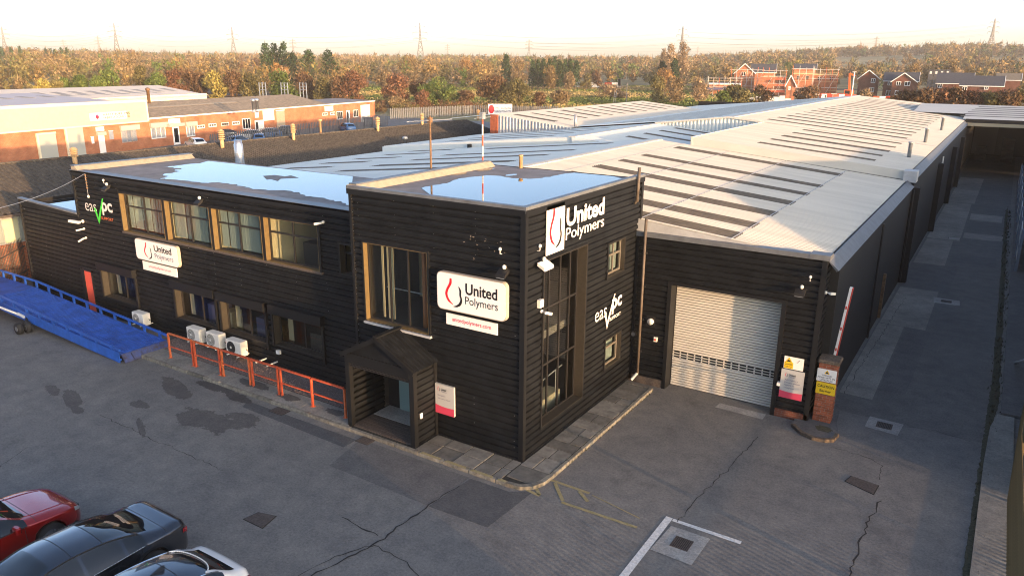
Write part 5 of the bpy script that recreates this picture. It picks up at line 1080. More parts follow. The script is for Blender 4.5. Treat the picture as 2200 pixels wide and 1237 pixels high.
Sd = thing('cream_shed', 'long cream roofed shed behind the brick unit', 'building', fp(fb,25,0,-36)); slope(Sd, 'roof', 'roof_cream', 2, 50, -34, 4.5, -47, 6.2); slope(Sd, 'roof', 'roof_cream', 2, 50, -47, 6.2, -58, 4.6); fobj('wall', 'clad_cream', Sd, fb, 2, 50, 0, 4.8, -35, -34.4)
for k in range(13): u = 4+k*3.5; slope(Sd, 'rooflight', 'concrete_grey', u, u+1.6, -39.5, 5.24, -43, 5.70, .02)
Sg = thing('cream_gable_shed', 'cream shed roof with single rooflight at left edge of view', 'building', fp(fb,-20,0,-45)); slope(Sg, 'roof', 'roof_cream', -45, 4, -42, 6.3, -62, 10.6); fobj('wall', 'clad_cream', Sg, fb, -45, 4, 0, 6.25, -42.4, -42.1); MB().poly([fp(fb,4,0,-42.1),fp(fb,4,6.2,-42.1),fp(fb,4,10.5,-62),fp(fb,4,0,-62)]).build('end_wall', 'clad_cream', Sg); slope(Sg, 'rooflight', 'concrete_grey', -9, -7.5, -47, 7.45, -53, 8.72, .02); fobj('gutter', 'pvc', Sg, fb, -45, 4.1, 6.1, 6.35, -42, -41.8)
Bw = thing('boundary_wall', 'sunlit buff wall behind the pinkish factory roof', 'wall', fp(fb,20,0,-62)); fobj('wall_face', 'brick_buff', Bw, fb, 4.2, 40, 0, 5.0, -70.4, -70); fobj('wall_coping', 'upstand_felt', Bw, fb, 4.1, 40.1, 5.0, 5.15, -70.5, -69.9)
for k, (px, lab) in enumerate(((565,'pale blue steel rack nearest the shed behind brick unit'),(612,'pale blue steel rack in middle behind brick unit'),(652,'pale blue steel rack with white post behind brick unit'))):
    q = gz(px, 204, 3.0); t = thing('steel_rack', lab, 'rack', (q[0],q[1],0), group='steel racks behind brick unit')
    for dx in (-1.2,0,1.2): MB().box(q[0]+dx-.09,q[0]+dx+.09,q[1]-.09,q[1]+.09,0,6.0).build('upright', 'fence_blue', t)
    for z in (4.2,5.0,5.8): MB().box(q[0]-1.3,q[0]+1.3,q[1]-.06,q[1]+.06,z,z+.12).build('beam', 'fence_blue', t)
for k, (px, py, h, lab) in enumerate(((322,232,2.4,'rusty vent pipe on brown roof behind the factory end'),(545,236,1.1,'silver roof ventilator left of the pair on brick unit'),(553,235,1.1,'silver roof ventilator right of the pair on brick unit'))):
    q = gz(px, py, 4.6); t = thing('roof_ventilator', lab, 'roof vent', tuple(q)); MB().lathe(q[0],q[1],[(.22,4.2),(.22,4.6+h),(.34,4.6+h),(.3,4.9+h),(.1,5.0+h)],10).build('pipe', 'rust_brown' if k == 0 else 'steel_flue', t, True); MB().lathe(q[0],q[1],[(.34,4.3),(.24,4.6)],10).build('collar', 'galv', t)
palisade('palisade_fence', 'grey palisade fence between yard cars and corrugated roof', [(-86,62),(-97,108)], 2.1, .42, .26, 'fence_grey', None, z0=.0)
palisade('palisade_fence', 'long grey palisade fence beside the railway line', [(-107,120),(-101,141),(-84,150)], 2.2, .45, .28, 'fence_grey', None, z0=.0)
t = thing('lamp_post', 'cream lamp post in front of brick unit', 'lamp post', tuple(gz(642,268))); q = gz(642,268); MB().tube((q[0],q[1],0),(q[0],q[1],4.6),.09,8).build('post', 'clad_cream', t, True); MB().box(q[0]-.5,q[0]+.5,q[1]-.15,q[1]+.15,4.5,4.75).build('lantern', 'clad_cream', t)
S = thing('roadside_board', 'white fabrication company board beyond the corrugated roof', 'sign', tuple(gz(1074,262))); fs = gz(1050,262); 
qa = gz(1049,246,4.0); qb = gz(1100,246,4.0); ub = (qb-qa)[:2]; Lb = np.linalg.norm(ub); ub /= Lb; f2 = (qa[0],qa[1],ub[0],ub[1],ub[1],-ub[0]); hb = 1.45
fobj('board', 'sign_white', S, f2, 0, Lb, 4.0, 4.0+hb, -.05, .05); text('HARRY BURROWS', 'logo_blue', S, f2, Lb*.26, 4.0+hb*.52, Lb*.68, hb*.24, .06, bold=.02); text('FABRICATIONS LTD', 'logo_blue', S, f2, Lb*.26, 4.0+hb*.18, Lb*.68, hb*.22, .06, bold=.02)
MB().poly([fp(f2,Lb*.13+.42*math.cos(a),4.0+hb*.5+.6*math.sin(a),.06) for a in np.linspace(0,6.2,18)]).build('emblem', 'sign_red', S)
for k in (.15,.85): fobj('leg', 'galv', S, f2, Lb*k-.1, Lb*k+.1, 0, 4.0, -.2, -.05)
for px, lab in ((492,'yellow skip at the edge of factory yard'),(580,'yellow skip parked beside brick unit doorway')):
    q = gz(34,313) if px == 492 else gz(592,276); t = thing('skip', lab, 'skip', (q[0],q[1],0)); x, y = q[0], q[1]
    MB().ext([(x-1.2,y-.9,.2),(x+1.2,y-.9,.2),(x+1.8,y-.9,1.4),(x-1.8,y-.9,1.4)], (0,1.8,0)).build('body', 'sign_yellow', t); MB().box(x-1.85,x+1.85,y-.95,y-.85,1.36,1.46).build('rim', 'sign_yellow', t)

# ================================================================== blue yard ramp
Rp = thing('loading_ramp', 'long blue steel mobile loading ramp resting on the yard by the offices', 'ramp', (-33, 15.5, 0))
y0, y1 = 14.62, 16.55; xb, xc, xe = -27.0, -36.9, -43.0; zb_, zc = .30, .84
def zr_(x): return zb_+(zc-zb_)*(xb-x)/(xb-xc) if x > xc else zc
for i in range(8):
    xa = xb+(xc-xb)*i/8; xd = xb+(xc-xb)*(i+1)/8; MB().ext([(xa-.004,y0,zr_(xa)),(xd+.004,y0,zr_(xd)),(xd+.004,y1,zr_(xd)),(xa-.004,y1,zr_(xa))], (0,0,-.05)).build('deck_plate', 'blue_deck', Rp)
MB().ext([(xc,y0,zc),(xe,y0,zc),(xe,y1,zc),(xc,y1,zc)], (0,0,-.05)).build('deck_plate', 'blue_deck', Rp)
mb = MB(); rr = np.random.default_rng(4)
for i in range(66):                                     # raised grip bars of the open mesh floor
    x = xb-.15-i*.15; mb.bar((x,y0+.05,zr_(x)+.012),(x,y1-.05,zr_(x)+.012),.02,.024)
for j in range(12): y = y0+.1+j*.155; mb.bar((xb-.1,y,zr_(xb-.1)+.008),(xc,y,zc+.008),.014,.02)
stuff(mb.build('grip_mesh', 'blue_deck', Rp))
for yy in (y0-.03, y1+.03):
    for (za_, zb2) in ((.28,.36),(-.10,-.03)):
        MB().bar((xb+.02,yy,zr_(xb)+(za_+zb2)/2-.12),(xc,yy,zc+(za_+zb2)/2),.07,zb2-za_,).build('side_rail', 'blue_steel', Rp); MB().bar((xc,yy,zc+(za_+zb2)/2),(xe,yy,zc+(za_+zb2)/2),.07,zb2-za_).build('side_rail', 'blue_steel', Rp)
    for k in range(13):
        x = xb-.5-k*1.05; MB().box(x-.06,x+.06,yy-.03,yy+.03,zr_(x)-.12,zr_(x)+.28).build('side_post', 'blue_steel', Rp)
MB().ext([(xb,y0-.05,zb_+.12),(xc,y0-.05,zc+.06),(xe,y0-.05,zc+.06),(xe,y0-.05,zc-.32),(xc,y0-.05,zc-.32),(xb,y0-.05,.0)], (0,-.03,0)).build('side_skirt', 'blue_steel', Rp)
for i in range(5): a = y0+(y1-y0)*i/5; b = y0+(y1-y0)*(i+1)/5; MB().ext([(xb,a+.01,zb_+.0),(xb,b-.01,zb_+.0),(xb+.22,b-.01,.012),(xb+.22,a+.01,.012)], (0,0,.02)).build('lip_plate', 'blue_worn', Rp)
for x, y in ((-33.5,14.05),(-33.4,14.35)): wl = MB().tube((x,y-.09,.24),(x,y+.09,.24),.24,20).build('wheel', 'tyre', Rp, True); MB().tube((x,y-.10,.24),(x,y-.085,.24),.11,14).build('hub', 'rim', wl)
MB().bar((-33.45,14.2,.25),(-33.9,14.7,.6),.09).build('axle_strut', 'plastic_black', Rp); MB().tube((-34.2,14.45,.62),(-36.6,14.2,.86),.045,8).build('hydraulic_ram', 'ac_white', Rp, True); MB().tube((-33.9,14.5,.55),(-34.3,14.45,.65),.06,8).build('ram_sleeve', 'grey_white', Rp)
for x in (-42.6,-38.2): MB().box(x,x+.12,y0+.1,y0+.22,0,zc-.05).box(x,x+.12,y1-.22,y1-.1,0,zc-.05).build('support_leg', 'blue_steel', Rp)

# ================================================================== red railing
Ra = thing('pedestrian_railing', 'red painted steel railing along the pavement by the offices', 'railing', (-21, 15.78, 0))
px_ = [-25.66,-24.16,-22.58,-20.95,-19.48,-17.92,-16.42]; yr = 15.79
for i, x in enumerate(px_):
    for dx in ((-.0,) if i in (0,5,6) else (-.075,.075)):
        p_ = MB().box(x+dx-.03,x+dx+.03,yr-.03,yr+.03,.09,1.08).build('post', 'rail_red' if (i+int(dx>0)) % 3 else 'rail_rust', Ra); MB().box(x+dx-.07,x+dx+.07,yr-.07,yr+.07,.09,.105).build('base_plate', 'rail_rust', p_)
for a, b in zip(px_[:-1], px_[1:]):
    MB().box(a+.03,b-.03,yr-.032,yr+.032,1.08,1.135).build('top_rail', 'rail_red' if a > -22.7 else 'rail_rust', Ra); MB().box(a+.11,b-.11,yr-.02,yr+.02,.56,.60).build('mid_rail', 'rail_red', Ra)

# ================================================================== cars
def interp(x, xs, ys):
    return float(np.interp(x, xs, ys))
def smooth_interp(x, xs, ys):
    xs = np.array(xs); ys = np.array(ys); i = int(np.clip(np.searchsorted(xs, x)-1, 0, len(xs)-2)); h = xs[i+1]-xs[i]; t = (x-xs[i])/h
    def m(k):
        if k <= 0 or k >= len(xs)-1: return 0 if (k <= 0 or k >= len(xs)-1) else 0
        a = (ys[k]-ys[k-1])/(xs[k]-xs[k-1]); b = (ys[k+1]-ys[k])/(xs[k+1]-xs[k]); return 0 if a*b <= 0 else 2*a*b/(a+b)
    def mend(k): return (ys[1]-ys[0])/(xs[1]-xs[0]) if k == 0 else (ys[-1]-ys[-2])/(xs[-1]-xs[-2])
    m0 = mend(0) if i == 0 else m(i); m1 = mend(-1) if i+1 == len(xs)-1 else m(i+1)
    return float((2*t**3-3*t*t+1)*ys[i]+(t**3-2*t*t+t)*h*m0+(-2*t**3+3*t*t)*ys[i+1]+(t**3-t*t)*h*m1)
def make_car(name, lab, spec, loc, rotz, mats, res=1.0, group=None, extras=True):
    """body lofted along its length; local +y is forward, glass and panels are separate parts of the same skin"""
    body, roofm, glassm = mats[:3]; L = spec['L']; W = spec['W']/2
    ys = []; nst = int(70*res)
    for k in range(nst+1): ys.append(-L/2+L*(.5-.5*math.cos(math.pi*k/nst))*.0+L*k/nst*1.0)
    top = lambda y: smooth_interp(y, *spec['top']); belt = lambda y: smooth_interp(y, *spec['belt']); wf = lambda y: W*smooth_interp(y, *spec['plan']); rw = lambda y: smooth_interp(y, *spec['roofw'])
    nb, ng, ntp = 7, 4, 6; rows = []; wr = spec['wheel_r']; wy = spec['wheels']
    for y in ys:
        w = wf(y); zb = .20+.10*max(0, abs(y)/(L/2)-.8)/.2
        for c in wy:
            dd = abs(y-c); ra_ = wr*1.13
            if dd < ra_: zb = max(zb, wr+math.sqrt(max(0, ra_*ra_-dd*dd)))
        b = max(belt(y), zb+.05); t = max(top(y), b+.02); rwy = min(rw(y)*w, w*.985)
        pts = []
        for i in range(nb+1):
            s = i/nb; z = zb+(b-zb)*s; bul = math.sin(math.pi*min(1, max(0, (s*.9+.05)))); x = w*(.935+.065*bul) if True else w
            if s > .62: x = w*(.935+.065*math.sin(math.pi*(.05+.9*.62)))-(s-.62)*w*.05
            pts.append((x, z))
        xb_ = pts[-1][0]; side_h = t-b; ze = b+side_h*spec.get('edge', .86)
        for i in range(1, ng+1): s = i/ng; pts.append((xb_+(rwy-xb_)*(s**1.15), b+(ze-b)*s))
        for i in range(1, ntp+1): s = i/ntp; pts.append((rwy*(1-s), ze+(t-ze)*math.sin(math.pi/2*min(1, s*1.15 if s < .85 else 1.0))))
        rows.append([(x, y, z) for x, z in pts])
    n = len(rows[0]); R0, RB = nb, nb+ng
    groups = {}
    def put_(g, q): groups.setdefault(g, []).append(q)
    wsb, wst, rwt, rwb = spec['glass']            # windscreen base, top, rear glass top, base (y)
    sg0, sg1 = spec['side']; pillars = spec.get('pillars', ())
    for i in range(len(ys)-1):
        ym = (ys[i]+ys[i+1])/2
        for j in range(n-1):
            g = 'body'
            if j >= RB:
                if wst < ym < wsb and j >= RB+1: g = 'windscreen'
                elif rwb < ym < rwt and j >= RB+1: g = 'rear_window'
                elif rwt <= ym <= wst and roofm and j >= RB: g = 'roof_panel'
            elif R0 <= j < RB:
                if sg0 < ym < sg1 and j < RB-0:
                    g = 'side_glass'
                    for p_ in pillars:
                        if abs(ym-p_) < .036: g = 'pillar'
            for s in (1, -1): put_((g, s) if g == 'side_glass' else ((g, s, int(ym*4)) if g == 'pillar' else (g, 0)), (i, j, s))
    t = thing(name, lab, 'car', loc, group, rotz)
    mt = {'body': body, 'windscreen': glassm, 'rear_window': glassm, 'roof_panel': roofm or body, 'side_glass': glassm, 'pillar': roofm or body}
    for (g, *_sd), qs in groups.items():
        mb = MB(); idx = {}; V = []; F = []
        def vid(i, j, s):
            k = (i, j, s if j < n-1 else 1)
            if k not in idx: x, y, z = rows[i][j]; idx[k] = len(V); V.append((x*s, y, z))
            return idx[k]
        for i, j, s in qs:
            q = (vid(i,j,s), vid(i+1,j,s), vid(i+1,j+1,s), vid(i,j+1,s)); q = q if s < 0 else q[::-1]
            F.append(tuple(dict.fromkeys(q)))
        if g == 'body':
            for e in (0, len(ys)-1):                      # close the nose and the tail
                for j in range(n-2):
                    a = [vid(e,j,1), vid(e,j+1,1), vid(e,j+1,-1), vid(e,j,-1)]; F.append(tuple(dict.fromkeys(a if e else a[::-1])))
                a = [vid(e,n-2,1), vid(e,n-1,1), vid(e,n-2,-1)]; F.append(tuple(a if e else a[::-1]))
        mb.add(V, F).build(g, mt[g], t, True, local=True)
    MB().box(-W*.90,W*.90,-L/2+.25,L/2-.25,.16,.42).build('underbody', 'plastic_black', t, local=True)
    for c in wy:
        for s in (-1, 1):
            x = s*(W-.02); wl = MB().tube((x-s*.22,c,wr),(x,c,wr),wr,22).build('wheel', 'tyre', t, True, local=True); MB().tube((x-s*.03,c,wr),(x+s*.006,c,wr),wr*.68,20).build('rim', mats[3] if len(mats) > 3 else 'rim', wl, True, local=True)
            if extras:
                for k in range(5): a = 6.283*k/5; MB().bar((x+s*.012,c,wr),(x+s*.012,c+wr*.64*math.cos(a),wr+wr*.64*math.sin(a)),.02,.06,(1,0,0)).build('spoke', 'rim', wl, local=True)
    return t, rows, ys
def side_pt(rows, ys, y, j, s, off=.006):
    i = int(np.argmin([abs(v-y) for v in ys])); x, yy, z = rows[i][j]; return (s*(x+off), yy, z)
def mirror(t, x, y, z, m):
    for s in (-1, 1):
        o = MB().cbox(s*x-.11,s*x+.11,y-.05,y+.07,z,z+.15,.03).build('mirror', m, t, local=True); MB().bar((s*(x-.2),y,z+.03),(s*(x-.08),y,z+.05),.05,.04).build('mirror_arm', m, o, local=True)
# red coupe, nose towards the building
sp = dict(L=4.70, W=1.84, wheel_r=.335, wheels=(-1.38,1.47), edge=.84, glass=(1.14,.24,-.62,-1.72), side=(-1.60,1.0), pillars=(-.45,),
    top=([-2.35,-2.28,-1.95,-1.55,-.75,-.1,.22,.66,1.14,1.65,2.0,2.22,2.32,2.35],[.78,.92,.99,1.06,1.34,1.39,1.37,1.21,.985,.92,.85,.76,.66,.58]),
    belt=([-2.35,-2.2,-1.5,.0,.9,1.5,2.0,2.25,2.35],[.70,.88,.93,.91,.90,.86,.78,.68,.52]), plan=([-2.35,-2.25,-1.9,-1.3,0,1.4,1.85,2.15,2.28,2.35],[.70,.86,.95,1.0,.985,.99,.94,.82,.68,.50]),
    roofw=([-2.35,-1.7,-.7,0,.5,1.0,1.7,2.35],[.80,.74,.62,.62,.66,.80,.80,.72]))
RC, rws, yss = make_car('parked_car', 'red coupe parked nose first at left edge of yard', sp, (-18.14, 5.66, 0), 0, ('car_red', None, 'car_glass', 'rim_dark'))
def lamp_patch(t, rows, ys, y0, y1, j0, j1, mat, name, slant=0.0):
    for s in (-1, 1):
        mb = MB(); ii = [i for i, v in enumerate(ys) if y0 <= v <= y1]; sg = 1 if y0 > 0 else -1
        for a, b in zip(ii[:-1], ii[1:]):
            for j in range(j0, j1):
                q = [rows[a][j], rows[b][j], rows[b][j+1], rows[a][j+1]]; mb.quad(*[(s*(p[0]+.012), p[1]+sg*.014, p[2]+.003) for p in q])
        if mb.f: mb.build(name, mat, t, True, local=True)
def trim_line(t, rows, ys, y0, y1, j, mat, name, r=.012):
    for s in (-1, 1):
        ii = [i for i, v in enumerate(ys) if y0 <= v <= y1]; MB().path([(s*(rows[i][j][0]+.004), rows[i][j][1], rows[i][j][2]+.002) for i in ii], r, 5).build(name, mat, t, True, local=True)
def seam(t, rows, ys, yl, j0, j1, name):
    for yv in yl:
        i = int(np.argmin([abs(v-yv) for v in ys]))
        for s in (-1, 1): MB().path([(s*(rows[i][j][0]+.002), rows[i][j][1], rows[i][j][2]+.001) for j in range(j0, min(j1, len(rows[i])))], .006, 4).build(name, 'crack', t, local=True)
lamp_patch(RC, rws, yss, 2.05, 2.30, 6, 8, 'lamp_clear', 'headlight'); trim_line(RC, rws, yss, -1.5, .98, 7, 'plastic_black', 'belt_trim')
seam(RC, rws, yss, (.95,-.35), 2, 8, 'door_seam'); seam(RC, rws, yss, (1.2,), 8, 18, 'bonnet_seam')
mirror(RC, .98, .74, .90, 'car_red')
for s in (-1, 1):
    mb = MB(); ii = [i for i, v in enumerate(yss) if 1.05 < v < 1.95]
    for a, b in zip(ii[:-1], ii[1:]): pa = rws[a][12]; pb = rws[b][12]; mb.quad((s*pa[0],pa[1],pa[2]+.004),(s*pb[0],pb[1],pb[2]+.004),(s*pb[0]-s*.02,pb[1],pb[2]+.018),(s*pa[0]-s*.02,pa[1],pa[2]+.018))
    mb.build('bonnet_crease', 'car_red', RC, True, local=True)
MB().box(-.45,.45,2.30,2.36,.40,.62).build('grille', 'plastic_black', RC, local=True)
# black saloon, tail towards the building
sp = dict(L=4.92, W=1.88, wheel_r=.345, wheels=(-1.52,1.45), edge=.84, glass=(1.30,.40,-.66,-1.84), side=(-1.42,1.12), pillars=(-.12,-.92),
    top=([-2.46,-2.40,-2.2,-1.95,-1.6,-1.1,-.6,0,.42,.85,1.35,1.9,2.2,2.40,2.46],[.80,.98,1.045,1.05,1.11,1.29,1.40,1.43,1.40,1.23,1.02,.94,.85,.72,.6]),
    belt=([-2.46,-2.3,-1.6,.0,1.2,1.7,2.1,2.35,2.46],[.74,.95,.965,.93,.93,.88,.80,.68,.55]), plan=([-2.46,-2.38,-2.15,-1.7,0,1.4,1.9,2.25,2.40,2.46],[.74,.87,.95,.99,1.0,.99,.95,.82,.66,.5]),
    roofw=([-2.46,-1.8,-1.0,0,.5,1.2,2.0,2.46],[.84,.80,.68,.64,.66,.80,.80,.7]))
KC, rws, yss = make_car('parked_car', 'black saloon parked between the red coupe and the white car', sp, (-15.18, 6.30, 0), math.pi, ('car_black', 'car_black', 'car_glass', 'rim_dark'))
for s in (-1, 1):
    MB().bar((s*.905,-.75,.80),(s*.905,-.55,.80),.02,.025).build('door_handle', 'chrome', KC, local=True); MB().bar((s*.905,.35,.80),(s*.905,.55,.80),.02,.025).build('door_handle', 'chrome', KC, local=True)
MB().box(-.7,.7,-2.47,-2.44,.70,.76).build('tail_light_bar', 'lamp_red', KC, local=True)
for yv in (.02,-.66): i = int(np.argmin([abs(v-yv) for v in yss])); mb = MB(); pr = [(x,y,z+.003) for x,y,z in rws[i][11:]]; pr = pr+[(-x,y,z) for x,y,z in pr[-2::-1]]; [mb.bar(a, b, .012, .004) for a, b in zip(pr[:-1], pr[1:])]; mb.build('roof_joint', 'plastic_black', KC, local=True)
seam(KC, rws, yss, (.98,-.12,-1.25), 2, 8, 'door_seam'); seam(KC, rws, yss, (-1.9,), 8, 18, 'boot_seam')
lamp_patch(KC, rws, yss, -2.47, -2.22, 5, 6, 'lamp_red', 'tail_light'); trim_line(KC, rws, yss, -1.40, 1.10, 7, 'chrome', 'belt_trim'); trim_line(KC, rws, yss, -1.40, 1.10, 11, 'plastic_black', 'window_trim', .016)
mirror(KC, 1.0, .95, .92, 'car_black')
# white electric car with black roof
sp = dict(L=4.72, W=1.88, wheel_r=.36, wheels=(-1.48,1.45), edge=.86, glass=(1.45,.55,-1.50,-2.08), side=(-1.75,1.30), pillars=(-.10,-1.02),
    top=([-2.36,-2.33,-2.22,-2.05,-1.55,-1.0,-.3,.3,.6,1.0,1.5,1.95,2.2,2.32,2.36],[.85,1.04,1.10,1.14,1.44,1.56,1.62,1.60,1.56,1.36,1.12,1.03,.94,.80,.66]),
    belt=([-2.36,-2.2,-1.5,.0,1.3,1.7,2.1,2.3,2.36],[.80,1.00,1.06,1.0,.98,.93,.85,.72,.58]), plan=([-2.36,-2.28,-2.05,-1.6,0,1.4,1.9,2.18,2.30,2.36],[.72,.86,.95,1.0,.985,.99,.95,.82,.66,.5]),
    roofw=([-2.36,-2.0,-1.4,-.8,0,.6,1.3,2.0,2.36],[.86,.78,.66,.68,.69,.70,.80,.80,.7]))
WC, rws, yss = make_car('parked_car', 'white car with glossy black roof and fin aerial at bottom edge', sp, (-12.42, 5.98, 0), math.pi, ('car_white', 'car_black', 'car_glass', 'rim_dark'))
MB().ext([(0,-.62,1.585),(0,-.98,1.54),(0,-.99,1.66),(0,-.93,1.67)], (.02,0,0)).build('fin_aerial', 'car_black', WC, local=True)
def skin(rows, ys, x, y):
    i = int(np.clip(np.searchsorted(ys, y)-1, 0, len(ys)-2)); t = (y-ys[i])/(ys[i+1]-ys[i])
    def zz_(r): P = [(p[0], p[2]) for p in r[11:]][::-1]; return float(np.interp(abs(x), [p[0] for p in P], [p[1] for p in P]))
    return zz_(rows[i])*(1-t)+zz_(rows[i+1])*t
sp_pts = []
for k in range(33): x = -.60+1.2*k/32; y = -1.36-.36*max(0, 1-(x/.62)**2)**.5; sp_pts.append((x, y, skin(rws, yss, x, y)+.02))
mb = MB().path(sp_pts, .014, 6); mb.build('roof_spoiler', 'car_white', WC, True, local=True)
for yv in (-.25,-1.0): i = int(np.argmin([abs(v-yv) for v in yss])); mb = MB(); pr = [(x,y,z+.003) for x,y,z in rws[i][11:]]; pr = pr+[(-x,y,z) for x,y,z in pr[-2::-1]]; [mb.bar(a, b, .012, .004) for a, b in zip(pr[:-1], pr[1:])]; mb.build('roof_joint', 'plastic_black', WC, local=True)
for s in (-1, 1):
    ii = [i for i, v in enumerate(yss) if -1.75 < v < 1.25]; mb = MB(); [mb.bar((s*rws[a][11][0],rws[a][11][1],rws[a][11][2]+.004),(s*rws[b][11][0],rws[b][11][1],rws[b][11][2]+.004),.022,.012) for a, b in zip(ii[:-1], ii[1:])]; mb.build('roof_trim', 'chrome', WC, local=True)
seam(WC, rws, yss, (1.1,-.10,-1.3), 2, 8, 'door_seam')
lamp_patch(WC, rws, yss, -2.34, -2.05, 5, 7, 'lamp_red', 'tail_light'); trim_line(WC, rws, yss, -1.7, 1.28, 7, 'plastic_black', 'belt_trim')
mirror(WC, 1.0, 1.0, .98, 'car_white')
# yard cars beside the brick unit
spf = dict(L=4.2, W=1.76, wheel_r=.31, wheels=(-1.25,1.25), edge=.86, glass=(1.15,.35,-1.35,-1.85), side=(-1.6,1.0), pillars=(-.2,),
    top=([-2.1,-2.05,-1.8,-1.3,-.5,.2,.6,1.15,1.7,2.0,2.1],[.75,.95,1.1,1.4,1.48,1.46,1.3,1.0,.88,.75,.6]), belt=([-2.1,-1.9,0,1.2,1.8,2.1],[.7,.92,.9,.88,.8,.55]),
    plan=([-2.1,-1.9,-1.3,0,1.3,1.8,2.1],[.8,.94,1,1,.98,.9,.6]), roofw=([-2.1,-1.5,0,.6,1.2,2.1],[.8,.72,.7,.72,.82,.75]))
for k, (px, py, m, rz, lab) in enumerate(((420,308,'car_white',1.3,'white hatchback in front of white brick unit windows'),(478,288,'car_black',2.6,'dark car parked at brick wall beyond white hatchback'),(535,290,'car_white',2.5,'white car between dark cars by brick unit'),
        (510,303,'car_blue',.4,'blue car roof half hidden behind the corrugated roof'),(575,286,'car_blue',2.5,'blue car beside the white car by brick unit'),(607,280,'car_black',2.5,'dark car next to yellow skip'),(745,274,'car_blue',1.2,'blue and white car near right end of brick unit'),(556,298,'car_blue',.9,'blue car behind grey palisade near the skip'))):
    q = gz(px, py, .7); make_car('yard_car', lab, spf, (q[0], q[1], 0), rz, (m, None, 'car_glass'), .35, 'cars by the brick unit', False)
for k, (px, py, lab) in enumerate(((792,272,'grey wheeled bin at end of brick unit'),(742,262,'yellow bin by brick unit side door'))):
    q = gz(px, py); t = thing('wheeled_bin', lab, 'bin', (q[0],q[1],0)); x, y = q[0], q[1]; MB().ext([(x-.6,y-.5,.15),(x+.6,y-.5,.15),(x+.75,y-.6,1.5),(x-.75,y-.6,1.5)], (0,1.1,0)).build('body', 'galv' if k == 0 else 'sign_yellow', t); MB().box(x-.78,x+.78,y-.65,y+.55,1.5,1.6).build('lid', 'fence_grey' if k == 0 else 'sign_yellow', t)
# ================================================================== vegetation
KIND = {'golden': ((.235,.165,.066),(.20,.138,.056),(.165,.112,.048)), 'tan': ((.215,.160,.085),(.18,.132,.07),(.145,.105,.058)), 'russet': ((.17,.085,.048),(.14,.070,.042),(.12,.065,.04)),
        'orange': ((.30,.175,.062),(.26,.145,.05),(.21,.12,.05)), 'green': ((.085,.125,.030),(.065,.10,.026),(.11,.14,.04)), 'conifer': ((.026,.052,.022),(.036,.066,.025),(.022,.042,.018)),
        'olive': ((.16,.14,.055),(.13,.115,.045),(.10,.09,.04)), 'brown': ((.11,.066,.038),(.085,.052,.030),(.145,.09,.048)), 'yellow': ((.29,.24,.065),(.23,.195,.055),(.18,.155,.05)), 'pale': ((.29,.21,.125),(.24,.175,.105),(.20,.145,.09))}
def cloud_mesh(name, P, C):
    n = len(P)//4; me = bpy.data.meshes.new(name); me.vertices.add(n*4); me.vertices.foreach_set('co', np.asarray(P, np.float32).ravel())
    me.loops.add(n*4); me.loops.foreach_set('vertex_index', np.arange(n*4, dtype=np.int32)); me.polygons.add(n)
    me.polygons.foreach_set('loop_start', np.arange(0, n*4, 4, dtype=np.int32))
    try: me.polygons.foreach_set('loop_total', np.full(n, 4, np.int32))
    except Exception: pass
    me.update(calc_edges=True); a = me.color_attributes.new('Col', 'FLOAT_COLOR', 'POINT')
    c4 = np.ones((n*4, 4), np.float32); c4[:, :3] = np.repeat(C, 4, 0); a.data.foreach_set('color', c4.ravel()); me.validate(); return me
def leaves(rng, cen, rad, n, size, cols, twig=.35, fill=.35):
    """n small faces spread through a set of lobes; some are slim twigs pointing outwards"""
    k = rng.integers(0, len(cen), n); d = rng.normal(size=(n,3)); d /= np.linalg.norm(d, axis=1)[:,None]
    r = (fill+(1-fill)*rng.random(n)**.45)[:,None]; p = cen[k]+d*r*rad[k]
    nn = d+rng.normal(size=(n,3))*.7; nn /= np.linalg.norm(nn, axis=1)[:,None]; a = np.cross(nn, rng.normal(size=(n,3))); a /= np.linalg.norm(a, axis=1)[:,None]; b = np.cross(nn, a)
    s = (size*(.5+rng.random(n)))[:,None]; tw = rng.random(n) < twig
    ax = d+np.array([0,0,.7])+rng.normal(size=(n,3))*.35; ax /= np.linalg.norm(ax, axis=1)[:,None]
    a[tw] = ax[tw]; b[tw] = np.cross(ax[tw], rng.normal(size=(tw.sum(),3))); b[tw] /= np.linalg.norm(b[tw], axis=1)[:,None]+1e-9
    la, lb = np.where(tw[:,None], s*1.9, s*.62), np.where(tw[:,None], s*.13, s*.5)
    P = np.stack([p-a*la-b*lb*.6, p+a*la*.2-b*lb, p+a*la, p-a*la*.1+b*lb], 1).reshape(-1,3)
    cc = np.array(cols)[rng.integers(0, len(cols), n)]*(.62+.75*rng.random((n,1))); return P, cc
def crown(rng, h, w, z0, style):
    if style == 'column': m = 9; zz = np.linspace(z0+.1*h, h*.94, m); rr = w*1.25*(1-((zz-z0)/(h-z0))**3.2*.72); cen = np.stack([rng.normal(0,w*.10,m), rng.normal(0,w*.10,m), zz], 1); rad = np.stack([rr, rr, np.full(m, h/m*.9)], 1)
    else:
        m = 11 if style == 'round' else 15; an = rng.random(m)*6.283; q = rng.random(m)**.6; zz = z0+(h-z0)*(.18+.66*rng.random(m)); sp = np.sin(np.pi*np.clip((zz-z0)/(h-z0)*.85+.12,0,1))
        cen = np.stack([np.cos(an)*q*w*.68*sp, np.sin(an)*q*w*.68*sp, zz], 1); cen[0] = (0,0,h*.72); r = w*(.30+.24*rng.random(m)); rad = np.stack([r, r, r*(.75 if style == 'round' else .62)*min(1.4, (h-z0)/(2*w)+.3)], 1)
        top = cen[:,2]+rad[:,2]; cen[:,2] -= np.maximum(0, top-h); low = cen[:,2]-rad[:,2]; cen[:,2] += np.maximum(0, z0-low)*.8
    return cen, rad
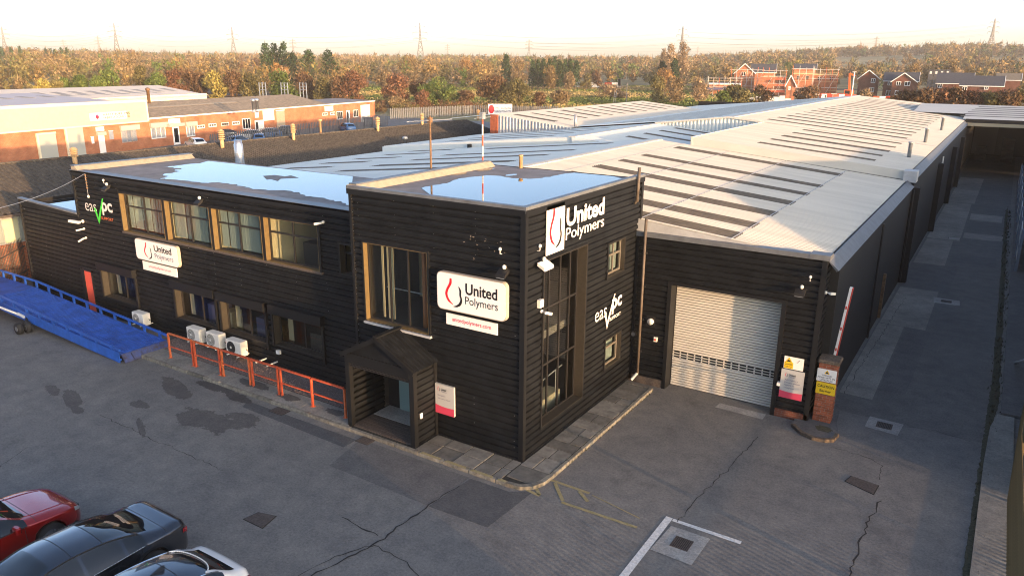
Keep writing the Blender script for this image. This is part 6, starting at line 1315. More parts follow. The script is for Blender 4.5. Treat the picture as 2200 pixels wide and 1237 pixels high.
def trunk_mesh(rng, h, w, z0):
    mb = MB(); r0 = max(.10, h*.022); fork = max(z0+.15*h, h*.3); pts = [(0,0,-.2),(rng.normal(0,.1),rng.normal(0,.1),fork*.5),(rng.normal(0,.15),rng.normal(0,.15),fork)]
    for (a, b), ra_, rb_ in zip(zip(pts[:-1], pts[1:]), (r0*1.15, r0*.9), (r0*.9, r0*.7)): mb.tube(a, b, ra_, 7, rb_)
    for k in range(6):
        an = k*1.05+rng.random(); e = (math.cos(an)*w*.6, math.sin(an)*w*.6, fork+(h-fork)*(.35+.5*rng.random())); mid = tuple((np.array(pts[2])*.55+np.array(e)*.45)+[0,0,.06*h])
        mb.tube(pts[2], mid, r0*.5, 5, r0*.32); mb.tube(mid, e, r0*.32, 5, r0*.08)
        for j in range(2): e2 = tuple(np.array(mid)+[rng.normal(0,w*.3), rng.normal(0,w*.3), (h-fork)*.35*rng.random()+.1]); mb.tube(mid, e2, r0*.2, 4, r0*.05)
    return mb
PROTO = {}
def proto(kind, style, h, w, z0, n, size, twig, var):
    key = (kind, style, round(h), round(w*2)/2, var)
    if key not in PROTO:
        rng = np.random.default_rng(abs(hash((kind, style, round(h), var))) % 99991 if False else (sum(map(ord, kind+style))*131+int(h*10)*7+var))
        cen, rad = crown(rng, h, w, z0, style); P, C_ = leaves(rng, cen, rad, n, size, KIND[kind], twig); me = cloud_mesh('crown', P, C_)
        tb = trunk_mesh(rng, h*.92, w, z0); tm = bpy.data.meshes.new('trunk'); tm.from_pydata(tb.v, [], tb.f); tm.update(); PROTO[key] = (me, tm)
    return PROTO[key]
NT = [0]
def tree(name, lab, px, dist, h, w, kind, style='round', z0=.12, n=1500, size=.34, twig=.3, cat='tree', group=None, off=(0,0)):
    q = gd(px, dist); NT[0] += 1; me, tm = proto(kind, style, h, w, z0*h, n, size, twig, NT[0] % 5)
    t = thing(name, lab, cat, (q[0]+off[0], q[1]+off[1], height(q[0], q[1])-.1), group, rotz=NT[0]*2.4)
    link('crown', me.copy() if me.users == 0 and False else me, 'leaf', t, local=True); link('trunk', tm, 'trunk', t, local=True); return t
def topz(px, py, d):                       # height of the line of sight at a distance
    r = ray(px, py); return CAM[2]+r[2]/math.hypot(r[0], r[1])*d
def T_(lab, px, d, ytop, hw, kind, style='round', name='tree', cat='tree', group=None, **k):
    q = gd(px, d); h = max(1.5, topz(px, ytop, d)-height(q[0], q[1])); th = math.atan((px-1100)/FPX); w = hw/FPX*d*math.cos(th)**2
    return tree(name, lab, px, d, h, w, kind, style, cat=cat, group=group, **k)
# trees and bushes one can pick out
T_('tall dark green conifer, left of the trio above the gold wood', 572, 330, 95, 15, 'conifer', 'column', 'conifer', 'tree', 'conifer trio', size=.5)
T_('tall dark green conifer in the middle of the trio above gold wood', 592, 332, 96, 15, 'conifer', 'column', 'conifer', 'tree', 'conifer trio', size=.5)
T_('tallest rounded conifer at right of the trio above gold wood', 610, 328, 93, 13, 'conifer', 'column', 'conifer', 'tree', 'conifer trio', size=.5)
T_('short conifer just right of the tall conifer trio', 629, 335, 114, 11, 'conifer', 'column', 'conifer', size=.5)
T_('broad conifer leaning left of two beyond the brick unit', 663, 310, 109, 18, 'conifer', 'column', 'conifer', size=.5); T_('broad conifer at right of two beyond the brick unit', 706, 312, 110, 18, 'conifer', 'column', 'conifer', size=.5)
for k, (px, yt, lab) in enumerate(((8,102,'first small conifer on skyline at left edge'),(28,103,'second small conifer on left skyline'),(48,101,'third small conifer on left skyline'),(103,105,'left of three thin conifers on skyline'),(113,105,'middle of three thin conifers on skyline'),(121,107,'right of three thin conifers on skyline'),(136,106,'dark conifer of the pair beside pale pylon'),(148,104,'green conifer of the pair beside pale pylon'))):
    T_(lab, px, 620, yt, 6, 'conifer', 'column', 'conifer', 'tree', 'skyline conifers', size=.8, n=500)
T_('single dark conifer standing in orange trees near centre', 1087, 350, 119, 10, 'conifer', 'column', 'conifer', size=.5)
for k in range(9):
    px = 1145+k*11.5; T_(('leftmost','second','third','fourth','fifth','sixth','seventh','eighth','rightmost')[k]+' tree in row of clipped dark conifers', px, 340, (130,129,128,127,124,127,130,128,131)[k], 7.5, 'conifer', 'column', 'conifer', 'tree', 'row of dark conifers', size=.5, n=900)
T_('dark conifer left of the two by the tall bare poplars', 1424, 330, 133, 11, 'conifer', 'column', 'conifer', size=.5); T_('dark conifer right of the two by the tall bare poplars', 1450, 325, 128, 10, 'conifer', 'column', 'conifer', size=.5)
L1 = (('yellow green bush behind factory roof at left',85,205,167,14,'yellow'),('olive bush beside yellow bush behind factory',112,208,170,14,'olive'),('green ivy covered tree behind buff wall',130,215,160,19,'green'),('second green bush behind buff wall',165,212,158,18,'green'),
    ('green bush right of buff wall end',205,210,163,15,'green'),('leaning green tree above cream shed',238,215,150,20,'green'),('dark ivy tree above middle of cream shed',300,222,138,17,'olive'),('green ivy tree right of dark ivy tree',335,220,147,18,'green'),
    ('russet thicket above cream shed',372,225,142,22,'russet'),('brown thicket right of russet thicket',415,225,150,22,'brown'),('yellow olive tree left of dark tree',455,220,150,22,'yellow'),('dark tree beside steel racks',500,218,144,17,'brown'),('olive tree behind steel racks',540,216,158,20,'olive'),
    ('wide green tree behind third steel rack',604,214,152,26,'green'),('dark brown tree right of wide green tree',655,220,160,18,'brown'),('olive bush behind brick unit roof',690,212,168,20,'olive'),('brown bush behind brick unit roof end',722,208,163,20,'brown'),('large red brown bush at end of brick unit',762,206,155,28,'russet'))
for lab, px, d, yt, hw, kd in L1: T_(lab, px, d, yt-5, hw*1.5, kd, 'bush', z0=.02, size=.40, n=3200, group='thicket behind the units')
L2 = (('red brown tree left of bright green bush by railway',855,212,158,27,'russet'),('dark gap bush between red tree and green bush',897,214,170,18,'brown'),('bright green bush by the railway',930,208,165,27,'green'),('lower bright green bush by the railway',962,206,182,22,'green'),('small crimson bush by railway',905,196,192,16,'russet'),('small tan bush by railway fence',845,190,210,18,'tan'),
    ('dark low bush right of green bush',1000,205,196,18,'brown'),('largest brown and green bush in middle distance',1068,205,152,36,'brown'),('right half of the largest bush, greener',1112,203,166,36,'olive'),('small tan bush right of largest bush',1160,205,200,14,'brown'),('pale tan bush by signal post',1205,215,193,20,'tan'),('bare twiggy bush in the field',1318,262,184,30,'pale'),
    ('olive ivy clad tree at warehouse roof edge',1415,222,162,22,'olive'),('bare orange tree right of olive tree',1450,230,165,24,'tan'),('orange leaved tree behind olive tree',1432,280,146,24,'orange'),('bare spreading tree in front of scaffold',1508,240,168,22,'pale'),('dark evergreen bush left of site',1590,200,178,34,'olive'),('small bright evergreen at left of dark bush',1560,196,197,18,'green'),('brown evergreen bush by scaffold foot',1640,202,184,24,'brown'),
    ('russet scrub before the small gabled house',1742,200,182,30,'brown'),('pale twiggy bush before dark brick house',1872,205,190,20,'pale'))
for lab, px, d, yt, hw, kd in L2: T_(lab, px, d, yt-3, hw*1.25, kd, 'bush', z0=.02, size=.36, n=3600 if hw > 25 else 2200, twig=.6 if kd == 'pale' else .25)
for k, (px, yt, kd) in enumerate(((1925,206,'orange'),(1960,192,'brown'),(1998,182,'brown'),(2035,178,'russet'),(2070,184,'brown'),(2108,180,'russet'),(2145,186,'olive'),(2178,174,'brown'),(2215,176,'olive'))):
    T_(('low orange brown bush at left end of hedge','second bush along hawthorn hedge behind loading shed','third bush along hawthorn hedge, dark brown','tall russet bush in middle of hedge','dip in hedge, dark brown bush','russet bush right of hedge middle','olive bush towards right of hedge','tall dark bush near right edge hedge','last olive bush at right edge hedge')[k], px, 150, yt-6, 38, kd, 'bush', 'hawthorn', 'bush', 'hedge behind loading shed', z0=.02, size=.30, n=3800)
L3 = (('big golden tree mass behind green bush',880,400,112,30,'golden'),('bright orange tree near centre',1000,390,122,24,'orange'),('golden tree right of the orange tree',1045,395,130,22,'golden'),('golden tree behind dark conifer',1115,400,128,24,'golden'),('tan tree before conifer row',1185,330,140,20,'golden'),('tan round tree under conifer row',1225,325,148,16,'tan'),
    ('dark purple brown tree right of conifer row',1280,360,150,18,'brown'),('grey green willow near parked lorries',1262,345,158,16,'olive'),('tall bare poplar left of nearest centre pylon',1440,345,98,13,'pale'),('tallest bare poplar beside centre pylon',1466,350,93,16,'pale'),('bare poplar further left on skyline',1425,420,108,10,'pale'),
    ('yellow green round willow behind scaffolding',1712,420,120,26,'yellow'),('tan tree right of yellow willow',1775,400,128,24,'golden'),('golden willow left of the mass behind houses',1965,420,126,24,'golden'),('golden willow second in mass behind houses',2005,425,118,26,'golden'),('golden willow third in mass behind houses',2045,420,120,26,'golden'),('golden willow at right of mass behind houses',2090,415,128,26,'golden'),
    ('orange autumn tree above wide green tree',600,270,132,24,'orange'),('small orange tree left of conifer pair',652,262,142,16,'orange'),('golden tree beyond railway at left',820,300,150,24,'tan'))
for lab, px, d, yt, hw, kd in L3: T_(lab, px, d, yt, hw, kd, 'column' if 'poplar' in lab else 'round', z0=.08, size=.55, n=1500, twig=.45)
# the far woods, one mass
rng = np.random.default_rng(17); PP, CC = [], []
def wood_ok(px, d, rnd):
    if px < 780: return d > 235
    if px < 1080: return d > 300 and not (d < 420 and 770 < px < 850)
    if px < 1560: return d > 400
    if px < 1780: return d > 390
    return d > 400 and not (1790 < px < 1990 and 680 < d < 1000)
kinds = ['pale','tan','olive','golden','tan','olive','golden','tan','brown','olive']
N = 0; bear = lambda px: px
while N < 3900:
    px = rng.uniform(-160, 2360); d = math.sqrt(rng.uniform(235**2, 1180**2))
    if not wood_ok(px, d, rng): continue
    if d > 620 and px > 1650 and (math.sin(px*.021)+math.sin(d*.017+px*.006)) > .35: continue
    q = gd(px, d); N += 1
    patch = math.sin(q[0]*.013)+math.sin(q[1]*.017+1.3)+rng.normal(0,.8); kd = kinds[int(np.clip((patch+2.5)/5*9.99, 0, 9))]
    if rng.random() < .02: kd = 'conifer'
    elif rng.random() < .07: kd = 'green'
    h = rng.uniform(6.0, 13.5)*(1.12 if d > 500 else 1)*(1.1 if px < 300 else 1); w = h*rng.uniform(.30,.46); h0 = height(q[0], q[1])
    n = int(np.clip(62000/d, 62, 190)); size = .0016*d+.12
    cen, rad = crown(rng, h, w, .08*h, 'column' if kd == 'conifer' else 'round'); P, C_ = leaves(rng, cen, rad, n, size*1.15, KIND[kd], .40, .45)
    PP.append(P+np.array([q[0], q[1], h0])); CC.append(C_*rng.uniform(.8,1.2))
for k in range(1400):                                     # hedges and copses on the far hills
    px = rng.uniform(-160, 2360); d = rng.uniform(1180, 2100)
    if math.sin(d*.021+px*.004) < .25 and rng.random() < .75: continue
    q = gd(px, d); h = rng.uniform(8,14); w = h*rng.uniform(.45,.7); h0 = height(q[0], q[1]); cen, rad = crown(rng, h, w, .05*h, 'round')
    P, C_ = leaves(rng, cen, rad, 46, .0022*d*.8, KIND[rng.choice(['tan','brown','olive','golden'])], .2, .4); PP.append(P+np.array([q[0], q[1], h0])); CC.append(C_)
wood = stuff(link('far_wood', cloud_mesh('far_wood', np.concatenate(PP), np.concatenate(CC)), 'leaf_mass')); tag(wood, 'broad mass of gold and brown autumn woods out to the skyline', 'woodland')
PP, CC = [], []
for k in range(420):                                      # scrub along the railway bank and under the thickets
    px = rng.uniform(60, 1500); d = rng.uniform(176, 200) if px < 1080 else rng.uniform(178, 186)
    if px < 780: d = rng.uniform(196, 226)
    q = gd(px, d); h = rng.uniform(.9, 2.6) if px < 1060 else rng.uniform(.4, 1.1); cen, rad = crown(rng, h, h*.8, 0, 'round'); P, C_ = leaves(rng, cen, rad, 90, .26, KIND[rng.choice(['russet','tan','brown','olive'])], .5, .3); PP.append(P+np.array([q[0], q[1], 0])); CC.append(C_)
scrub = stuff(link('scrub', cloud_mesh('scrub', np.concatenate(PP), np.concatenate(CC)), 'leaf_mass')); tag(scrub, 'low russet scrub and brambles along the railway bank', 'scrub')
PP, CC = [], []                                          # rough grass standing in the field
n = 52000; px = np.concatenate([rng.uniform(1040,1640,n*3//4), rng.uniform(700,1060,n//4)]); dd = np.sqrt(rng.uniform(205**2, 425**2, n))
bs = np.array([gd(float(p), 1.0) for p in px]); pos = bs*dd[:,None]; hh = rng.uniform(.25,.75,n); ww = rng.uniform(.25,.6,n); an = rng.uniform(0,6.28,n)
dx = np.stack([np.cos(an), np.sin(an), np.zeros(n)], 1)*ww[:,None]; up = np.stack([rng.normal(0,.12,n), rng.normal(0,.12,n), hh], 1)
P = np.stack([pos-dx, pos+dx, pos+dx*.5+up, pos-dx*.5+up], 1).reshape(-1,3)
band = (np.sin(dd*.075+pos[:,0]*.01)+np.sin(pos[:,0]*.035+1)*.6+rng.normal(0,.5,n)) > .1; C_ = np.where(band[:,None], np.array([.26,.21,.095]), np.array([.115,.145,.042]))*(.7+.6*rng.random((n,1)))
fg_ = stuff(link('field_grass', cloud_mesh('field_grass', P, C_), 'field_grass')); tag(fg_, 'rough green and straw coloured grass in the field beyond the railway', 'grass')
def ring_sheet(name, mat, pxs, dn, df, z):
    a = [gd(p, dn) for p in pxs]; b = [gd(p, df) for p in pxs]; mb = MB()
    for i in range(len(pxs)-1): mb.quad((*a[i][:2],z),(*a[i+1][:2],z),(*b[i+1][:2],z),(*b[i][:2],z))
    return struct(mb.build(name, mat))
ring_sheet('woodland_floor', 'hedge_floor', list(range(-200,800,100)), 190, 430, .0); ring_sheet('woodland_floor', 'hedge_floor', list(range(800,2500,100)), 410, 432, .02)
ring_sheet('meadow_strip', 'earth', list(range(1050,1650,50)), 262, 300, .02)

# ================================================================== railway, signal, field vehicles
qa, qb = gz(690,222), gz(1180,246); dv = (qb-qa)[:2]; dv /= np.linalg.norm(dv); nv = np.array([-dv[1], dv[0]]); qa = qa[:2]-dv*60; qb = qb[:2]+dv*90
rw = struct(MB().prism([tuple(qa-nv*5), tuple(qb-nv*5), tuple(qb+nv*5), tuple(qa+nv*5)], -.1, .5).build('railway_bed', 'ballast'))
for o in (-2.6,-1.1,1.1,2.6): MB().bar((*(qa+nv*o), .72), (*(qb+nv*o), .72), .12, .16).build('rail', 'rust_brown', rw)
Sg_ = thing('railway_signal', 'railway signal post with ladder near the warehouse roof edge', 'signal', tuple(gz(1345,228))); q = gz(1345,228); x, y = q[0], q[1]
MB().tube((x,y,0),(x,y,6.2),.14,8).build('post', 'pylon_steel', Sg_); MB().box(x-2.5,x+.3,y-.1,y+.1,5.2,5.45).build('arm', 'pylon_steel', Sg_); MB().box(x-2.6,x-2.0,y-.3,y+.3,5.4,7.2).build('signal_head', 'plastic_black', Sg_); 
for s in (-.3,.3): MB().bar((x-3.8+s,y,0),(x-3.3+s,y,4.2),.08).build('ladder_rail', 'galv', Sg_)
for k in range(8): MB().bar((x-4.1+.06*k,y,.4+.5*k),(x-3.5+.06*k,y,.4+.5*k),.05).build('rung', 'galv', Sg_)
for k, (px, lab, m) in enumerate(((1312,'pinkish lorry parked beyond the field','car_red'),(1322,'white lorry cab at right of field vehicles','car_white'),(1245,'grey lorry left of field vehicles','car_silver'),(1275,'white van between field lorries','car_white'))):
    q = gd(px, 372); t = thing('field_lorry', lab, 'lorry', (q[0],q[1],0), 'vehicles beyond the field'); ux, uy = RIGHT[0]/math.hypot(*RIGHT[:2]), RIGHT[1]/math.hypot(*RIGHT[:2]); f3 = (q[0],q[1],ux,uy,uy,-ux); Lw = (2.6,1.4,3.2,1.8)[k]
    fobj('body', m, t, f3, -Lw, Lw, .7, 3.0, -1.1, 1.1); fobj('cab', 'car_silver', t, f3, Lw+.1, Lw+1.4, .6, 2.5, -1.0, 1.0); fobj('windscreen', 'car_glass', t, f3, Lw+1.4, Lw+1.43, 1.4, 2.3, -.9, .9)
    for s in (-Lw*.6, Lw*.6, Lw+.8): MB().tube(fp(f3,s,.45,-1.0),fp(f3,s,.45,1.0),.45,10).build('wheel', 'tyre', t)

# ================================================================== houses and building site on the right
def pframe(px, d):
    o = gd(px, d); b = o[:2]/np.linalg.norm(o[:2]); return (o[0], o[1], b[1], -b[0], -b[0], -b[1])
def puz(fr, px, py):
    d = ray(px, py); nn = np.array([fr[4], fr[5]]); o = np.array(fr[:2]); t = np.dot(o-CAM[:2], nn)/np.dot(d[:2], nn); q = CAM+d*t
    return float(np.dot(q[:2]-o, np.array(fr[2:4]))), float(q[2])
def house_window(parent, fr, a, b):
    (u0,z1), (u1,z0) = puz(fr,*a), puz(fr,*b); u0, u1 = min(u0,u1), max(u0,u1); z0, z1 = min(z0,z1), max(z0,z1)
    wo = fobj('window', 'pvc', parent, fr, u0, u1, z0, z1, -.05, .12); m = (u0+u1)/2
    fobj('pane', 'car_glass', wo, fr, u0+.16, m-.09, z0+.16, z1-.14, .12, .14); fobj('pane', 'car_glass', wo, fr, m+.09, u1-.16, z0+.16, z1-.14, .12, .14)
def gable_house(lab, d, pc, xl, xr, ye, xa, ya, wins, wall='brick_dark', rmat='tile_dark', depth=9, rm2=None, name='brick_house', group='new brick houses'):
    fr = pframe(pc, d); t = thing(name, lab, 'house', (fr[0],fr[1],0), group); (ul, ze), (ur, _), (ua, zr) = puz(fr,xl,ye), puz(fr,xr,ye), puz(fr,xa,ya); dn = np.array(fp(fr,0,0,-depth))-np.array(fp(fr,0,0,0))
    MB().ext([fp(fr,ul,0),fp(fr,ur,0),fp(fr,ur,ze),fp(fr,ua,zr),fp(fr,ul,ze)], dn).build('wall', wall, t)
    for s, (ue, m) in enumerate(((ul, rmat), (ur, rm2 or rmat))):
        sg = -1 if s == 0 else 1; MB().ext([fp(fr,ua,zr+.25,.5),fp(fr,ue+sg*.5,ze-.15,.5),fp(fr,ue+sg*.5,ze-.15,-depth-.3),fp(fr,ua,zr+.25,-depth-.3)], (0,0,-.18)).build('roof_slope', m, t)
        MB().bar(fp(fr,ua,zr+.12,.55),fp(fr,ue+sg*.5,ze-.28,.55),.12,.28).build('barge_board', 'pvc', t)
    for a, b in wins: house_window(t, fr, a, b)
    return t, fr
def eave_house(lab, d, pc, xl, xr, ye, yr, wins, wall='brick_dark', rmat='tile_dark', depth=8.5, xrl=None, xrr=None, name='brick_house', group='new brick houses'):
    fr = pframe(pc, d); t = thing(name, lab, 'house', (fr[0],fr[1],0), group); (ul, ze), (ur, _) = puz(fr,xl,ye), puz(fr,xr,ye); zr = ze+ (topz(pc,yr,d+depth/2)-topz(pc,ye,d))
    a = xrl is not None
    MB().ext([fp(fr,ul+.3,0,-.3),fp(fr,ul+.3,0,-depth),fp(fr,ul+.3,ze,-depth),fp(fr,ul+.3,zr-.2,-depth/2),fp(fr,ul+.3,ze,-.3)], np.array(fp(fr,ur-ul-.6,0))-np.array(fp(fr,0,0))).build('wall', wall, t)
    MB().ext([fp(fr,ul,ze,.2),fp(fr,ur,ze,.2),fp(fr,ur,zr,-depth/2),fp(fr,ul,zr,-depth/2)], (0,0,-.18)).build('roof_slope', rmat, t); MB().ext([fp(fr,ul,ze,-depth-.3),fp(fr,ur,ze,-depth-.3),fp(fr,ur,zr,-depth/2),fp(fr,ul,zr,-depth/2)], (0,0,-.18)).build('roof_slope', rmat, t)
    MB().bar(fp(fr,ul,ze-.1,.25),fp(fr,ur,ze-.1,.25),.15,.22).build('gutter', 'pvc', t); MB().bar(fp(fr,ur+.05,ze-.1,.2),fp(fr,ur+.05,zr-.05,-depth/2),.12,.28).build('barge_board', 'pvc', t)
    for p, q in wins: house_window(t, fr, p, q)
    return t, fr
gable_house('dark brick house with white panel beside orange excavator', 318, 1875, 1845, 1889, 169, 1868, 152, [((1872,169),(1880,179)),((1868,188),(1877,198))], rm2='tile_brown', depth=11)
eave_house('dark brick semi with plain tiled front slope behind the gabled house', 312, 1925, 1897, 1975, 174, 155, [((1908,175),(1916,184)),((1904,194),(1915,206))], depth=9)
gable_house('dark brick house with broad white trimmed gable facing the warehouse', 305, 1942, 1917, 1969, 175, 1944, 158, [((1926,175),(1935,184)),((1944,175),(1955,185)),((1923,195),(1935,205))], rm2='tile_brown', depth=8)
eave_house('brick house with wide slate roof in middle of the row', 300, 2045, 2010, 2092, 179, 156, [((2015,180),(2024,189))], depth=10)
eave_house('lower grey slate roofed house nearest the hedge', 285, 2115, 2060, 2158, 184, 162, [((2068,186),(2077,196)),((2115,186),(2123,193))], depth=10)
eave_house('house with pale brown hipped roof at right of the row', 335, 2165, 2138, 2195, 172, 157, [], rmat='tile_brown', depth=10)
gable_house('small new house with dark steep roof on the building site', 280, 1700, 1690, 1709, 185, 1700, 163, [((1694,186),(1698,194))], wall='brick_far', depth=6)
gable_house('scaffolded house with grey roof and orange brick gable', 335, 1600, 1578, 1622, 158, 1601, 138, [((1594,155),(1601,164))], wall='brick_far', depth=14, name='unfinished_house', group='unfinished houses')
eave_house('roof of unfinished house behind the scaffolded gable', 360, 1640, 1612, 1668, 156, 137, [], wall='brick_far', depth=9, name='unfinished_house', group='unfinished houses')
eave_house('unfinished house roof rising behind scaffolding further right', 372, 1728, 1705, 1755, 148, 137, [], wall='brick_far', depth=9, name='unfinished_house', group='unfinished houses')
def brick_block(lab, d, xl, xr, yt, band):
    pc = (xl+xr)/2; fr = pframe(pc, d); (ul, zt), (ur, _) = puz(fr,xl,yt), puz(fr,xr,yt); t = thing('unfinished_house', lab, 'house', (fr[0],fr[1],0), 'unfinished houses')
    fobj('wall', 'brick_far', t, fr, ul, ur, 0, zt, -8, 0); fobj('wall_plate', band, t, fr, ul-.2, ur+.2, zt, zt+.5, -8.1, .1)
    n = max(2, int((ur-ul)/3.2))
    for k in range(n): u = ul+(ur-ul)*(k+.5)/n; wo = fobj('window', 'plastic_black', t, fr, u-.5, u+.5, zt-1.9, zt-.7, -.05, .03); fobj('lintel', 'concrete_grey', wo, fr, u-.65, u+.65, zt-.7, zt-.5, -.02, .05)
    return t
brick_block('low unroofed orange brick block with pale wall plate', 312, 1524, 1592, 182, 'pvc'); brick_block('scaffolded orange brick block right of small steep house', 318, 1706, 1745, 160, 'scaffold_board'); brick_block('unroofed brick block at right of scaffolding', 325, 1748, 1800, 162, 'scaffold_board'); brick_block('orange brick block wrapped in scaffold left of small house', 322, 1642, 1688, 166, 'scaffold_board')
def scaffold(lab, d, xl, xr, yt, lifts, net=None):
    pc = (xl+xr)/2; fr = pframe(pc, d); (ul, zt), (ur, _) = puz(fr,xl,yt), puz(fr,xr,yt); t = thing('scaffold', lab, 'scaffold', (fr[0],fr[1],0), 'scaffolding'); n = max(3, int((ur-ul)/1.9)); rs = random.Random(int(xl))
    for n_ in (.5, 1.7):
        for k in range(n+1): u = ul+(ur-ul)*k/n; MB().tube(fp(fr,u,0,n_),fp(fr,u,zt+rs.uniform(-.4,1.2),n_),.09,5).build('standard', 'scaffold_tube' if rs.random() < .6 else 'rail_rust', t)
    for j in range(lifts):
        z = zt*(j+1)/lifts-.9
        for n_ in (.5,1.7): MB().tube(fp(fr,ul-.5,z+.9,n_),fp(fr,ur+.5,z+.9,n_),.07,5).build('ledger', 'scaffold_tube', t)
        fobj('boards', 'scaffold_board', t, fr, ul-.3, ur+.3, z-.08, z, .5, 1.7)
        if net and j < lifts-1: fobj('debris_net', net, t, fr, ul, ur, z-.1, z+.7, 1.76, 1.79)
    for k in range(0, n-1, 2): MB().tube(fp(fr,ul+(ur-ul)*k/n,.2,1.85),fp(fr,ul+(ur-ul)*(k+2)/n,zt*.9,1.85),.06,5).build('brace', 'scaffold_tube', t)
scaffold('scaffold along the low orange brick block', 308, 1522, 1594, 168, 2, 'logo_blue'); scaffold('scaffold round the orange gable with grey roof', 330, 1572, 1640, 150, 3); scaffold('scaffold on block left of the small steep house', 316, 1640, 1690, 152, 4, 'scaffold_net'); scaffold('scaffold right of the small steep house', 313, 1704, 1748, 148, 3); scaffold('scaffold at right end of building site', 320, 1750, 1802, 150, 3, None)
E_ = thing('excavator', 'orange excavator with raised arm beside white trimmed brick house', 'excavator', tuple(gd(1832,290))); fr = pframe(1832, 290); (ua, zA_), (ub_, zB_), (uc, zC_) = puz(fr,1826,158), puz(fr,1838,164), puz(fr,1828,180)
fobj('tracks', 'plastic_black', E_, fr, -2.0, 1.8, 0, 1.0, -1.3, 1.3); fobj('cab', 'machine_orange', E_, fr, -1.6, 1.4, 1.0, 3.4, -1.1, 1.1); fobj('cab_glass', 'car_glass', E_, fr, -1.4, .2, 2.0, 3.2, 1.1, 1.14); MB().bar(fp(fr,0,2.6,.6),fp(fr,ua,zA_,.6),.55,.6).build('boom', 'machine_orange', E_); MB().bar(fp(fr,ua,zA_,.6),fp(fr,ub_,zB_,.6),.5,.5).build('dipper', 'machine_orange', E_); MB().bar(fp(fr,ub_,zB_,.6),fp(fr,ub_+.3,zB_-1.6,.6),.8,.8).build('bucket', 'rust_iron', E_)
for k, (px, d, lab) in enumerate(((1785,285,'red mesh barrier panels left of excavator'),(1815,280,'red and white barrier panels by excavator'),(1660,262,'pile of pale building blocks below scaffold'),(1932,270,'stack of orange barriers before brick houses'))):
    fr = pframe(px, d); t = thing('site_barrier', lab, 'barrier', (fr[0],fr[1],0), 'building site barriers')
    for j in range(7): u = -6+j*1.8; fobj('panel', ('scaffold_net','sign_white','barrier_red')[(j+k) % 3] if k != 2 else 'grey_white', t, fr, u, u+1.7, .1, 2.2 if k != 2 else 1.2+.4*(j % 3), -.1, .1 if k != 2 else 1.2)
    fobj('foot_rail', 'plastic_black', t, fr, -6, 6.6, 0, .12, -.3, .3)
t = thing('lamp_post', 'tall white lamp post on the building site', 'lamp post', tuple(gd(1838,270))); q = gd(1838,270); MB().tube((q[0],q[1],0),(q[0],q[1],topz(1838,156,270)),.16,8).build('post', 'pvc', t); MB().box(q[0]-.5,q[0]+.5,q[1]-.2,q[1]+.2,topz(1838,156,270),topz(1838,155,270)+.15).build('lantern', 'grey_white', t)
fr = pframe(2030, 345); t = thing('stacked_cabins', 'stacked dark site cabins behind the slate roof', 'cabin', (fr[0],fr[1],0))
for k in range(4): (u, z), (u2, _) = puz(fr,1996+k*12,150), puz(fr,2007+k*12,150); cb_ = fobj('cabin', 'tile_dark', t, fr, u, u2, 5.5, z, -3, 0); fobj('window', 'grey_white', cb_, fr, u+.4, u2-.6, z-1.6, z-.6, 0, .06); fobj('cabin', 'tile_dark', t, fr, u, u2, 0, 5.4, -3, 0)
# ================================================================== pylons and wires
PY = []
def pylon(lab, px, ytop, H=48.0, thin=1.0):
    r = ray(px, ytop); tn = r[2]/math.hypot(r[0], r[1]); d = 600
    for _ in range(30): q = gd(px, d); d = (H+height(q[0], q[1])-CAM[2])/tn
    q = gd(px, d); b = q[:2]/np.linalg.norm(q[:2]); a = math.atan2(b[1], b[0]); z0 = height(q[0], q[1]); t = thing('pylon', lab, 'pylon', (q[0], q[1], z0), 'electricity pylons', a+math.pi/2+(.5 if px > 1300 else .1))
    hw = lambda z: 4.2*(1-z/(H*.62))+1.0 if z < H*.62 else 1.0-.75*(z-H*.62)/(H*.38); lv = [0,.14,.27,.39,.5,.6,.68,.76,.84,.92,1.0]; zs = [H*v for v in lv]; bw = .30*max(1, d/620)*thin
    for sx in (-1,1):
        for sy in (-1,1):
            mb = MB(); [mb.bar((sx*hw(z1_),sy*hw(z1_),z1_),(sx*hw(z2_),sy*hw(z2_),z2_),bw) for z1_, z2_ in zip(zs[:-1], zs[1:])]; mb.build('leg', 'pylon_steel', t, local=True)
    mb = MB()
    for z1_, z2_ in zip(zs[:-1], zs[1:]):
        a1, a2 = hw(z1_), hw(z2_)
        for f_ in range(4):
            c = [(-1,-1),(1,-1),(1,1),(-1,1)]; p_, q_ = c[f_], c[(f_+1) % 4]; mb.bar((p_[0]*a1,p_[1]*a1,z1_),(q_[0]*a2,q_[1]*a2,z2_),bw*.62).bar((q_[0]*a1,q_[1]*a1,z1_),(p_[0]*a2,p_[1]*a2,z2_),bw*.62)
    stuff(mb.build('lattice', 'pylon_steel', t, local=True)); arms = []
    for zf, ln in ((.64,7.2),(.77,8.4),(.90,6.2)):
        z = H*zf; h_ = hw(z)
        for s in (-1,1):
            tip = (s*ln,0,z+.4); mb = MB().bar((s*h_,h_,z),tip,bw*.7).bar((s*h_,-h_,z),tip,bw*.7).bar((s*h_,0,z+2.0),tip,bw*.7); mb.build('crossarm', 'pylon_steel', t, local=True); MB().bar(tip,(tip[0],0,tip[2]-2.2),bw*.5).build('insulator', 'pylon_steel', t, local=True)
            ca, sa = math.cos(t.rotation_euler.z), math.sin(t.rotation_euler.z); arms.append((q[0]+tip[0]*ca, q[1]+tip[0]*sa, z0+tip[2]-2.2))
    PY.append((lab, px, d, arms)); return t
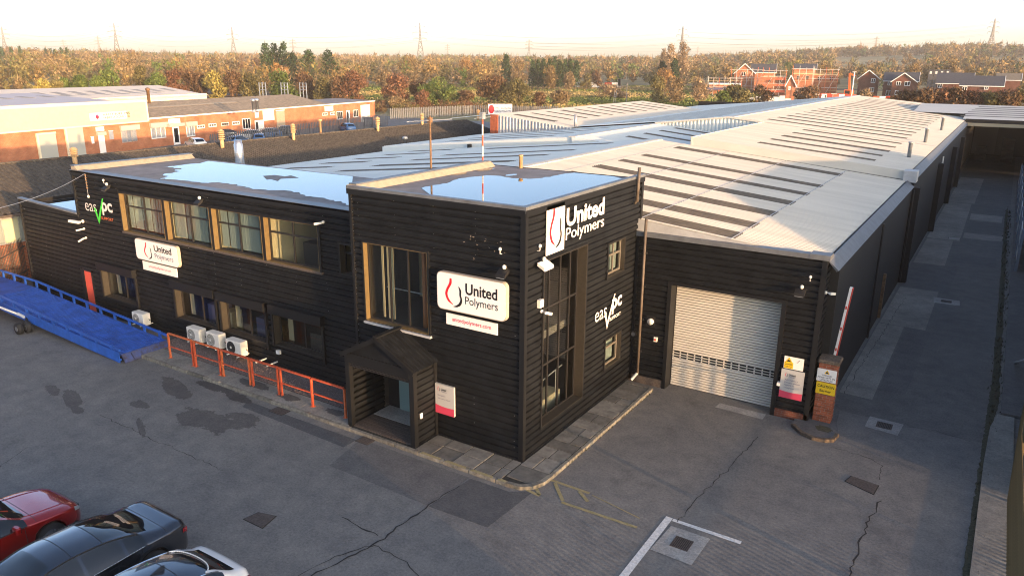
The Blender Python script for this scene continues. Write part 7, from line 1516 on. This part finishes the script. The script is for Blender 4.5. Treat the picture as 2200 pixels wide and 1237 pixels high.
for lab, px, yt, H_ in (('faint hazy pylon at far left edge',17,58,48),('small faint pylon beside the skyline conifer pair',143,86,48),('short pylon left of the taller one on left skyline',218,78,48),('tall pylon second from left on skyline',256,50,48),('wide armed pylon above the gold wood',505,58,50),('small far pylon right of conifer trio',632,84,48),('tall pylon above the green bush by railway',904,49,48),
        ('tiny far pylon right of tall centre pylon',962,95,48),('slim pylon left of the conifer row',1136,85,48),('near pylon beside the tall bare poplars',1462,57,48),('small pylon behind the bare poplars',1497,101,48),('slim leaning pylon above the dark brick houses',1876,79,48),('small pylon left of tallest right hand pylon',2077,91,48),('tallest pylon at right above houses',2121,41,50)): pylon(lab, px, yt, H_)
PYd = {p[1]: p for p in PY}
for a, b, lab in ((17,256,'wires from left edge pylon to tall left pylon'),(256,505,'wires between tall left pylon and wide armed pylon'),(505,904,'wires between wide armed pylon and centre pylon'),(904,1462,'wires between centre pylon and poplar pylon'),(1462,2121,'wires from poplar pylon to tallest right pylon'),(1136,1876,'wires from slim pylon to leaning right pylon')):
    A, B_ = PYd[a], PYd[b]; t = thing('power_line', lab, 'power line', tuple(np.array(A[3][0])*[1,1,0]), 'overhead power lines'); sag = 9
    for i in range(6):
        p0, p1 = np.array(A[3][i]), np.array(B_[3][i]); mb = MB(); pts = [tuple(p0*(1-k/14)+p1*(k/14)-np.array([0,0,sag*4*(k/14)*(1-k/14)])) for k in range(15)]; mb.path(pts, .055*max(1, (A[2]+B_[2])/1300), 3); mb.build('wire', 'wire', t)
# ================================================================== low sun haze
hz = MB().box(-2600,2600,-300,2600,-2,84).build('haze', 'earth'); hm = bpy.data.materials.new('haze_air'); hm.use_nodes = True; hn = hm.node_tree; hn.nodes.remove(hn.nodes['Principled BSDF'])
pv_ = hn.nodes.new('ShaderNodeVolumePrincipled'); pv_.inputs['Color'].default_value = (.95,.93,.90,1); pv_.inputs['Density'].default_value = .00022; pv_.inputs['Anisotropy'].default_value = .0
hn.links.new(pv_.outputs[0], hn.nodes['Material Output'].inputs['Volume']); hz.data.materials.clear(); hz.data.materials.append(hm); stuff(hz); tag(hz, 'thin warm haze hanging over the far woods', 'haze')
